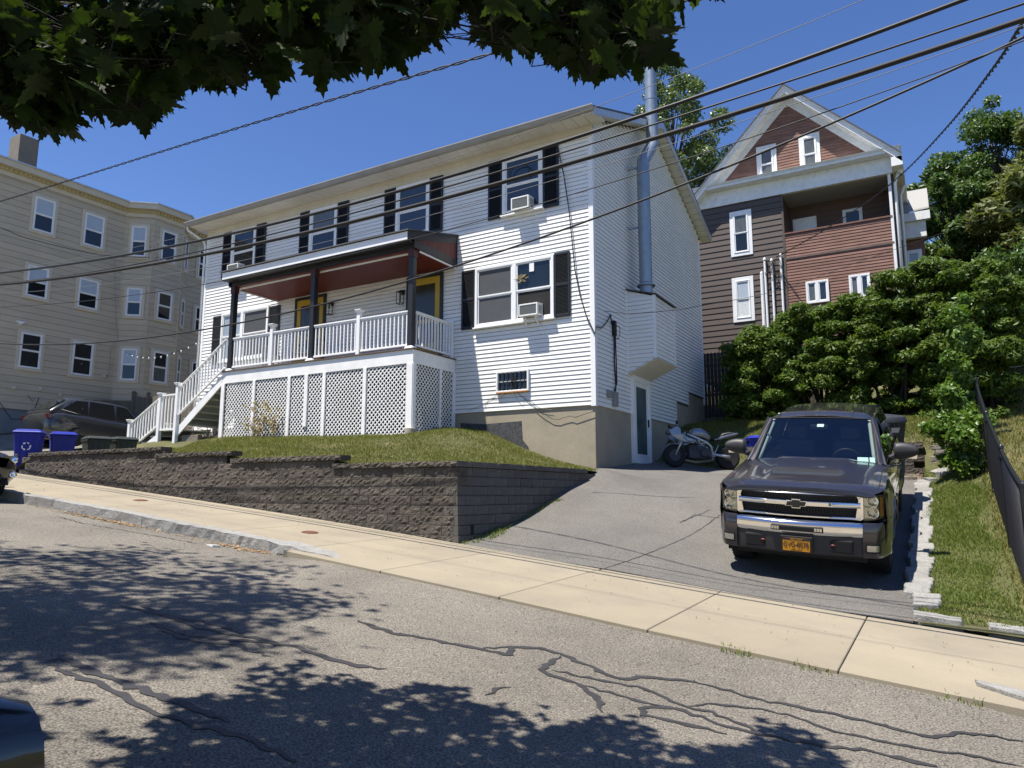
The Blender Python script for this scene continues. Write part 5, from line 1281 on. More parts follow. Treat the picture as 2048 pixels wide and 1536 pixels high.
# front edge of the hood rolling down to the grille
gsurf('hood_lip', xs, [0, .25, .5, .75, 1], lambda x, t: (lambda p: (p[0], p[1]-.02*math.sin(t*1.57), p[2]-.070*t*(1-.45*(x/.93)**6)))(hfn(x, -.955)), M_PAINT)
for s in (1, -1): MB().tube([(hfn(s*.865, y)[0], y, hoodz(.865, y)+.001) for y in [-.9+.07*k for k in range(20)]], .005, 4).build('panel_gap', M_DARKIN, truck)
def yf(x): return -1.035+.075*(x/.72)**2+.16*max(0, abs(x)-.72)**1.4*3
# dark core that closes the body
m = MB(); m.box(-.80, .80, -.86, .45, .5, 1.10); m.box(-.86, .86, .4, 3.3, .45, 1.22); m.box(-.86, .86, 3.4, 4.72, .55, .80); m.build('chassis', M_DARKIN, truck)
m = MB(); m.box(-.75, .75, -.9, 4.6, .34, .52); m.build('frame_rails', M_DARKIN, truck)
# grille
def bent(m, mt, nm, bevel=.006, parent=None, dy=0.):
    m.v = [(p[0], p[1]+yf(p[0])+dy, p[2]) for p in m.v]; o = m.build(nm, mt, parent or truck, bevel=bevel, seg=2); return o
def strip(m, x0, x1, y0, y1, z0, z1, n=14):
    for i in range(n):
        a, b = x0+(x1-x0)*i/n, x0+(x1-x0)*(i+1)/n
        m.add([(a, y0, z0), (b, y0, z0), (b, y1, z0), (a, y1, z0), (a, y0, z1), (b, y0, z1), (b, y1, z1), (a, y1, z1)], [(0, 1, 5, 4), (3, 2, 1, 0), (4, 5, 6, 7)]+([(0, 4, 7, 3)] if i == 0 else [])+([(1, 2, 6, 5)] if i == n-1 else []))
    return m
gr1 = bent(strip(MB(), -.70, .70, .05, .06, .86, 1.16), M_DARKIN, 'grille_backing', 0)
def chromebar(z0, z1, d0, d1, xa=.70):
    m = MB(); n = 20; rings = []
    for i in range(n+1):
        x = -xa+2*xa*i/n; y = yf(x)
        rings.append([(x, y+d1, z0), (x, y+d0+.012, z0), (x, y+d0, z0+.010), (x, y+d0, z1-.010), (x, y+d0+.012, z1), (x, y+d1, z1)])
    m.loft(rings); return m.build('grille_bar', M_CHROME, truck, auto=50)
chromebar(1.140, 1.162, -.006, .05); chromebar(1.003, 1.068, -.03, .04); chromebar(.862, .894, -.012, .05)
for s in (1, -1):
    m = MB(); m.prism([(s*.70, 0, .855), (s*.735, 0, .875), (s*.735, 0, 1.16), (s*.66, 0, 1.16), (s*.66, 0, 1.135), (s*.675, 0, 1.10), (s*.645, 0, .90), (s*.60, 0, .865)], (0, .05, 0)); bent(m, M_CHROME, 'grille_side', .008, dy=-.01)
m = MB()
for k in range(42):
    x = -.66+k*.0322
    for (a, b) in ((.895, 1.003), (1.068, 1.14)): m.bar((x, .03, a), (x+.03, .03, b), .005, .004, up=(0, 1, 0)); m.bar((x+.03, .034, a), (x, .034, b), .005, .004, up=(0, 1, 0))
m.v = [(p[0], p[1]+yf(p[0]), p[2]) for p in m.v]; stuff(m.build('grille_mesh', M_PLAST, truck))
# bow-tie emblem
def bow(sc, sh=0): return [(-.135*sc+sh, -.012*sc), (-.115*sc, .045*sc-.0), (-.042*sc, .045*sc), (-.042*sc, .062*sc), (.052*sc, .062*sc), (.045*sc, .045*sc), (.13*sc, .045*sc), (.112*sc, -.03*sc), (.047*sc, -.03*sc), (.052*sc, -.058*sc), (-.048*sc, -.058*sc), (-.045*sc, -.03*sc), (-.128*sc, -.03*sc)]
bow0 = [(-.130, -.030), (-.108, .036), (-.050, .036), (-.050, .058), (.050, .058), (.050, .036), (.130, .036), (.108, -.030), (.050, -.030), (.050, -.056), (-.050, -.056), (-.050, -.030)]
m = MB(); m.prism([(a, yf(0)-.058, 1.036+b) for a, b in bow0], (0, .03, 0)); em = m.build('emblem', M_CHROME, truck, bevel=.003)
cx_ = .86
m = MB(); m.prism([(a*.90, yf(0)-.062, 1.036+b*.80) for a, b in bow0], (0, .01, 0)); q = m.build('emblem_face', mat('emblem_black', (.02, .02, .02), .3), None); q.parent = em
# headlamps
for s in (1, -1):
    hl = MB(); n = 12; A = []
    def hp(t, z, d=0.):
        x = .735+.245*t; y = -.985+.05*t+.22*max(0, t-.45)**1.6*1.6+d
        return (s*(x-d*.6*ss(.5, 1, t)), y, z)
    zl = lambda t: .865+.035*t; zh = lambda t: 1.155+.012*t
    rings = [[hp(i/n, zl(i/n)+(zh(i/n)-zl(i/n))*v, .045) for i in range(n+1)] for v in (0, .33, .66, 1)]
    if s < 0: rings = [r_[::-1] for r_ in rings]
    hl.loft(rings, closed=False, cap=False); lamp = hl.build('headlight', M_REFL, truck, smooth=True)
    for zc, rr_ in ((1.09, .056), (.955, .060)):
        m = MB(); m.lathe([(.0, .02), (.02, .0), (rr_*.6, -.012), (rr_, -.035), (rr_+.006, -.035), (rr_+.006, .0)], 18, (0, 0, 0), axis='y'); m.v = [(p[0]+s*.825, p[1]-.915, p[2]+zc) for p in m.v]
        q = m.build('bulb_reflector', M_CHROME, None, auto=40); q.parent = lamp
    m = MB(); m.bar(hp(.02, 1.022, .01), hp(.98, 1.03, .01), .012, .012); q = m.build('lamp_divider', M_REFL, None); q.parent = lamp
    m = MB(); rings = [[hp(t, .90+.0*v+(.235)*v, .03) for t in (.70, .78, .86, .94)] for v in (0, .5, 1)]
    if s < 0: rings = [r_[::-1] for r_ in rings]
    m.loft(rings, closed=False, cap=False); q = m.build('amber_marker', M_AMB, None); q.parent = lamp
    m = MB(); rings = [[hp(i/n, zl(i/n)+(zh(i/n)-zl(i/n))*v, 0) for i in range(n+1)] for v in (0, .33, .66, 1)]
    if s < 0: rings = [r_[::-1] for r_ in rings]
    m.loft(rings, closed=False, cap=False); q = m.build('lamp_lens', M_LENS, None, smooth=True); q.parent = lamp
    m = MB(); m.tube([hp(i/n, zl(i/n)-.004, .008) for i in range(n+1)], .008, 5); q = m.build('lamp_gasket', M_DARKIN, None); q.parent = lamp
# fender filler around the lamp top and below, rolling in from the body side
for s in (1, -1):
    m = MB(); n = 10
    def hp2(t, z):
        x = .735+.245*t; y = -.985+.05*t+.22*max(0, t-.45)**1.6*1.6
        return (s*x, y, z)
    top = [hp2(i/n, 1.157+.012*i/n) for i in range(n+1)]
    hd = [(lambda q: (q[0], q[1]-.0, q[2]-.066))(hfn(s*(.735+.195*i/n), -.955+.115*max(0, i/n-.35)**1.5*1.6)) for i in range(n+1)]
    m.loft([top, hd] if s > 0 else [top[::-1], hd[::-1]], closed=False, cap=False)
    a = hp2(1, 1.169); 
    fe = [[(s*halfw(-.86, .46+.72*v), -.86, .46+(topz(-.86)-.46)*v) for v in (.55, .7, .85, 1)], [hp2(1, .90+.27*u) for u in (0, .33, .66, 1)]]
    m.loft(fe if s < 0 else [r_[::-1] for r_ in fe], closed=False, cap=False)
    m.build('fender_front', M_PAINT, truck, smooth=True)
# bumper
def bumper(x0, x1, prof, mt, nm, n=24, wrap=False):
    m = MB(); rings = []
    for i in range(n+1):
        x = x0+(x1-x0)*i/n
        def pos(px, d, z):
            ax = abs(px); y = -1.095+.07*(ax/.72)**2
            if ax > .86: y += 9*(ax-.86)**1.8
            return (px, y+d, z)
        rings.append([pos(x, d, z) for d, z in prof])
    m.loft(rings); return m.build(nm, mt, truck, auto=38)
bumper(-.72, .72, [(.10, .665), (.012, .668), (.0, .685), (-.006, .73), (.004, .765), (-.002, .79), (.015, .815), (.045, .832), (.12, .84)], M_CHROME, 'bumper_chrome')
for s in (1, -1):
    a, b = (.722, 1.005) if s > 0 else (-1.005, -.722)
    bumper(a, b, [(.12, .42), (.01, .425), (-.012, .46), (-.012, .70), (.002, .80), (.03, .838), (.14, .842)], M_PAINT, 'bumper_corner', 14)
    a, b = sorted((s*.75, s*.905)); fg = bumper(a, b, [(.05, .485), (-.016, .49), (-.016, .60), (.05, .605)], M_DARKIN, 'fog_lamp', 6)
    a, b = sorted((s*.765, s*.89)); q = bumper(a, b, [(.05, .505), (-.021, .51), (-.021, .58), (.05, .585)], M_REFL, 'fog_lens', 6); q.parent = fg
    # tow hooks
    m = MB(); m.tube([(s*.40+.06*math.cos(t), -.98-.09*math.sin(t)*.9, .555) for t in [math.pi*k/8 for k in range(9)]], .014, 6); m.build('tow_hook', mat('red_hook', (.14, .02, .015), .5), truck, smooth=True)
bumper(-.72, .72, [(.14, .41), (.04, .415), (.015, .44), (.012, .50), (.012, .60), (.016, .662), (.12, .664)], M_PLAST, 'lower_valance')
for s in (1, -1):
    m = MB(); m.box(s*.42-.20, s*.42+.20, -1.085+.02, -1.0, .465, .63); m.build('valance_opening', M_DARKIN, truck, bevel=.02)
m = MB(); m.box(-.30, .30, -1.108, -1.06, .705, .765); sl = m.build('bumper_slot', M_DARKIN, truck, bevel=.012)
m = MB(); m.box(-.315, .315, -1.106, -1.06, .692, .703); q = m.build('slot_trim', M_CHROME, None, bevel=.004); q.parent = sl
for s in (1, -1):
    for k in range(3):
        m = MB(); m.box(s*.245-.045+k*.03, s*.245-.018+k*.03, -1.114, -1.10, .715, .755); q = m.build('light_cube', M_REFL, None, bevel=.003); q.parent = sl
# number plate
m = MB(); m.box(-.185, .185, -1.13, -1.105, .445, .645); pl = m.build('plate_frame', M_BLACK, truck, bevel=.008)
m = MB(); m.box(-.155, .155, -1.136, -1.129, .465, .625); q = m.build('number_plate', mat('plate_gold', (.62, .27, .015), .45, var=.08, vs=10), None, bevel=.003); q.parent = pl
m = MB(); m.box(-.155, .155, -1.138, -1.1355, .600, .6255); q = m.build('plate_band', mat('plate_navy', (.012, .016, .035), .5), None); q.parent = pl
def text_obj(txt, size, loc, mt, parent, sx=1., ext=.001, rot=(math.pi/2, 0, 0), name='lettering'):
    cu = bpy.data.curves.new(name, 'FONT'); cu.body = txt; cu.size = size; cu.align_x = 'CENTER'; cu.align_y = 'CENTER'; cu.extrude = ext
    o = bpy.data.objects.new(name, cu); COL.objects.link(o)
    dg = bpy.context.evaluated_depsgraph_get(); me = bpy.data.meshes.new_from_object(o.evaluated_get(dg)); bpy.data.objects.remove(o)
    me.materials.clear(); me.materials.append(mt); b = bpy.data.objects.new(name, me); COL.objects.link(b); b.parent = parent; b.location = loc; b.rotation_euler = rot; b.scale = (sx, 1, 1); return b
M_INK = mat('plate_ink', (.03, .014, .02), .5)
text_obj('GVG', .092, (-.082, -1.1375, .541), M_INK, pl, .72, .002); text_obj('8078', .092, (.075, -1.1375, .541), M_INK, pl, .72, .002)
m = MB(); m.prism([(-.012, -1.1365, .538), (.012, -1.1365, .530), (.014, -1.1365, .552), (.0, -1.1365, .548)], (0, -.002, 0)); q = m.build('state_mark', M_INK, None); q.parent = pl
text_obj('NEW YORK', .026, (0, -1.139, .6125), mat('plate_gold2', (.60, .30, .03), .5), pl, 1.0, .001); text_obj('EMPIRE STATE', .020, (0, -1.1375, .4785), M_INK, pl, 1.0, .001)
# cab
RZ = 1.865
def cabx(y, z):           # half width of the greenhouse
    return .905-.215*((z-1.30)/(RZ-1.30))
def roofp(x, y):
    z = RZ+.055*(1-(x/.70)**2)-.055*ss(1.55, 1.26, y)-.05*ss(2.9, 3.28, y)-.045*ss(.60, .70, abs(x)); return (x, y-.03*(1-(x/.7)**2)*ss(1.5, 1.26, y), z)
gsurf('roof', [-.70+.05*i for i in range(29)], [1.26+.0505*i for i in range(41)], roofp, M_PAINT)
def ap(t): return Vector((.80-.115*t, .50+.77*t, 1.275+(RZ-.045-1.275)*t))      # A-pillar line
WS = []
n = 12
for j in range(9):
    t = j/8; c = ap(t); WS.append([(c.x*(-1+2*i/n), c.y-.09*(1-(-1+2*i/n)**2)*(1-.5*t), c.z+.02*(1-(-1+2*i/n)**2)*t) for i in range(n+1)])
m = MB(); m.loft(WS, closed=False, cap=False); ws = m.build('windshield', M_WSG, truck, smooth=True)
BL = [WS[0][i] for i in range(n+1)]
m = MB(); m.tube([(p[0], p[1]-.004, p[2]) for p in WS[0]], .012, 6); m.tube([WS[j][0] for j in range(9)], .013, 6); m.tube([WS[j][-1] for j in range(9)], .013, 6); m.tube(WS[-1], .012, 6); q = m.build('windshield_seal', M_DARKIN, None, smooth=True); q.parent = ws
for s in (1, -1):
    m = MB(); P = [ap(t) for t in (0, .2, .4, .6, .8, 1)]
    a_ = [Vector((s*p.x, p.y, p.z)) for p in P]; o_ = [Vector((s*(p.x+.085-.02*k/5), p.y+.10, p.z+.012)) for k, p in enumerate(P)]
    md = [(x1+x2)/2+Vector((s*.03, -.035, .02)) for x1, x2 in zip(a_, o_)]
    r_ = [a_, md, o_]; m.loft(r_ if s > 0 else [q[::-1] for q in r_], closed=False, cap=False); m.build('a_pillar', M_PAINT, truck, smooth=True)
    # side glass and pillars
    def sp(y, z, d=0): return (s*(cabx(y, z)+d), y, z)
    fr = [(.66, 1.31), (1.00, 1.55), (1.40, 1.79), (1.90, 1.80), (1.90, 1.31)]
    rr2 = [(2.00, 1.31), (2.00, 1.80), (2.72, 1.79), (2.90, 1.60), (2.93, 1.31)]
    for poly in (fr, rr2):
        m = MB(); m.add([sp(*p) for p in poly], [tuple(range(len(poly))) if s > 0 else tuple(range(len(poly)-1, -1, -1))]); m.build('side_window', M_SIDEG, truck)
    def pill(poly, nm='pillar'):
        m = MB(); m.prism([sp(*p, .004) for p in poly], (-s*.03, 0, 0)); m.build(nm, M_PAINT, truck, bevel=.006, seg=1)
    pill([(1.89, 1.28), (2.01, 1.28), (2.01, 1.84), (1.89, 1.84)], 'b_pillar'); pill([(2.92, 1.28), (3.28, 1.28), (3.20, 1.84), (2.70, 1.84), (2.89, 1.60)], 'c_pillar')
    pill([(1.24, 1.79), (1.42, 1.785), (1.90, 1.795), (2.72, 1.785), (3.2, 1.79), (3.2, 1.826), (1.34, 1.826)], 'roof_rail'); pill([(.52, 1.275), (3.3, 1.275), (3.3, 1.315), (.60, 1.315)], 'belt_rail')
    pill([(.50, 1.29), (.66, 1.30), (1.42, 1.80), (1.27, 1.83)], 'door_frame')
m = MB(); m.prism([(-.87, 3.28, 1.25), (.87, 3.28, 1.25), (.69, 3.22, 1.85), (-.69, 3.22, 1.85)], (0, .03, 0)); m.build('cab_back', M_SIDEG, truck)
m = MB(); m.box(-.87, .87, 3.25, 3.30, .8, 1.30); m.build('cab_rear_wall', M_PAINT, truck)
# cowl, wipers
m = MB(); r_ = [[(p[0]*1.06, p[1]-.015, p[2]-.012) for p in WS[0]], [(p[0]*1.08, p[1]-.13, hoodz(p[0], .46)-.012) for p in WS[0]]]; m.loft(r_[::-1], closed=False, cap=False); m.build('cowl', M_PLAST, truck)
for (a, b, c) in (((.28, .36, 1.315), (.02, .46, 1.335), (-.42, .50, 1.345)), ((.68, .42, 1.285), (.42, .44, 1.33), (-.02, .43, 1.345))):
    m = MB(); m.bar(a, b, .025, .016); m.bar(b, c, .022, .012); m.bar((b[0]+.1, b[1]+.01, b[2]-.014), (c[0]-.05, c[1]+.01, c[2]-.010), .012, .02); m.build('wiper', M_BLACK, truck, bevel=.004, seg=1)
# antenna, toll tag, stickers, mirror
m = MB(); m.lathe([(.03, 1.885), (.026, 1.905), (.008, 1.92), (.005, 2.05)], 8, (.42, 1.55, 0)); m.build('antenna', M_BLACK, truck)
def on_ws(u, t, d=.012):
    c = ap(t); x = c.x*u; return Vector((x, c.y-.09*(1-u*u)*(1-.5*t)+d, c.z+.02*(1-u*u)*t-.003))
M_STK = mat('sticker_mint', (.60, .76, .68), .6); M_STW = mat('sticker_white', (.72, .78, .76), .6)
def sticker(u0, u1, t0, t1, mt, nm='sticker'):
    m = MB(); m.add([on_ws(u0, t0), on_ws(u1, t0), on_ws(u1, t1), on_ws(u0, t1)], [(0, 1, 2, 3)]); q = m.build(nm, mt, None); q.parent = ws
sticker(-.03, .10, .80, .86, M_STW, 'toll_tag'); sticker(.70, .87, .06, .17, M_STK); sticker(.89, .97, .06, .17, M_STK)
m = MB(); m.box(-.12, .12, 1.13, 1.16, 1.68, 1.745); q = m.build('rear_view_mirror', M_BLACK, None, bevel=.01); q.parent = ws
# interior
m = MB(); rings = []
for i in range(17):
    x = -.78+1.56*i/16; h = 1.25+.05*math.exp(-((x-.36)/.24)**2)+.035*math.exp(-((x+.05)/.3)**2); rings.append([(x, .55, 1.10), (x, .62, h-.05), (x, .80, h), (x, .98, h-.02), (x, 1.02, 1.0)])
m.loft(rings); m.build('dashboard', mat('dash_grey', (.30, .32, .31), .7), truck, auto=50)
m = MB(); m.tube([(.37+.185*math.cos(a), 1.08-.06*math.sin(a), 1.24+.175*math.sin(a)) for a in [2*math.pi*k/24 for k in range(25)]], .015, 6); m.bar((.20, 1.09, 1.24), (.54, 1.09, 1.24), .05, .02); m.build('steering_wheel', M_BLACK, truck, smooth=True)
for x_ in (-.38, .38):
    m = MB(); m.box(x_-.25, x_+.25, 1.55, 1.70, .95, 1.46); m.box(x_-.14, x_+.14, 1.58, 1.68, 1.47, 1.68); m.box(x_-.25, x_+.25, 1.15, 1.6, .85, 1.0); m.build('seat', mat('seat_dark', (.05, .052, .055), .85), truck, bevel=.04)
for s in (1, -1):
    m = MB(); m.tube([(s*(ap(t).x-.03), ap(t).y+.07, ap(t).z-.02) for t in (0, .25, .5, .75, 1)], .028, 8); m.build('pillar_trim', mat('trim_beige', (.34, .37, .34), .7), truck, smooth=True)
m = MB(); m.tube([(-.70, 1.0, 1.62), (-.66, 1.02, 1.55), (-.71, 1.0, 1.48)], .012, 6); m.build('grab_handle', MATS['trim_beige'], truck)
# bed
m = MB(); m.box(-.93, -.85, 3.36, 4.78, .75, 1.36); m.box(.85, .93, 3.36, 4.78, .75, 1.36); m.box(-.93, .93, 4.70, 4.80, .60, 1.36); m.box(-.90, .90, 3.36, 3.42, .75, 1.34); m.build('bed', M_PAINT, truck, bevel=.015)
for s in (1, -1):
    m = MB(); m.box(s*.89-.07, s*.89+.07, 3.36, 4.80, 1.355, 1.385); m.build('bed_rail', M_PLAST, truck, bevel=.01)
m = MB(); m.box(-.99, .99, 4.80, 4.95, .52, .72); m.build('rear_bumper', M_CHROME, truck, bevel=.03)
# wheels: tyre, rim with spokes, hub
def wheel(x, y, s):
    m = MB(); prof = [(.23, -.13), (.30, -.140), (.385, -.142), (.415, -.125), (.425, -.08), (.427, 0), (.425, .08), (.415, .125), (.385, .142), (.30, .140), (.23, .13)]
    m.lathe(prof, 40, (0, 0, 0), axis='x'); m.v = [(p[0]+x, p[1]+y, p[2]+WR) for p in m.v]; w = m.build('wheel', M_TYRE, truck, auto=50)
    m = MB()
    for k in range(40):
        a = 2*math.pi*k/40
        for (x0, x1, of) in ((-.13, -.05, 0), (-.04, .04, .08), (.05, .13, 0)):
            b = a+of; m.bar((x+x0, y+.424*math.cos(b), WR+.424*math.sin(b)), (x+x1, y+.424*math.cos(b+.03), WR+.424*math.sin(b+.03)), .03, .016, up=(0, math.cos(b), math.sin(b)))
    q = stuff(m.build('tread', M_TYRE, None)); q.parent = w
    m = MB(); d = s*.10; m.lathe([(.235, -.13), (.245, -.12), (.225, -.05), (.225, .05), (.245, .12), (.235, .13)], 32, (x, y, WR), axis='x')
    for k in range(6):
        a = 2*math.pi*k/6+.3; e = Vector((0, math.cos(a), math.sin(a))); t = Vector((0, -math.sin(a), math.cos(a)))
        c0 = Vector((x+d, y, WR))+e*.05; c1 = Vector((x+d*1.05, y, WR))+e*.228
        m.prism([c0-t*.04, c1-t*.055, c1+t*.055, c0+t*.04], (-s*.03, 0, 0))
    m.lathe([(.0, d-s*.03), (.075, d-s*.03), (.075, d+s*.012), (.04, d+s*.03), (.0, d+s*.03)], 16, (x, y, WR), axis='x')
    q = m.build('rim', M_RIM, None, auto=40); q.parent = w
    m = MB(); m.lathe([(.0, -.02), (.20, -.02), (.20, .02), (.0, .02)], 24, (x+s*.02, y, WR), axis='x'); q = m.build('brake_disc', M_DARKIN, None); q.parent = w
for s in (1, -1):
    for c in (0, WB): wheel(s*.83, c, s)
# black bin strapped in the bed
bn = thing('black_tub', 'black ribbed plastic tub standing up in the pickup bed', 'tub', (0, 0, 0), local=True)
bn.location = Vector((-1.62, 10.68, .665))+Matrix.Rotation(TH, 3, 'X') @ Vector((.74, 4.25, .62)); bn.rotation_euler = (TH, TR, .1)
m = MB(); rg = [[(.34*a*math.cos(t)**1, .30*a*math.sin(t), z) for t in [2*math.pi*k/20 for k in range(20)]] for a, z in ((.75, 0), (.9, .55), (.96, .78), (1.02, .80), (1.02, .84), (.9, .90), (.2, .93))]
m.loft(rg); m.build('tub_body', mat('tub_black', (.03, .032, .036), .5), bn, auto=40)
m = MB()
for k in range(7): m.bar((-.2+k*.066, -.30, .2), (-.2+k*.066, -.31, .78), .014, .012, up=(0, 1, 0))
m.build('rib', MATS['tub_black'], bn)
# ================================================================== motorcycle (local: x runs from front axle to the rear, z up)
M_SILV = mat('silver_paint', (.24, .25, .27), .3, metal=.7, coat=.7)
M_ENG = mat('engine_grey', (.06, .06, .062), .5, metal=.5, var=.3, vs=12)
mf, mr = Vector((-5.74, 17.72, 0)), Vector((-4.64, 18.58, 0)); mf.z = dz(mf.x, mf.y); mr.z = dz(mr.x, mr.y)
d_ = mr-mf; mrot = (0, 0, math.atan2(d_.y, d_.x))
moto = thing('motorcycle', 'silver sport motorcycle leaning on its stand beside the white house', 'motorcycle', tuple(mf), local=True, rot=(-.10, -math.atan2(d_.z, d_.xy.length), mrot[2]))
WBm = 1.40
def mwheel(x, r, w, hub):
    m = MB(); m.lathe([(r*.70, -w*.45), (r*.82, -w*.5), (r*.95, -w*.38), (r, 0), (r*.95, w*.38), (r*.82, w*.5), (r*.70, w*.45)], 30, (x, 0, r), axis='y'); wl = m.build('wheel', M_TYRE, moto, smooth=True)
    m = MB(); m.lathe([(r*.71, -w*.44), (r*.64, -w*.25), (r*.64, w*.25), (r*.71, w*.44)], 30, (x, 0, r), axis='y')
    for k in range(3):
        for dd in (-.12, .12):
            a = 2*math.pi*k/3+dd; m.bar((x, 0, r), (x+r*.66*math.cos(a), 0, r+r*.66*math.sin(a)), .03, .022, up=(0, 1, 0))
    m.lathe([(.0, -.05), (.05, -.05), (.05, .05), (.0, .05)], 14, (x, 0, r), axis='y'); q = m.build('rim', mat('moto_rim', (.10, .10, .105), .4, metal=.6), None, auto=40); q.parent = wl
    m = MB(); m.lathe([(.07, -.062), (.145, -.062), (.145, -.057), (.07, -.057)], 24, (x, 0, r), axis='y'); q = m.build('brake_disc', M_ENG, None); q.parent = wl
mwheel(0, .30, .12, 0); mwheel(WBm, .31, .17, 0)
for s in (-.085, .085):
    m = MB(); m.tube([(.0, s, .30), (.20, s, .72), (.27, s, .90)], [.026, .026, .022], 10); m.build('fork', M_ALU, moto, smooth=True)
# front mudguard
m = MB(); rg = []
for k in range(11):
    a = R(20+120*k/10); r_ = .325; rg.append([(r_*math.cos(math.pi-a), y, .30+r_*math.sin(a)-.05*(abs(y)/.08)**2) for y in (-.08, -.05, 0, .05, .08)])
m.loft(rg, closed=False, cap=False); m.build('mudguard', M_SILV, moto, smooth=True)
def blob(name, pts, mt, n=14, parent=None, pw=2.4):
    """loft of rounded cross-sections: (x, zc, half height, half width)"""
    m = MB(); rg = []
    for x, zc, hh, hw in pts:
        ring = []
        for k in range(n):
            a = 2*math.pi*k/n; c, s_ = math.cos(a), math.sin(a)
            ring.append((x, hw*math.copysign(abs(c)**(2/pw), c), zc+hh*math.copysign(abs(s_)**(2/pw), s_)))
        rg.append(ring)
    m.loft(rg); return m.build(name, mt, parent or moto, auto=55)
blob('fuel_tank', [(.40, .86, .03, .06), (.44, .87, .10, .12), (.55, .89, .13, .16), (.68, .89, .14, .165), (.80, .85, .13, .15), (.90, .80, .09, .11), (.94, .78, .05, .08)], M_SILV)
blob('rider_seat', [(.88, .77, .03, .09), (.98, .765, .045, .12), (1.12, .775, .045, .13), (1.24, .80, .04, .11)], M_BLACK)
blob('pillion_seat', [(1.22, .855, .02, .09), (1.28, .885, .045, .11), (1.45, .92, .045, .10), (1.56, .94, .02, .07)], mat('seat_vinyl', (.05, .05, .052), .55))
blob('tail_fairing', [(1.02, .74, .03, .13), (1.18, .78, .05, .14), (1.36, .84, .05, .13), (1.55, .90, .045, .10), (1.68, .94, .02, .06)], M_SILV)
# half fairing with opening
for s in (1, -1):
    m = MB(); P = [(-.16, .92), (-.10, .76), (.05, .66), (.20, .62), (.42, .60), (.52, .66), (.40, .72), (.25, .74), (.12, .82), (.10, .96), (.02, 1.02)]
    m.prism([(x, s*(.10+.10*min(1, max(0, x+.16)/.3)), z) for x, z in P], (0, s*.03, 0)); m.build('side_fairing', M_SILV, moto, bevel=.012)
    m = MB(); m.tube([(.16, s*.215, .73), (.30, s*.225, .64), (.44, s*.22, .66), (.50, s*.21, .71)], .02, 8); m.build('fairing_bar', M_SILV, moto, smooth=True)
    m = MB(); m.tube([(.30, s*.13, .84), (.55, s*.17, .74), (.80, s*.16, .64), (.92, s*.13, .55), (.95, s*.12, .35)], .03, 8); m.build('frame_spar', M_ALU, moto, smooth=True)
    m = MB(); m.tube([(.55, s*.17, .74), (.62, s*.15, .62), (.80, s*.14, .62), (.70, s*.16, .70)], .018, 6); m.build('frame_brace', M_ALU, moto, smooth=True)
    m = MB(); m.tube([(.95, s*.12, .36), (1.2, s*.13, .33), (WBm, s*.13, .31)], .034, 8); m.build('swingarm', M_ALU, moto, smooth=True)
    m = MB(); m.tube([(.22, s*.10, .98), (.25, s*.26, .96), (.33, s*.34, .95)], .014, 6); m.tube([(.27, s*.29, .955), (.34, s*.355, .948)], .02, 8); m.build('handlebar', M_BLACK, moto, smooth=True)
    m = MB(); m.tube([(.02, s*.12, 1.02), (-.02, s*.26, 1.08)], .008, 5); m.lathe([(.0, 0), (.05, .0), (.055, .02), (.03, .04), (.0, .045)], 12, (-.03, s*.28, 1.09), axis='x'); m.build('mirror', M_BLACK, moto)
    m = MB(); m.tube([(.92, s*.16, .42), (1.0, s*.17, .40), (1.05, s*.17, .50), (1.10, s*.16, .60)], .012, 6); m.build('footpeg_bracket', M_ALU, moto, smooth=True)
blob('headlight', [(-.20, .88, .04, .06), (-.17, .89, .075, .11), (-.05, .91, .10, .13)], mat('moto_lamp', (.12, .13, .14), .1, spec=.8))
m = MB(); rg = [[(-.14+.02*q, -.12+.04*k, .98+.0*q) for k in range(7)] for q in range(1)]
m.loft([[(-.12, y, .97) for y in (-.13, -.08, 0, .08, .13)], [(.0, y, 1.07-.3*y*y) for y in (-.12, -.08, 0, .08, .12)], [(.12, y, 1.13-.5*y*y) for y in (-.09, -.06, 0, .06, .09)]], closed=False, cap=False); m.build('windscreen', M_BLACK, moto, smooth=True)
m = MB(); m.box(.34, .78, -.14, .14, .24, .56); m.box(.62, .90, -.16, .16, .28, .50); m.lathe([(.0, -.19), (.09, -.19), (.10, -.17), (.10, .17), (.09, .19), (.0, .19)], 16, (.72, 0, .38), axis='y')
for k in range(6): m.box(.36, .58, -.155, .155, .44+k*.03, .452+k*.03)
m.build('engine', M_ENG, moto, bevel=.02)
m = MB(); m.tube([(.35, .08, .40), (.30, .10, .22), (.6, .14, .18), (1.0, .19, .24)], .028, 8); m.tube([(1.0, .19, .24), (1.12, .20, .30), (1.45, .21, .44)], [.03, .055, .055], 12); m.build('exhaust', M_ALU, moto, smooth=True)
m = MB(); m.tube([(.85, -.14, .30), (.95, -.34, .01), (.99, -.36, .005)], .012, 6); m.build('side_stand', M_BLACK, moto)
m = MB(); m.loft([[(WBm+.34*math.cos(a), y, .31+.34*math.sin(a)) for y in (-.07, 0, .07)] for a in [R(30+80*k/8) for k in range(9)]], closed=False, cap=False); m.build('rear_mudguard', M_BLACK, moto, smooth=True)

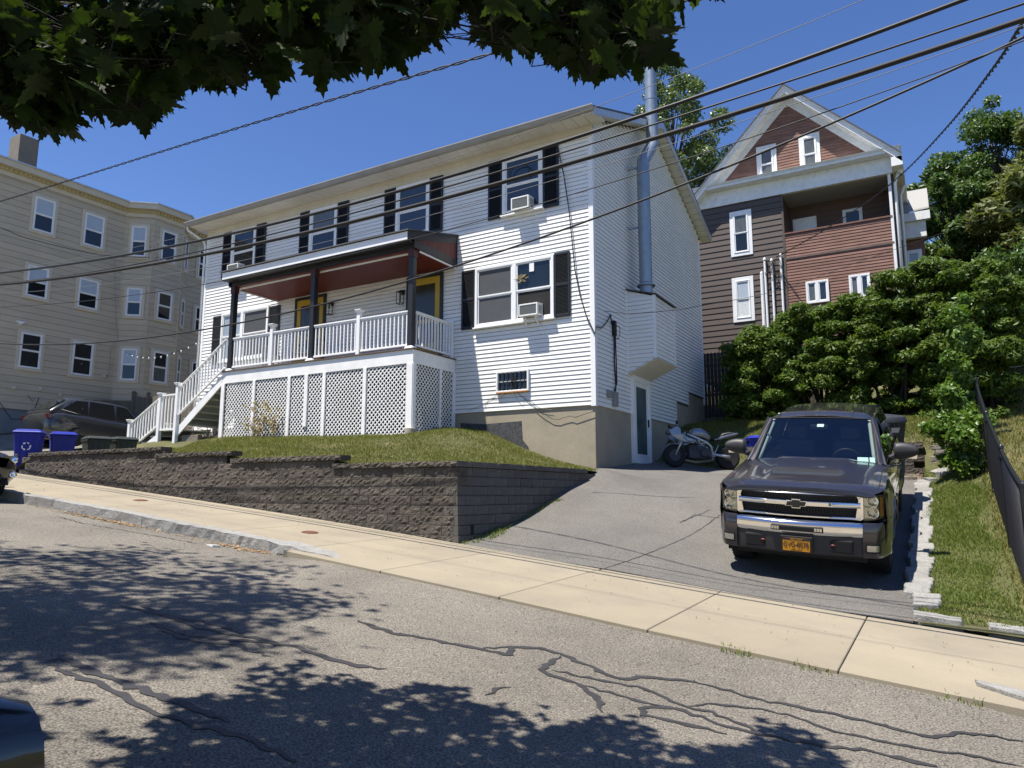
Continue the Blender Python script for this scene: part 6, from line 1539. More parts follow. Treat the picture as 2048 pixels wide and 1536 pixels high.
# ================================================================== wheeled bins
def wheelie_bin(loc, rz, mt, label, group, sc=1., symbol=False, sticker_=True, stain=None):
    t = thing('wheelie_bin', label, 'bin', loc, group, local=True, rot=(0, 0, rz)); t.scale = (sc, sc, sc)
    m = MB(); b = [(-.22, -.26), (.22, -.26), (.22, .24), (-.22, .24)]; u = [(-.29, -.34), (.29, -.34), (.29, .33), (-.29, .33)]
    m.hexa([(x, y, .05) for x, y in b], [(x, y, .93) for x, y in u]); m.build('bin_body', mt, t, bevel=.03)
    m = MB(); m.box(-.31, .31, -.36, .35, .90, .95); m.build('bin_rim', mt, t, bevel=.012)
    m = MB(); rg = [[(-.315, -.385, .955), (.315, -.385, .955), (.315, .36, .955), (-.315, .36, .955)], [(-.315, -.385, .985), (.315, -.385, .985), (.315, .36, .985), (-.315, .36, .985)], [(-.24, -.28, 1.05), (.24, -.28, 1.05), (.24, .30, 1.06), (-.24, .30, 1.06)]]
    m.loft(rg); m.build('lid', mt, t, bevel=.015)
    m = MB(); m.tube([(-.26, .36, .96), (-.26, .43, .97), (.26, .43, .97), (.26, .36, .96)], .017, 8); m.build('handle', mt, t, smooth=True)
    for s in (-1, 1):
        m = MB(); m.lathe([(.0, -.03), (.10, -.03), (.125, -.02), (.125, .02), (.10, .03), (.0, .03)], 18, (s*.27, .27, .125), axis='x'); m.build('wheel', M_BLACK, t, auto=40)
    for k in (-1, 0, 1): m = MB(); m.box(k*.14-.012, k*.14+.012, -.352, -.27, .10, .88); m.v = [(p[0], p[1]+(.93-p[2])*.085, p[2]) for p in m.v]; m.build('rib', mt, t)
    if sticker_: MB().box(-.17, .17, -.20, .16, 1.052, 1.058).build('lid_label', mat('label_white', (.70, .72, .74), .6, var=.1, vs=9), t)
    if symbol:      # three chasing arrows on the front
        mw = mat('print_white', (.72, .74, .78), .6); m = MB(); c = Vector((.0, -.352, .62))
        for k in range(3):
            a0 = R(90+120*k); 
            p0 = Vector((math.cos(a0-.75), 0, math.sin(a0-.75)))*.085; p1 = Vector((math.cos(a0-.12), 0, math.sin(a0-.12)))*.098; p2 = Vector((math.cos(a0+.5), 0, math.sin(a0+.5)))*.085
            m.bar(c+p0, c+p1, .026, .004, up=(0, 1, 0)); m.bar(c+p1*.97, c+p2, .026, .004, up=(0, 1, 0)); e = (p2-p1).normalized(); q_ = Vector((e.z, 0, -e.x)); m.prism([c+p2+q_*.03, c+p2-q_*.03, c+p2+e*.04], (0, -.004, 0))
        m.v = [(p[0], p[1]+(.93-p[2])*.085+.008, p[2]) for p in m.v]; m.build('recycling_symbol', mw, t)
        o = text_obj('4', .07, (0, -.352+.031, .62), mw, t, 1, .002); 
    if stain: MB().box(.225, .262, -.13, .12, .18, .70).build('worn_patch', stain, t, bevel=.02)
    return t
M_BLUE = mat('bin_blue', (.012, .022, .26), .38, var=.05); M_GBIN = mat('bin_dark_green', (.028, .034, .032), .5, var=.1, vs=4); M_STAIN = mat('bin_worn', (.19, .20, .19), .7, var=.2, vs=6)
def gz(x, y): return lawn(x, y)+.012 if x < -21.9 else lawn(x, y)
wheelie_bin((-18.42, 8.92, gz(-18.42, 8.92)-.02), .95, M_BLUE, 'blue recycling cart with white arrows symbol on its front', 'carts beside the wall end', .93, symbol=True)
wheelie_bin((-18.40, 9.66, gz(-18.4, 9.66)-.02), 1.15, M_BLUE, 'plain blue cart between the recycling symbol cart and dark carts', 'carts beside the wall end', .92)
wheelie_bin((-18.36, 10.46, gz(-18.36, 10.46)-.03), 1.3, M_GBIN, 'dark green trash cart next to the blue cart', 'carts beside the wall end', .90, sticker_=False, stain=M_STAIN)
wheelie_bin((-18.34, 11.14, gz(-18.34, 11.14)-.03), 1.35, M_GBIN, 'dark green trash cart next to the stair newel post', 'carts beside the wall end', .90, sticker_=False, stain=M_STAIN)
pb_ = onY(1490, 868, 18.9); wheelie_bin((pb_.x+.30, 18.9, ground_z(pb_.x, 18.9)-.05), .4, M_BLUE, 'blue cart standing behind the pickup mirror', 'carts', .88)

# ================================================================== cars (local: -y is the front)
def car(name, label, loc, rot, mt, L=4.5, Wd=1.80, H=1.45, suv=False, mirror=True):
    t = thing(name, label, 'car', loc, local=True, rot=rot)
    hw = Wd/2; belt = .95 if not suv else 1.02; yo = -.90
    ys = [yo+L*q for q in (0, .012, .04, .10, .20, .30, .45, .60, .75, .88, .95, .985, 1.0)]
    wf = [.66, .80, .90, .96, .99, 1, 1, 1, 1, .98, .94, .88, .78]
    zt = [.66, .74, .80, .86, .92, belt, belt+.01, belt+.02, belt+.04, belt+.05, belt+.02, belt-.03, belt-.12] if suv else [.60, .66, .72, .78, .85, .92, .94, .95, .97, .99, .98, .93, .85]
    zb = [.42, .32, .25, .22, .20, .20, .20, .20, .20, .22, .26, .34, .44]
    m = MB(); rg = []
    for y, w, a, b in zip(ys, wf, zt, zb):
        w *= hw; rg.append([(-w*.86, y, b), (-w*.97, y, b+.10), (-w, y, b+.25), (-w*.995, y, (a+b)/2+.1), (-w*.95, y, a-.08), (-w*.84, y, a), (-w*.4, y, a+.025), (w*.4, y, a+.025), (w*.84, y, a), (w*.95, y, a-.08), (w*.995, y, (a+b)/2+.1), (w, y, b+.25), (w*.97, y, b+.10), (w*.86, y, b)][::-1])
    m.loft(rg); m.build('body', mt, t, auto=60)
    # greenhouse
    g = [(yo+L*.25, belt-.04, .80, belt-.03), (yo+L*.40, belt, .78, H-.06), (yo+L*.50, belt, .78, H), (yo+L*.68, belt, .78, H-.005), (yo+L*(.84 if suv else .78), belt, .77, H-.09 if suv else H-.10), (yo+L*(.975 if suv else .93), belt, .76, belt+.10)]
    m = MB(); rg = []
    for y, b, w, z in g:
        w *= Wd*.5/.9*.98; top = w-.30*(z-b); rg.append([(-w, y, b), (-top-.03, y, z-.06), (-top+.08, y, z), (0, y, z+.02), (top-.08, y, z), (top+.03, y, z-.06), (w, y, b)][::-1])
    m.loft(rg); m.build('greenhouse', mt, t, auto=60)
    gm = mat('car_glass', (.012, .014, .016), .04, spec=.8)
    def wx(y, z): return (.785-.30*(z-belt))*Wd*.5/.9*.98+.012
    for s in (1, -1):
        polys = [[(yo+L*.315, belt+.03), (yo+L*.415, H-.10), (yo+L*.50, H-.07), (yo+L*.50, belt+.03)], [(yo+L*.515, belt+.03), (yo+L*.515, H-.07), (yo+L*.70, H-.075), (yo+L*.71, belt+.04)], [(yo+L*.725, belt+.05), (yo+L*.715, H-.085), (yo+L*.80, H-.12), (yo+L*(.90 if suv else .84), belt+.14)]]
        for p in polys:
            m = MB(); m.prism([(s*wx(y, z), y, z) for y, z in p], (-s*.008, 0, 0)); m.build('side_window', gm, t)
        m = MB(); m.tube([(s*(wx(y, z)+.004), y, z) for y, z in [(yo+L*.31, belt+.02), (yo+L*.60, belt+.025), (yo+L*.73, belt+.035), (yo+L*.905, belt+.15), (yo+L*.84, H-.12)]], .008, 5); m.build('window_trim', M_CHROME, t)
        m = MB(); rg2 = []
        for k in range(8):
            q = k/7; x_ = hw*.93+.05+.20*q; h = .075*math.sin(math.pi*min(1, .2+.65*q))**.5; d = .07*(1-.35*q)
            rg2.append([(s*x_, yo+L*.335+d*math.cos(a), belt+.07+h*math.sin(a)) for a in [2*math.pi*i/14 for i in range(14)]])
        if s < 0: rg2 = [r_[::-1] for r_ in rg2]
        m.loft(rg2).build('wing_mirror', mt, t, auto=60)
        m = MB(); m.bar((s*(hw*.93-.02), yo+L*.335, belt+.02), (s*(hw*.93+.10), yo+L*.335, belt+.04), .05, .04); m.build('mirror_arm', M_BLACK, t)
        # lamps
        m = MB(); P = [(hw*.52, -.0), (hw*.62, .02), (hw*.80, .10), (hw*.90, .22), (hw*.94, .40)]
        rg2 = [[(s*(x_+.012), yo+.03+d-.010, z0) for (x_, d), z0 in zip(P, zz_)] for zz_ in ([.56, .57, .60, .64, .69], [.63, .65, .68, .72, .76], [.69, .705, .74, .78, .80])]
        if s < 0: rg2 = [r_[::-1] for r_ in rg2]
        m.loft(rg2, closed=False, cap=False); hl_ = m.build('headlight', M_REFL, t, smooth=True)
        m = MB(); m.lathe([(.0, -.02), (.03, -.03), (.055, -.02), (.06, .01)], 16, (s*hw*.80, yo+.115, .665), axis='y'); q = m.build('lamp_projector', M_CHROME, None, smooth=True); q.parent = hl_
        m = MB(); m.lathe([(.028, -.03), (.05, -.04), (.058, -.03), (.058, .02)], 18, (s*hw*.80, yo+.075, .42), axis='y'); m.build('fog_lamp', M_CHROME, t, smooth=True)
        m = MB(); m.box(min(s*hw*.60, s*hw*.93), max(s*hw*.60, s*hw*.93), yo+L-.13, yo+L-.02, belt-.20, belt-.04); m.build('tail_light', mat('tail_red', (.05, .006, .006), .2, spec=.8), t, bevel=.02)
        for yy in (0, L*.60):
            m = MB(); m.lathe([(.20, -.10), (.30, -.105), (.325, -.08), (.33, 0), (.325, .08), (.30, .105), (.20, .10)], 30, (s*(hw-.11), yy, .33), axis='x'); w_ = m.build('wheel', M_TYRE, t, auto=50)
            m = MB(); m.lathe([(.0, s*.07), (.05, s*.09), (.06, s*.08), (.20, s*.085), (.215, s*.10), (.215, -s*.1)], 24, (s*(hw-.11), yy, .33), axis='x'); q = m.build('rim', M_ALU, None, auto=40); q.parent = w_
            m = MB(); m.loft([[(s*x_, yy+.36*math.cos(a), .33+.36*math.sin(a)) for a in [R(-10+200*k/14) for k in range(15)]] for x_ in (hw+.004, hw-.25)], closed=False, cap=False); m.build('wheel_arch', M_DARKIN, t)
    m = MB(); m.prism([(-hw*.60, yo+L*.265, belt-.01), (hw*.60, yo+L*.265, belt-.01), (hw*.52, yo+L*.392, H-.075), (-hw*.52, yo+L*.392, H-.075)], (0, -.014, .012)); m.build('windshield', gm, t)
    yr = (.86, .968) if suv else (.80, .92)
    m = MB(); m.prism([(-hw*.62, yo+L*yr[1], belt+.13), (hw*.62, yo+L*yr[1], belt+.13), (hw*.55, yo+L*yr[0], H-.12), (-hw*.55, yo+L*yr[0], H-.12)], (0, .016, .012)); m.build('rear_window', gm, t)
    m = MB(); m.box(-hw*.5, hw*.5, yo-.012, yo+.05, .48, .62); m.box(-hw*.6, hw*.6, yo-.0, yo+.05, .30, .42); m.build('grille', M_DARKIN, t, bevel=.02)
    return t
M_SUVP = mat('suv_paint', (.045, .048, .052), .3, metal=.5, coat=1.)
M_BLKC = mat('black_car_paint', (.008, .008, .010), .2, coat=1.)
sz_ = lawn(-25.4, 14.5)-.08
car('parked_suv', 'dark grey suv parked in the side driveway behind the carts', (-25.4, 16.0, sz_), (math.atan(.06), 0, math.pi), M_SUVP, 4.6, 1.86, 1.66, suv=True)
cp = onY(14, 950, 6.05)
car('parked_car', 'black car parked at the far kerb showing only its front corner', (cp.x-.86, 5.38, road(cp.x-.9, 5.3)), (0, math.atan(.093), math.pi/2), M_BLKC, 4.6, 1.82, 1.46)
# car on the near side, only its mirror reaches the picture
d_ = ray(-10, 1530); mp = d_*((1.37-EYE)/d_[2])
car('parked_car', 'dark car beside the viewer of which only a wing mirror shows', (mp[0]-.64, mp[1]-1.08, 1.37-1.02), (0, math.atan(.093)*0, -math.pi/2), M_BLKC, 4.6, 1.82, 1.46)
# ================================================================== overhead wires
M_WIRE = mat('cable_black', (.012, .012, .013), .55); M_WIRE2 = mat('cable_weathered', (.018, .017, .016), .7); M_WIREP = mat('wire_pale', (.16, .165, .17), .6)
def catm(P, n=8):
    out = []
    for i in range(len(P)-1):
        p0, p1, p2, p3 = P[max(i-1, 0)], P[i], P[i+1], P[min(i+2, len(P)-1)]
        for k in range(n):
            t = k/n; out.append(.5*((2*p1)+(p2-p0)*t+(2*p0-5*p1+4*p2-p3)*t*t+(3*p1-p0-3*p2+p3)*t*t*t))
    out.append(P[-1]); return out
def wire(pts, Y, r, label, mt=M_WIRE, ext=True, twist=False, name='overhead_cable', P3=None, grp='cables strung along the street'):
    Q = [onY(a, b, Y) if not callable(Y) else onY(a, b, Y(a)) for a, b in pts] if P3 is None else P3
    if ext:
        pass
    if ext:       # one smooth sagging curve through the points
        A = np.array([tuple(q) for q in Q]); xs_ = A[:, 0]; cz = np.polyfit(xs_, A[:, 2], 3); cy = np.polyfit(xs_, A[:, 1], 1)
        xx = np.linspace(xs_.min()-14, xs_.max()+9, 90); lin = lambda x: np.polyval(cz, np.clip(x, xs_.min()-3, xs_.max()+3))
        dl = np.polyval(np.polyder(cz), xs_.min()-3); dr = np.polyval(np.polyder(cz), xs_.max()+3)
        C = [Vector((x, np.polyval(cy, x), lin(x)+(dl*(x-xs_.min()+3) if x < xs_.min()-3 else 0)+(dr*(x-xs_.max()-3) if x > xs_.max()+3 else 0))) for x in xx]
    else: C = catm([Vector(q) for q in Q])
    if twist:
        m = MB(); L = 0; A = []; B = []; D_ = []
        fine = []
        for a, b in zip(C, C[1:]):
            k = max(1, int((b-a).length/.06))
            for i in range(k): fine.append(a.lerp(b, i/k))
        ph = 0
        for i, p in enumerate(fine):
            t = (fine[min(i+1, len(fine)-1)]-fine[max(i-1, 0)]).normalized(); u = t.cross(Vector((0, 0, 1))).normalized(); v = u.cross(t); ph = i*.06*2*math.pi/.7
            A.append(p+(u*math.cos(ph)+v*math.sin(ph))*r*.9); B.append(p-(u*math.cos(ph)+v*math.sin(ph))*r*.9)
        m.tube(A, r*.62, 6); m.tube(B, r*.62, 6); o = m.build(name, mt, smooth=True)
    else: o = MB().tube(C, r, 7).build(name, mt, smooth=True)
    return tag(o, label, 'cable', grp)
YW = 6.15
wire([(0,545),(205,520),(420,476),(514,454),(640,424),(796,380),(940,344),(1200,260),(1564,135),(1922,0)], 6.80, .020, 'thick black power cable, uppermost of the street cables crossing the white house')
wire([(0,566),(205,541),(360,510),(660,442),(796,400),(940,355),(1200,286),(1564,168),(2048,6)], 6.95, .010, 'medium black cable between the uppermost and the thickest street cables')
wire([(0,569),(205,546),(360,517),(468,496),(640,460),(796,421),(940,383),(1200,308),(1564,197),(2048,39)], 6.70, .024, 'thickest dark street cable passing the upper windows of the white house', M_WIRE2)
wire([(0,587),(360,543),(660,482),(796,449),(940,412),(1200,333),(1600,195),(2048,56)], 5.9, .003, 'thin pale wire just below the thickest street cable', M_WIREP)
wire([(0,614),(450,562),(660,518),(940,445),(1200,371),(1500,280),(1904,133),(2048,80)], 7.4, .006, 'thin black wire crossing the porch roof and the flue pipe')
wire([(0,688),(170,684),(360,668),(623,615),(819,562),(960,519),(1200,431),(1415,344),(1697,232),(1912,138),(2048,76)], 7.7, .013, 'low black cable crossing the porch railing and the corner window')
wire([(0,541),(200,506),(360,477),(660,395),(940,303),(1200,209),(1728,0)], 5.7, .003, 'thin pale wire running along under the eave of the white house', M_WIREP)
wire([(0,393),(130,362),(300,322),(480,270),(640,220),(800,164),(960,105),(1150,30)], lambda a: 9.5-a*.0022, .016, 'twisted black service cable against the sky from the cream house to the leaves', twist=True)
P3 = [onY(2048, 45, 7.5), onY(1987, 137, 11.), onY(1900, 248, 16.5), onY(1813, 340, 21.5), onY(1740, 400, 24.5), onY(1640, 465, 27.), onY(1550, 516, 28.85)]
wire(None, 0, .018, 'twisted service cable sagging from the upper right to the brown house', twist=True, ext=False, P3=[P3[0]+(P3[0]-P3[1])*1.2]+P3)
P3 = [onX(0, 455, CX+1.2), onX(60, 478, CX+.9), onX(205, 510, CX+.35), onX(320, 515, CX+.9)]
wire(None, 0, .012, 'black cable looped along the cream house wall below the top windows', ext=False, P3=[P3[0]+(P3[0]-P3[1])*4]+P3)
P3 = [Vector((HX1+.03, 15.55, onX(1212, 625, HX1).z)), onX(1260, 627, HX1+.9), onX(1330, 622, HX1+1.5), onX(1400, 612, HX1+2.2), onY(1560, 580, 24), onY(1700, 530, 25), onY(1850, 478, 26)]
wire(None, 0, .007, 'thin wire running from the white house side wall past the brown house', ext=False, P3=P3+[P3[-1]+(P3[-1]-P3[-2])*3])
# service drop from the street cable to the house corner, coil of spare cable
a, b = onY(1117, 296, 14.9), onY(640, 424, YW)
m = MB(); c = onY(1040, 345, 14.9); m.tube([c+Vector((.28*math.cos(t), -.03, .22*math.sin(t)*.9)) for t in [2*math.pi*k/20*1.6 for k in range(21)]], .011, 6); tag(m.build('cable_coil', M_WIRE, smooth=True), 'loop of spare black cable hanging beside the corner shutter', 'cable')
# ================================================================== vegetation
def leaf_quads(P, size, rng, up=.35, N=None, aspect=1.9, fold=.18):
    """P (n,3) centres -> folded rhombic leaves, two triangles each"""
    n = len(P); d = rng.normal(size=(n, 3)); d /= np.linalg.norm(d, axis=1)[:, None]
    nrm = rng.normal(size=(n, 3)); 
    if N is not None: nrm = nrm*.75+N
    nrm[:, 2] += up; nrm /= np.linalg.norm(nrm, axis=1)[:, None]
    a = np.cross(d, nrm); a /= np.linalg.norm(a, axis=1)[:, None]+1e-9; b = np.cross(nrm, a)
    s = size*rng.uniform(.6, 1.3, n)[:, None]
    V = np.stack([P-a*s*.5*aspect, P+b*s*.5-nrm*s*fold, P+a*s*.5*aspect, P-b*s*.5-nrm*s*fold], 1).reshape(-1, 3)
    i = np.arange(n)[:, None]*4; F_ = np.concatenate([i+np.array([[0, 1, 2]]), i+np.array([[0, 2, 3]])], 0)
    return V, F_
def blob_points(cs, rs, n, rng, shell=.55, squash=.75):
    """points spread through a set of balls, mostly near their upper/outer shell"""
    cs = np.asarray(cs); rs = np.asarray(rs); w = rs**2; w /= w.sum(); k = rng.choice(len(cs), n, p=w)
    d = rng.normal(size=(n, 3)); d[:, 2] += .25; d /= np.linalg.norm(d, axis=1)[:, None]
    r = rs[k]*(shell+(1-shell)*rng.random(n)**.7); r *= rng.normal(1, .09, n)
    P = cs[k]+d*r[:, None]*np.array([1, 1, squash]); return P, d
def foliage(name, cs, rs, n, size, mt, parent, seed, shell=.5, squash=.75, up=.35, stuff_=False, aspect=1.9):
    rng = np.random.default_rng(seed); P, d = blob_points(cs, rs, n, rng, shell, squash); V, F_ = leaf_quads(P, size, rng, up, d*.8, aspect)
    o = np_mesh(name, V, F_, mt, parent)
    if stuff_: stuff(o)
    return o
LM_HEDGE = leaf_mat('hedge_leaf', (.050, .095, .013), (.105, .155, .025), .28, .5)
LM_TREE = leaf_mat('tree_leaf', (.042, .088, .020), (.085, .135, .034), .28, .42)
LM_POP = leaf_mat('poplar_leaf', (.060, .105, .030), (.125, .165, .065), .25, .35)
LM_WILL = leaf_mat('olive_leaf', (.075, .105, .028), (.150, .160, .050), .28, .5)
LM_IVY = leaf_mat('ivy_leaf', (.055, .120, .016), (.12, .19, .035), .25, .4)
LM_MAPLE = leaf_mat('maple_leaf', (.012, .026, .005), (.034, .058, .010), .27, .65)
M_BARK = mat('bark', (.075, .058, .042), .95, var=.35, vs=14, bump=.9, bs=24, bd=.03)
M_BARKD = mat('dark_bark', (.035, .03, .024), .95, var=.3, vs=14, bump=.6, bs=24)

def tree(label, base, top, R_, n, size, mt, seed, nb=60, name='tree', squash=.8, cone=.0, trunk_r=.25, grp='trees behind the houses', aspect=1.9, shell=.45, lean=(0, 0)):
    """tapered trunk, limbs to each foliage clump, crown of leaf clumps with gaps"""
    rr = np.random.default_rng(seed); base = np.array(base, float); H = top-base[2]
    t = thing(name, label, 'tree', tuple(base), grp)
    cs = []; rs = []
    z0 = base[2]+H*.28
    for k in range(nb):
        f = (k+.5)/nb; z = z0+(top-z0)*(f**.85); env = math.sin(math.pi*min(.97, .12+.80*f))**.75*(1-cone*f)
        a = rr.uniform(0, 2*math.pi); q = math.sqrt(rr.uniform(.12, 1)); rad = R_*env*q
        c = np.array([base[0]+lean[0]*f+rad*math.cos(a), base[1]+lean[1]*f+rad*math.sin(a), z+rr.normal(0, .25)]); cs.append(c); rs.append(R_*rr.uniform(.16, .30)*(1.1-.35*f))
    m = MB(); tp = base+np.array([lean[0], lean[1], H*.92]); m.tube([base-np.array([0, 0, .4]), base+(tp-base)*.3+rr.normal(0, .1, 3), base+(tp-base)*.65+rr.normal(0, .12, 3), tp], [trunk_r*1.25, trunk_r, trunk_r*.55, trunk_r*.12], 10); m.build('trunk', M_BARK, t, smooth=True)
    m = MB()
    for c in cs:
        f = max(.15, min(.9, (c[2]-base[2])/H-.16)); s = base+(tp-base)*f; md = (s+c)/2+np.array([0, 0, .25]); m.tube([s, md, c], [trunk_r*.30*(1-f)+.015, trunk_r*.16*(1-f)+.012, .008], 5)
    m.build('limbs', M_BARK, t, smooth=True)
    foliage('crown', cs, rs, n, size, mt, t, seed+1, shell=shell, squash=squash, aspect=aspect)
    return t
def gz2(x, y): return yard(x, y)
# poplar behind the white house
tree('pale poplar with shimmering leaves standing behind the white house roof', (-11.2, 36, 6.5), 24.3, 3.1, 30000, .12, LM_POP, 31, 75, 'poplar_tree', trunk_r=.3, aspect=1.3)
tree('small dark tree glimpsed behind the brown house eave', (1.6, 52, 9), 20.8, 3.2, 9000, .15, LM_TREE, 37, 40, trunk_r=.25)
# trees to the right of the brown house
tree('tall green tree with a pointed crown right of the brown house', (3.0, 37.5, 6.5), 18.5, 3.3, 40000, .10, LM_TREE, 41, 90, cone=.45, trunk_r=.28)
tree('broad dark green tree just right of the brown house wing', (1.3, 35.5, 6), 15.4, 2.2, 28000, .10, LM_TREE, 43, 60, trunk_r=.22)
tree('olive green drooping tree at the right edge behind the hedge', (5.0, 33.0, 5.8), 15.8, 3.2, 34000, .11, LM_WILL, 47, 80, trunk_r=.25, aspect=3.2)
tree('green tree behind the olive tree at the right', (7.8, 38.0, 6), 17.6, 3.5, 22000, .13, LM_TREE, 53, 60, trunk_r=.25)
tree('dark shrubby tree overhanging the back chain link fence', (4.2, 26.5, 4.3), 9.6, 2.6, 34000, .08, LM_TREE, 59, 60, trunk_r=.12, squash=.9)
tree('leafy shrub tree filling the corner behind the back fence', (8.0, 26.0, 4.3), 9.8, 2.8, 20000, .09, LM_TREE, 61, 50, trunk_r=.12)
# overgrown hedge in front of the brown house: several bushes
def bush(label, x0, x1, yc, yr, ztop, n, seed, mt=LM_HEDGE, size=.056, nb=210, name='bush', zlow=None):
    rr = np.random.default_rng(seed); xc = (x0+x1)/2; gz_ = yard(xc, yc-yr*.6); t = thing(name, label, 'bush', (xc, yc, gz_), 'overgrown bushes behind the driveway')
    cs = []; rs = []; xr = (x1-x0)/2
    for k in range(nb):
        a = rr.uniform(-1, 1); b = rr.uniform(-1, 1); h = rr.random()**.65
        env = math.sqrt(max(.05, 1-(a*a*.75))); zt = gz_+(ztop(xc+a*xr)-gz_)*h
        sp = (1-.45*h) if h > .55 else (.72+.28*h/.55)
        cs.append((xc+a*xr, yc+b*yr*sp*env, zt-.25)); rs.append(rr.uniform(.18, .40))
    m = MB()
    for k in range(9):
        c = cs[rr.integers(nb)]; s = (xc+rr.uniform(-.4, .4)*xr, yc+rr.uniform(-.2, .2), gz_-.2); m.tube([s, ((s[0]+c[0])/2, (s[1]+c[1])/2, (s[2]+c[2])/2+.3), c], [.06, .035, .01], 6)
    m.build('stems', M_BARKD, t, smooth=True)
    foliage('leaves', cs, rs, n, size, mt, t, seed+1, shell=.35, squash=.62, up=.75, aspect=2.3)
    return t
def zh_(pts): xs_ = [p[0] for p in pts]; zs_ = [p[1] for p in pts]; return lambda x: float(np.interp(x, xs_, zs_))
HP = [(p.x, p.z) for p in [onY(a, b, 22.6) for a, b in [(1440, 690), (1475, 655), (1540, 640), (1600, 605), (1680, 600), (1750, 565), (1800, 530), (1850, 500), (1900, 498), (1990, 520), (2060, 560)]]]
zt_h = zh_(HP)
bush('low leafy bush beside the dark stockade fence', -5.55, -3.6, 22.7, 1.3, zt_h, 52000, 71)
bush('dense green bush below the brown house windows', -4.0, -1.6, 22.8, 1.5, zt_h, 66000, 73)
bush('tall bright green bush in front of the brown house porch wall', -2.0, .4, 22.6, 1.7, zt_h, 72000, 75)
bush('tallest bush at the end of the overgrown row by the fence', -.2, 2.0, 22.6, 1.8, zt_h, 76000, 77, nb=230)
bush('dense bush in the gap between the porch wall and the tallest bush', -1.4, 1.4, 24.6, 1.2, lambda x: zt_h(x)-.2, 34000, 85)
bush('bush behind the back yard chain link fence', 1.7, 5.2, 24.8, 1.3, zt_h, 34000, 79, LM_TREE)
# vines climbing the far end of the black fence
iv = thing('fence_vine', 'bright green vine climbing the far end of the black fence', 'vine', (.5, 16.8, yard(.5, 16.8)))
rr = np.random.default_rng(81); cs = []; rs = []
for k in range(46):
    y = rr.uniform(15.6, 18.2); x = .45+rr.normal(0, .16)-(.25 if y < 16.8 else 0)*rr.random(); h = rr.random(); cs.append((x, y, yard(.5, y)+.1+h*(1.0+1.9*ss(16.4, 17.2, y)))); rs.append(rr.uniform(.14, .26))
foliage('leaves', cs, rs, 9000, .07, LM_IVY, iv, 82, shell=.4, squash=.9, up=.3, aspect=1.4)
m = MB()
for k in range(8): c = cs[k*5]; m.tube([(.55, c[1], yard(.5, c[1])-.1), ((.5+c[0])/2, c[1]+.1, c[2]-.4), c], [.015, .01, .004], 5)
m.build('stems', M_BARKD, iv)
# dry shrub by the lattice
ds = thing('dry_shrub', 'half dry shrub growing against the porch lattice', 'shrub', (-15.6, 13.0, lawn(-15.6, 13)))
m = MB(); rr_ = random.Random(4); tips = []
for k in range(26):
    x = -15.5+rr_.gauss(0, .45); b = Vector((x, 13.12, lawn(x, 13.1)-.03)); e = b+Vector((rr_.uniform(-.25, .25), rr_.uniform(-.15, .04), rr_.uniform(.25, .95))); m.tube([b, b.lerp(e, .5)+Vector((rr_.uniform(-.06, .06), 0, .04)), e], [.006, .004, .002], 4); tips.append(e); tips.append(b.lerp(e, .6))
m.build('stems', mat('dry_stem', (.30, .22, .13), .9), ds)
foliage('leaves', [tuple(t_) for t_ in tips], [.09]*len(tips), 700, .035, leaf_mat('dry_shrub_leaf', (.22, .20, .08), (.40, .30, .16), .2), ds, 84, shell=.2)
# weeds along joints
wd = []
# ---------------------------------------------------------------- grass
LM_GRASS = leaf_mat('grass_blade', (.090, .125, .022), (.195, .180, .058), .25, .6)
LM_GRASS2 = leaf_mat('grass_blade_fresh', (.078, .130, .022), (.165, .185, .046), .28, .6)
def grass(name, label, x0, x1, y0, y1, n, H, mt, seed, h=.05, w=.006, mask=None):
    rng = np.random.default_rng(seed); x = rng.uniform(x0, x1, n); y = rng.uniform(y0, y1, n)
    if mask is not None:
        k = np.array([mask(a, b) for a, b in zip(x, y)]); x = x[k]; y = y[k]; n = len(x)
    gx = np.linspace(x0, x1, 60); gy = np.linspace(y0, y1, 60); Z = np.array([[H(a, b) for a in gx] for b in gy])
    fx = (x-x0)/(x1-x0)*59; fy = (y-y0)/(y1-y0)*59; ix = np.clip(fx.astype(int), 0, 58); iy = np.clip(fy.astype(int), 0, 58); u = fx-ix; v = fy-iy
    z = Z[iy, ix]*(1-u)*(1-v)+Z[iy, ix+1]*u*(1-v)+Z[iy+1, ix]*(1-u)*v+Z[iy+1, ix+1]*u*v
    cl = .55+.9*(np.sin(x*2.1+1.3*np.sin(y*1.7))*np.sin(y*2.6+x)*.5+.5)
    a = rng.uniform(0, 2*np.pi, n); hh = h*cl*rng.uniform(.5, 1.4, n); ln = rng.normal(0, .45, (n, 2))*hh[:, None]; ww = w*rng.uniform(.6, 1.4, n)
    B = np.stack([x, y, z-.008], 1); S = np.stack([np.cos(a)*ww, np.sin(a)*ww, 0*a], 1); M_ = B+np.stack([ln[:, 0]*.4, ln[:, 1]*.4, hh*.6], 1); T = B+np.stack([ln[:, 0], ln[:, 1], hh], 1)
    V = np.stack([B-S, B+S, M_+S*.7, T, M_-S*.7], 1).reshape(-1, 3); i = np.arange(n)[:, None]*5
    F_ = np.concatenate([i+np.array([[0, 1, 2]]), i+np.array([[0, 2, 4]]), i+np.array([[4, 2, 3]])], 0)
    o = stuff(np_mesh(name, V, F_, mt)); o['label'] = label; o['category'] = 'grass'; return o
def inlawn(x, y):
    if x > PX0 and x < PX1 and y > PY+.05: return False
    if x < PX0 and x > -21.6 and y > 13.25: return False
    if y > 14.95: return False
    if x > -6.15 and y < 13.2: return False
    return True
grass('grass', 'mown grass on the front lawn above the block wall', -18.2, -6.08, 8.70, 14.98, 110000, lawn, LM_GRASS, 91, .05, .0055, inlawn)
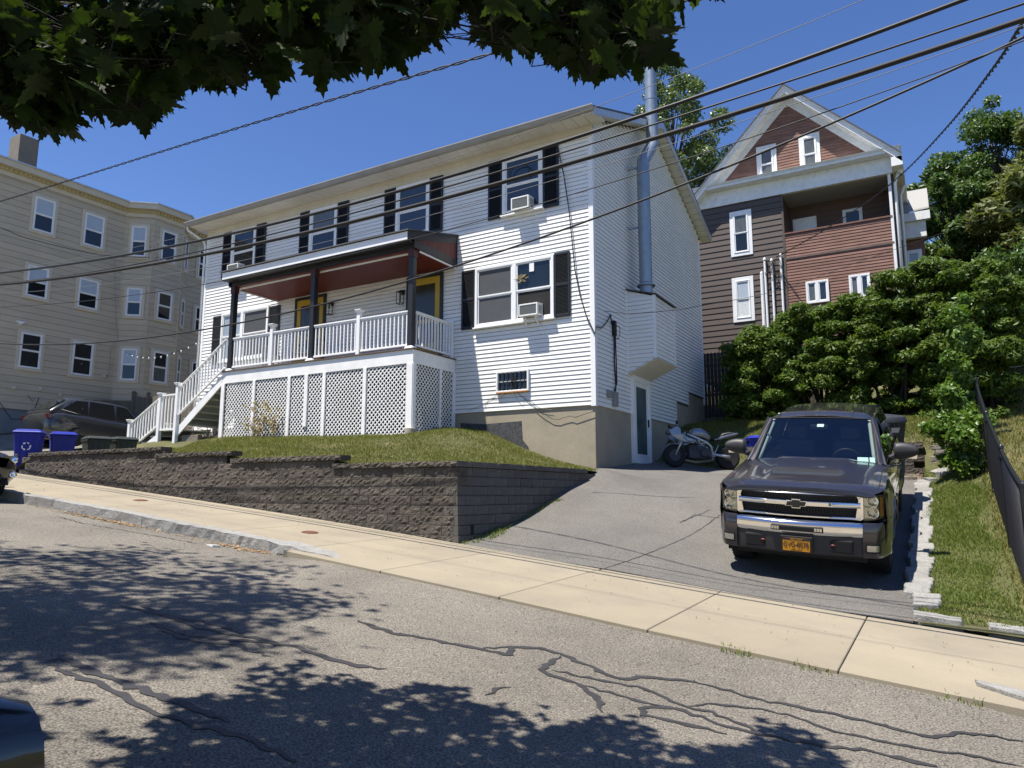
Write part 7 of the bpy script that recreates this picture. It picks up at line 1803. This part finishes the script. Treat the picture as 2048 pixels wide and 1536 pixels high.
grass('grass', 'grass strip between the stone edging and the black fence', -.32, .95, 8.62, 17.4, 60000, yard, LM_GRASS2, 93, .045, .005, lambda x, y: x < .52+.12*math.sin(y*2.3) or random.random() < .25)
grass('grass', 'rough yellowish grass in the yard beyond the black fence', .6, 6.5, 8.7, 23.5, 90000, yard, leaf_mat('grass_blade_dry', (.11, .13, .03), (.24, .205, .075), .25, .6), 95, .075, .006)
grass('grass', 'rear lawn sloping up behind the driveway', -6.6, .9, 17.75, 22.5, 80000, ground_z, LM_GRASS, 97, .07, .006, lambda x, y: y > 17.8+(0.9 if x < -3.6 else 0))
grass('grass', 'weedy grass beside the cream house driveway', -30, -18.0, 8.8, 12.5, 26000, lawn, LM_GRASS, 99, .06, .008, lambda x, y: x < -28.6 or (x > -21.8 and not (-19.0 < x < -17.8 and y < 12.1)))
# weeds at the wall foot and in the driveway joint
grass('grass', 'weeds along the foot of the driveway side of the block wall', -5.9, -5.45, 8.5, 11.5, 2600, dz, LM_GRASS2, 101, .06, .006, lambda x, y: x < -5.82+.22*max(0, math.sin(y*2.2+.4)) )
grass('grass', 'weeds sprouting where the sidewalk slabs meet the road', -1.9, .6, 5.98, 6.10, 420, lambda x, y: road(x, y), LM_GRASS2, 103, .045, .005, lambda x, y: min(abs(x+.95), abs(x+1.5), abs(x+.02)) < .14)
# ---------------------------------------------------------------- street maple whose branches hang into the picture
def maple_outline():
    half = [(0, 0), (.10, .02), (.30, -.10), (.22, .02), (.40, .02), (.36, .12), (.55, .22), (.42, .26), (.50, .40), (.32, .38), (.30, .46), (.16, .40), (.22, .60), (.14, .66), (.15, .80), (.06, .82), (0, 1.0)]
    return half+[(-x, y) for x, y in half[-2:0:-1]]
MO = maple_outline()
def maple_fan():
    c = (0, .36); V = [(c[0], c[1], .03)]+[(x, y, -.10*abs(x)-.05*(y-.4)**2) for x, y in MO]; n = len(MO)
    return np.array(V), np.array([(0, 1+i, 1+(i+1) % n) for i in range(n)])
LV, LF = maple_fan()
BND = [(-400, 300), (0, 232), (50, 255), (100, 300), (135, 285), (150, 225), (215, 240), (290, 262), (335, 225), (350, 150), (400, 185), (450, 200), (495, 150), (545, 182), (560, 120), (600, 125), (660, 178), (720, 118), (765, 138), (810, 118), (870, 88), (915, 55), (930, 5), (945, 20), (965, 105), (1010, 108), (1060, 108), (1110, 135), (1160, 160), (1215, 172), (1265, 158), (1322, 138), (1318, 85), (1345, 45), (1420, 12), (1440, -20), (1700, -120), (3000, -300)]
bx_, by_ = [p[0] for p in BND], [p[1] for p in BND]
def bound(px): return float(np.interp(px, bx_, by_))
SHL = [(-600, 1390), (0, 1475), (60, 1470), (110, 1385), (190, 1385), (200, 1450), (300, 1470), (345, 1395), (440, 1380), (470, 1400), (530, 1315), (620, 1310), (660, 1345), (710, 1340), (800, 1372), (840, 1360), (930, 1370), (960, 1395), (1030, 1400), (1060, 1410), (1090, 1408), (1100, 1450), (1190, 1430), (1280, 1425), (1340, 1480), (1400, 1482), (1500, 1490), (1530, 1430), (1590, 1428), (1650, 1478), (1720, 1530), (1760, 1640), (2400, 1900)]
sx_, sy_ = [p[0] for p in SHL], [p[1] for p in SHL]
def shadow_ok(x, y, z):
    h = z-road(x, y); X = x+.19*h; Y = y+.32*h; Zr = road(X, min(Y, 6.2)); h = z-Zr; X = x+.19*h; Y = y+.32*h
    if Y > 6.0: return False
    px, py, d = proj((X, Y, road(X, Y)))
    if d < .3 or px < -250: return True
    if py > float(np.interp(px, sx_, sy_))+6: return True
    # broken patch of shade further up the road on the left
    e = ((px-150)/430)**2+((py-1195)/105)**2
    if px < 640 and 1085 < py < 1320 and e < 1: return (math.sin(px*.022+py*.02)+math.sin(py*.075-px*.011)+.75) > 0
    if px < 60 and py > 1320: return True
    return False
tm = thing('maple_tree', 'street maple whose dark leafy branches overhang the top of the view', 'tree', (-4.4, -3.6, road(-4.4, -3.6)))
rg_ = np.random.default_rng(123)
base = np.array([-4.4, -3.6, road(-4.4, -3.6)-.3]); fork = np.array([-4.3, -3.3, 3.2])
m = MB(); m.tube([base, base*.4+fork*.6, fork], [.34, .27, .23], 14); m.build('trunk', M_BARK, tm, smooth=True)
cl = []; tries = 0
while len(cl) < 520 and tries < 60000:
    tries += 1
    x = rg_.uniform(-10.5, .8); y = rg_.uniform(-5., 4.0); z = road(x, y)+rg_.uniform(2.5, 5.6)
    if (x+4.4)**2/36+(y+2.6)**2/46 > 1: continue
    px, py, d = proj((x, y, z))
    if d > .4 and -150 < px < 2200 and py > -700 and py > bound(px)-22: continue
    if y > -2.5 and not shadow_ok(x, y, z): continue
    cl.append((x, y, z))
# extra clumps that make up the fringe in view, close enough that the leaves have their photographed size
tries = 0; fr = []
while len(fr) < 240 and tries < 60000:
    tries += 1
    px = rg_.uniform(-120, 1430); b = bound(px); py = b-8-abs(rg_.normal(0, 75)) if rg_.random() < .75 else rg_.uniform(-120, b-10); d = rg_.uniform(2.5, 4.3)
    if py > b-10 or b < -60: continue
    v = ray(px, py); q = v*d
    if not shadow_ok(q[0], q[1], q[2]+EYE): continue
    fr.append((q[0], q[1], q[2]+EYE))
hi = []; tries = 0      # higher clumps out of view whose soft dapples reach the upper road
while len(hi) < 150 and tries < 40000:
    tries += 1
    px = rg_.uniform(-300, 640); py = rg_.uniform(1088, 1330); e = ((px-140)/470)**2+((py-1200)/118)**2
    if e > 1 or math.sin(px*.021+py*.025)+math.sin(py*.08-px*.012)+.35 < 0: continue
    g_ = onF(px, py, road); h = rg_.uniform(5.5, 9.0); q = (g_.x-.19*h, g_.y-.32*h, g_.z+h); a_, b_, d_ = proj(q)
    if d_ > .3 and -120 < a_ < 2150 and b_ > bound(a_)-60: continue
    hi.append(q)
cl = cl+hi
nodes = [fork]; par = {}
allc = sorted(cl+fr, key=lambda c: np.linalg.norm(np.array(c)-fork)); rad = {0: .16}; mlimb = MB()
NP = [fork]; depth = [0]
for c in allc:
    c = np.array(c); A = np.array(NP); dd = np.linalg.norm(A-c, axis=1)+.25*np.array(depth)*.12; k = int(dd.argmin()); NP.append(c-np.array([0, 0, -.05])); depth.append(depth[k]+1)
    r0 = max(.004, .10*.72**depth[k]); r1 = max(.003, .10*.72**(depth[k]+1)); s = NP[k]; md = (s+c)/2+rg_.normal(0, .05, 3)
    mlimb.tube([s, md, c], [r0, (r0+r1)/2, r1], 5)
mlimb.build('limbs', M_BARKD, tm, smooth=True)
LP = []; LR = []; LS = []; LC = []
for ci, c in enumerate(cl+fr):
    isf = ci >= len(cl); n = 24 if not isf else 22; sp = .30 if not isf else .15
    for _ in range(n):
        p = np.array(c)+rg_.normal(0, sp, 3)*np.array([1, 1, .55]); px, py, d = proj(p)
        if d > .4 and -100 < px < 2150 and py > bound(px)-38: continue
        if d > .05 and d < 1.2 and -200 < px < 2200: continue
        if p[2] < 2.1+road(p[0], p[1]) and not isf: continue
        if p[1] > -2.5 and p[2] < 6.3 and not shadow_ok(*p): continue
        if isf and not (-200 < px < 1600): continue
        LP.append(p); LC.append(c); s = rg_.uniform(.085, .15); LS.append(s)
        # blade hangs: normal mostly up, tip pointing outwards and down
        th = rg_.uniform(0, 2*math.pi); tilt = rg_.normal(.75, .35); LR.append((th, tilt, rg_.normal(0, .35)))
LP = np.array(LP); LS = np.array(LS); nL = len(LP)
def leaf_R(th, tilt, roll):
    return np.array(Matrix.Rotation(th, 3, 'Z') @ Matrix.Rotation(-tilt, 3, 'X') @ Matrix.Rotation(roll, 3, 'Y'))
RM = np.array([leaf_R(*q) for q in LR])
pix = np.array([proj(p) for p in LP]); vis = (pix[:, 2] > .5) & (pix[:, 0] > -20) & (pix[:, 0] < 2068) & (pix[:, 1] > -20) & (pix[:, 1] < 1556)
sizepx = np.where(vis, LS/np.maximum(pix[:, 2], .1), 0); order = np.argsort(-sizepx); single = set(order[:300].tolist()) if vis.sum() >= 300 else set()
lme = bpy.data.meshes.new('leaf'); lme.from_pydata([tuple(v) for v in LV], [], [tuple(map(int, f)) for f in LF]); lme.update(); lme.materials.append(LM_MAPLE)
for i in single:
    o = bpy.data.objects.new('leaf', lme); COL.objects.link(o); o.parent = tm; o.matrix_parent_inverse = INV[tm.name]
    o.matrix_basis = Matrix.Translation(LP[i].tolist()) @ Matrix(RM[i].tolist()).to_4x4() @ Matrix.Scale(float(LS[i]), 4)
rest = np.array([i for i in range(nL) if i not in single])
V = (np.einsum('nij,vj->nvi', RM[rest], LV)*LS[rest][:, None, None]+LP[rest][:, None, :]).reshape(-1, 3); F_ = (np.arange(len(rest))[:, None, None]*len(LV)+LF[None]).reshape(-1, 3)
stuff(np_mesh('crown', V, F_, LM_MAPLE, tm))
LC = np.array(LC); D_ = LP-LC; D_ /= np.linalg.norm(D_, axis=1)[:, None]+1e-9; U_ = np.cross(D_, np.array([.3, .2, .93])); U_ /= np.linalg.norm(U_, axis=1)[:, None]+1e-9; W_ = np.cross(D_, U_)
r_ = .0022; V = np.stack([LC+U_*r_*1.5, LC-U_*r_*.75+W_*r_*1.3, LC-U_*r_*.75-W_*r_*1.3, LP+U_*r_*.6, LP-U_*r_*.3+W_*r_*.5, LP-U_*r_*.3-W_*r_*.5], 1).reshape(-1, 3); i = np.arange(nL)[:, None]*6
stuff(np_mesh('twigs', V, np.concatenate([i+np.array([[0, 1, 4, 3]]), i+np.array([[1, 2, 5, 4]]), i+np.array([[2, 0, 3, 5]])], 0), M_BARKD, tm))
print('maple leaves', nL, 'visible', int(vis.sum()))
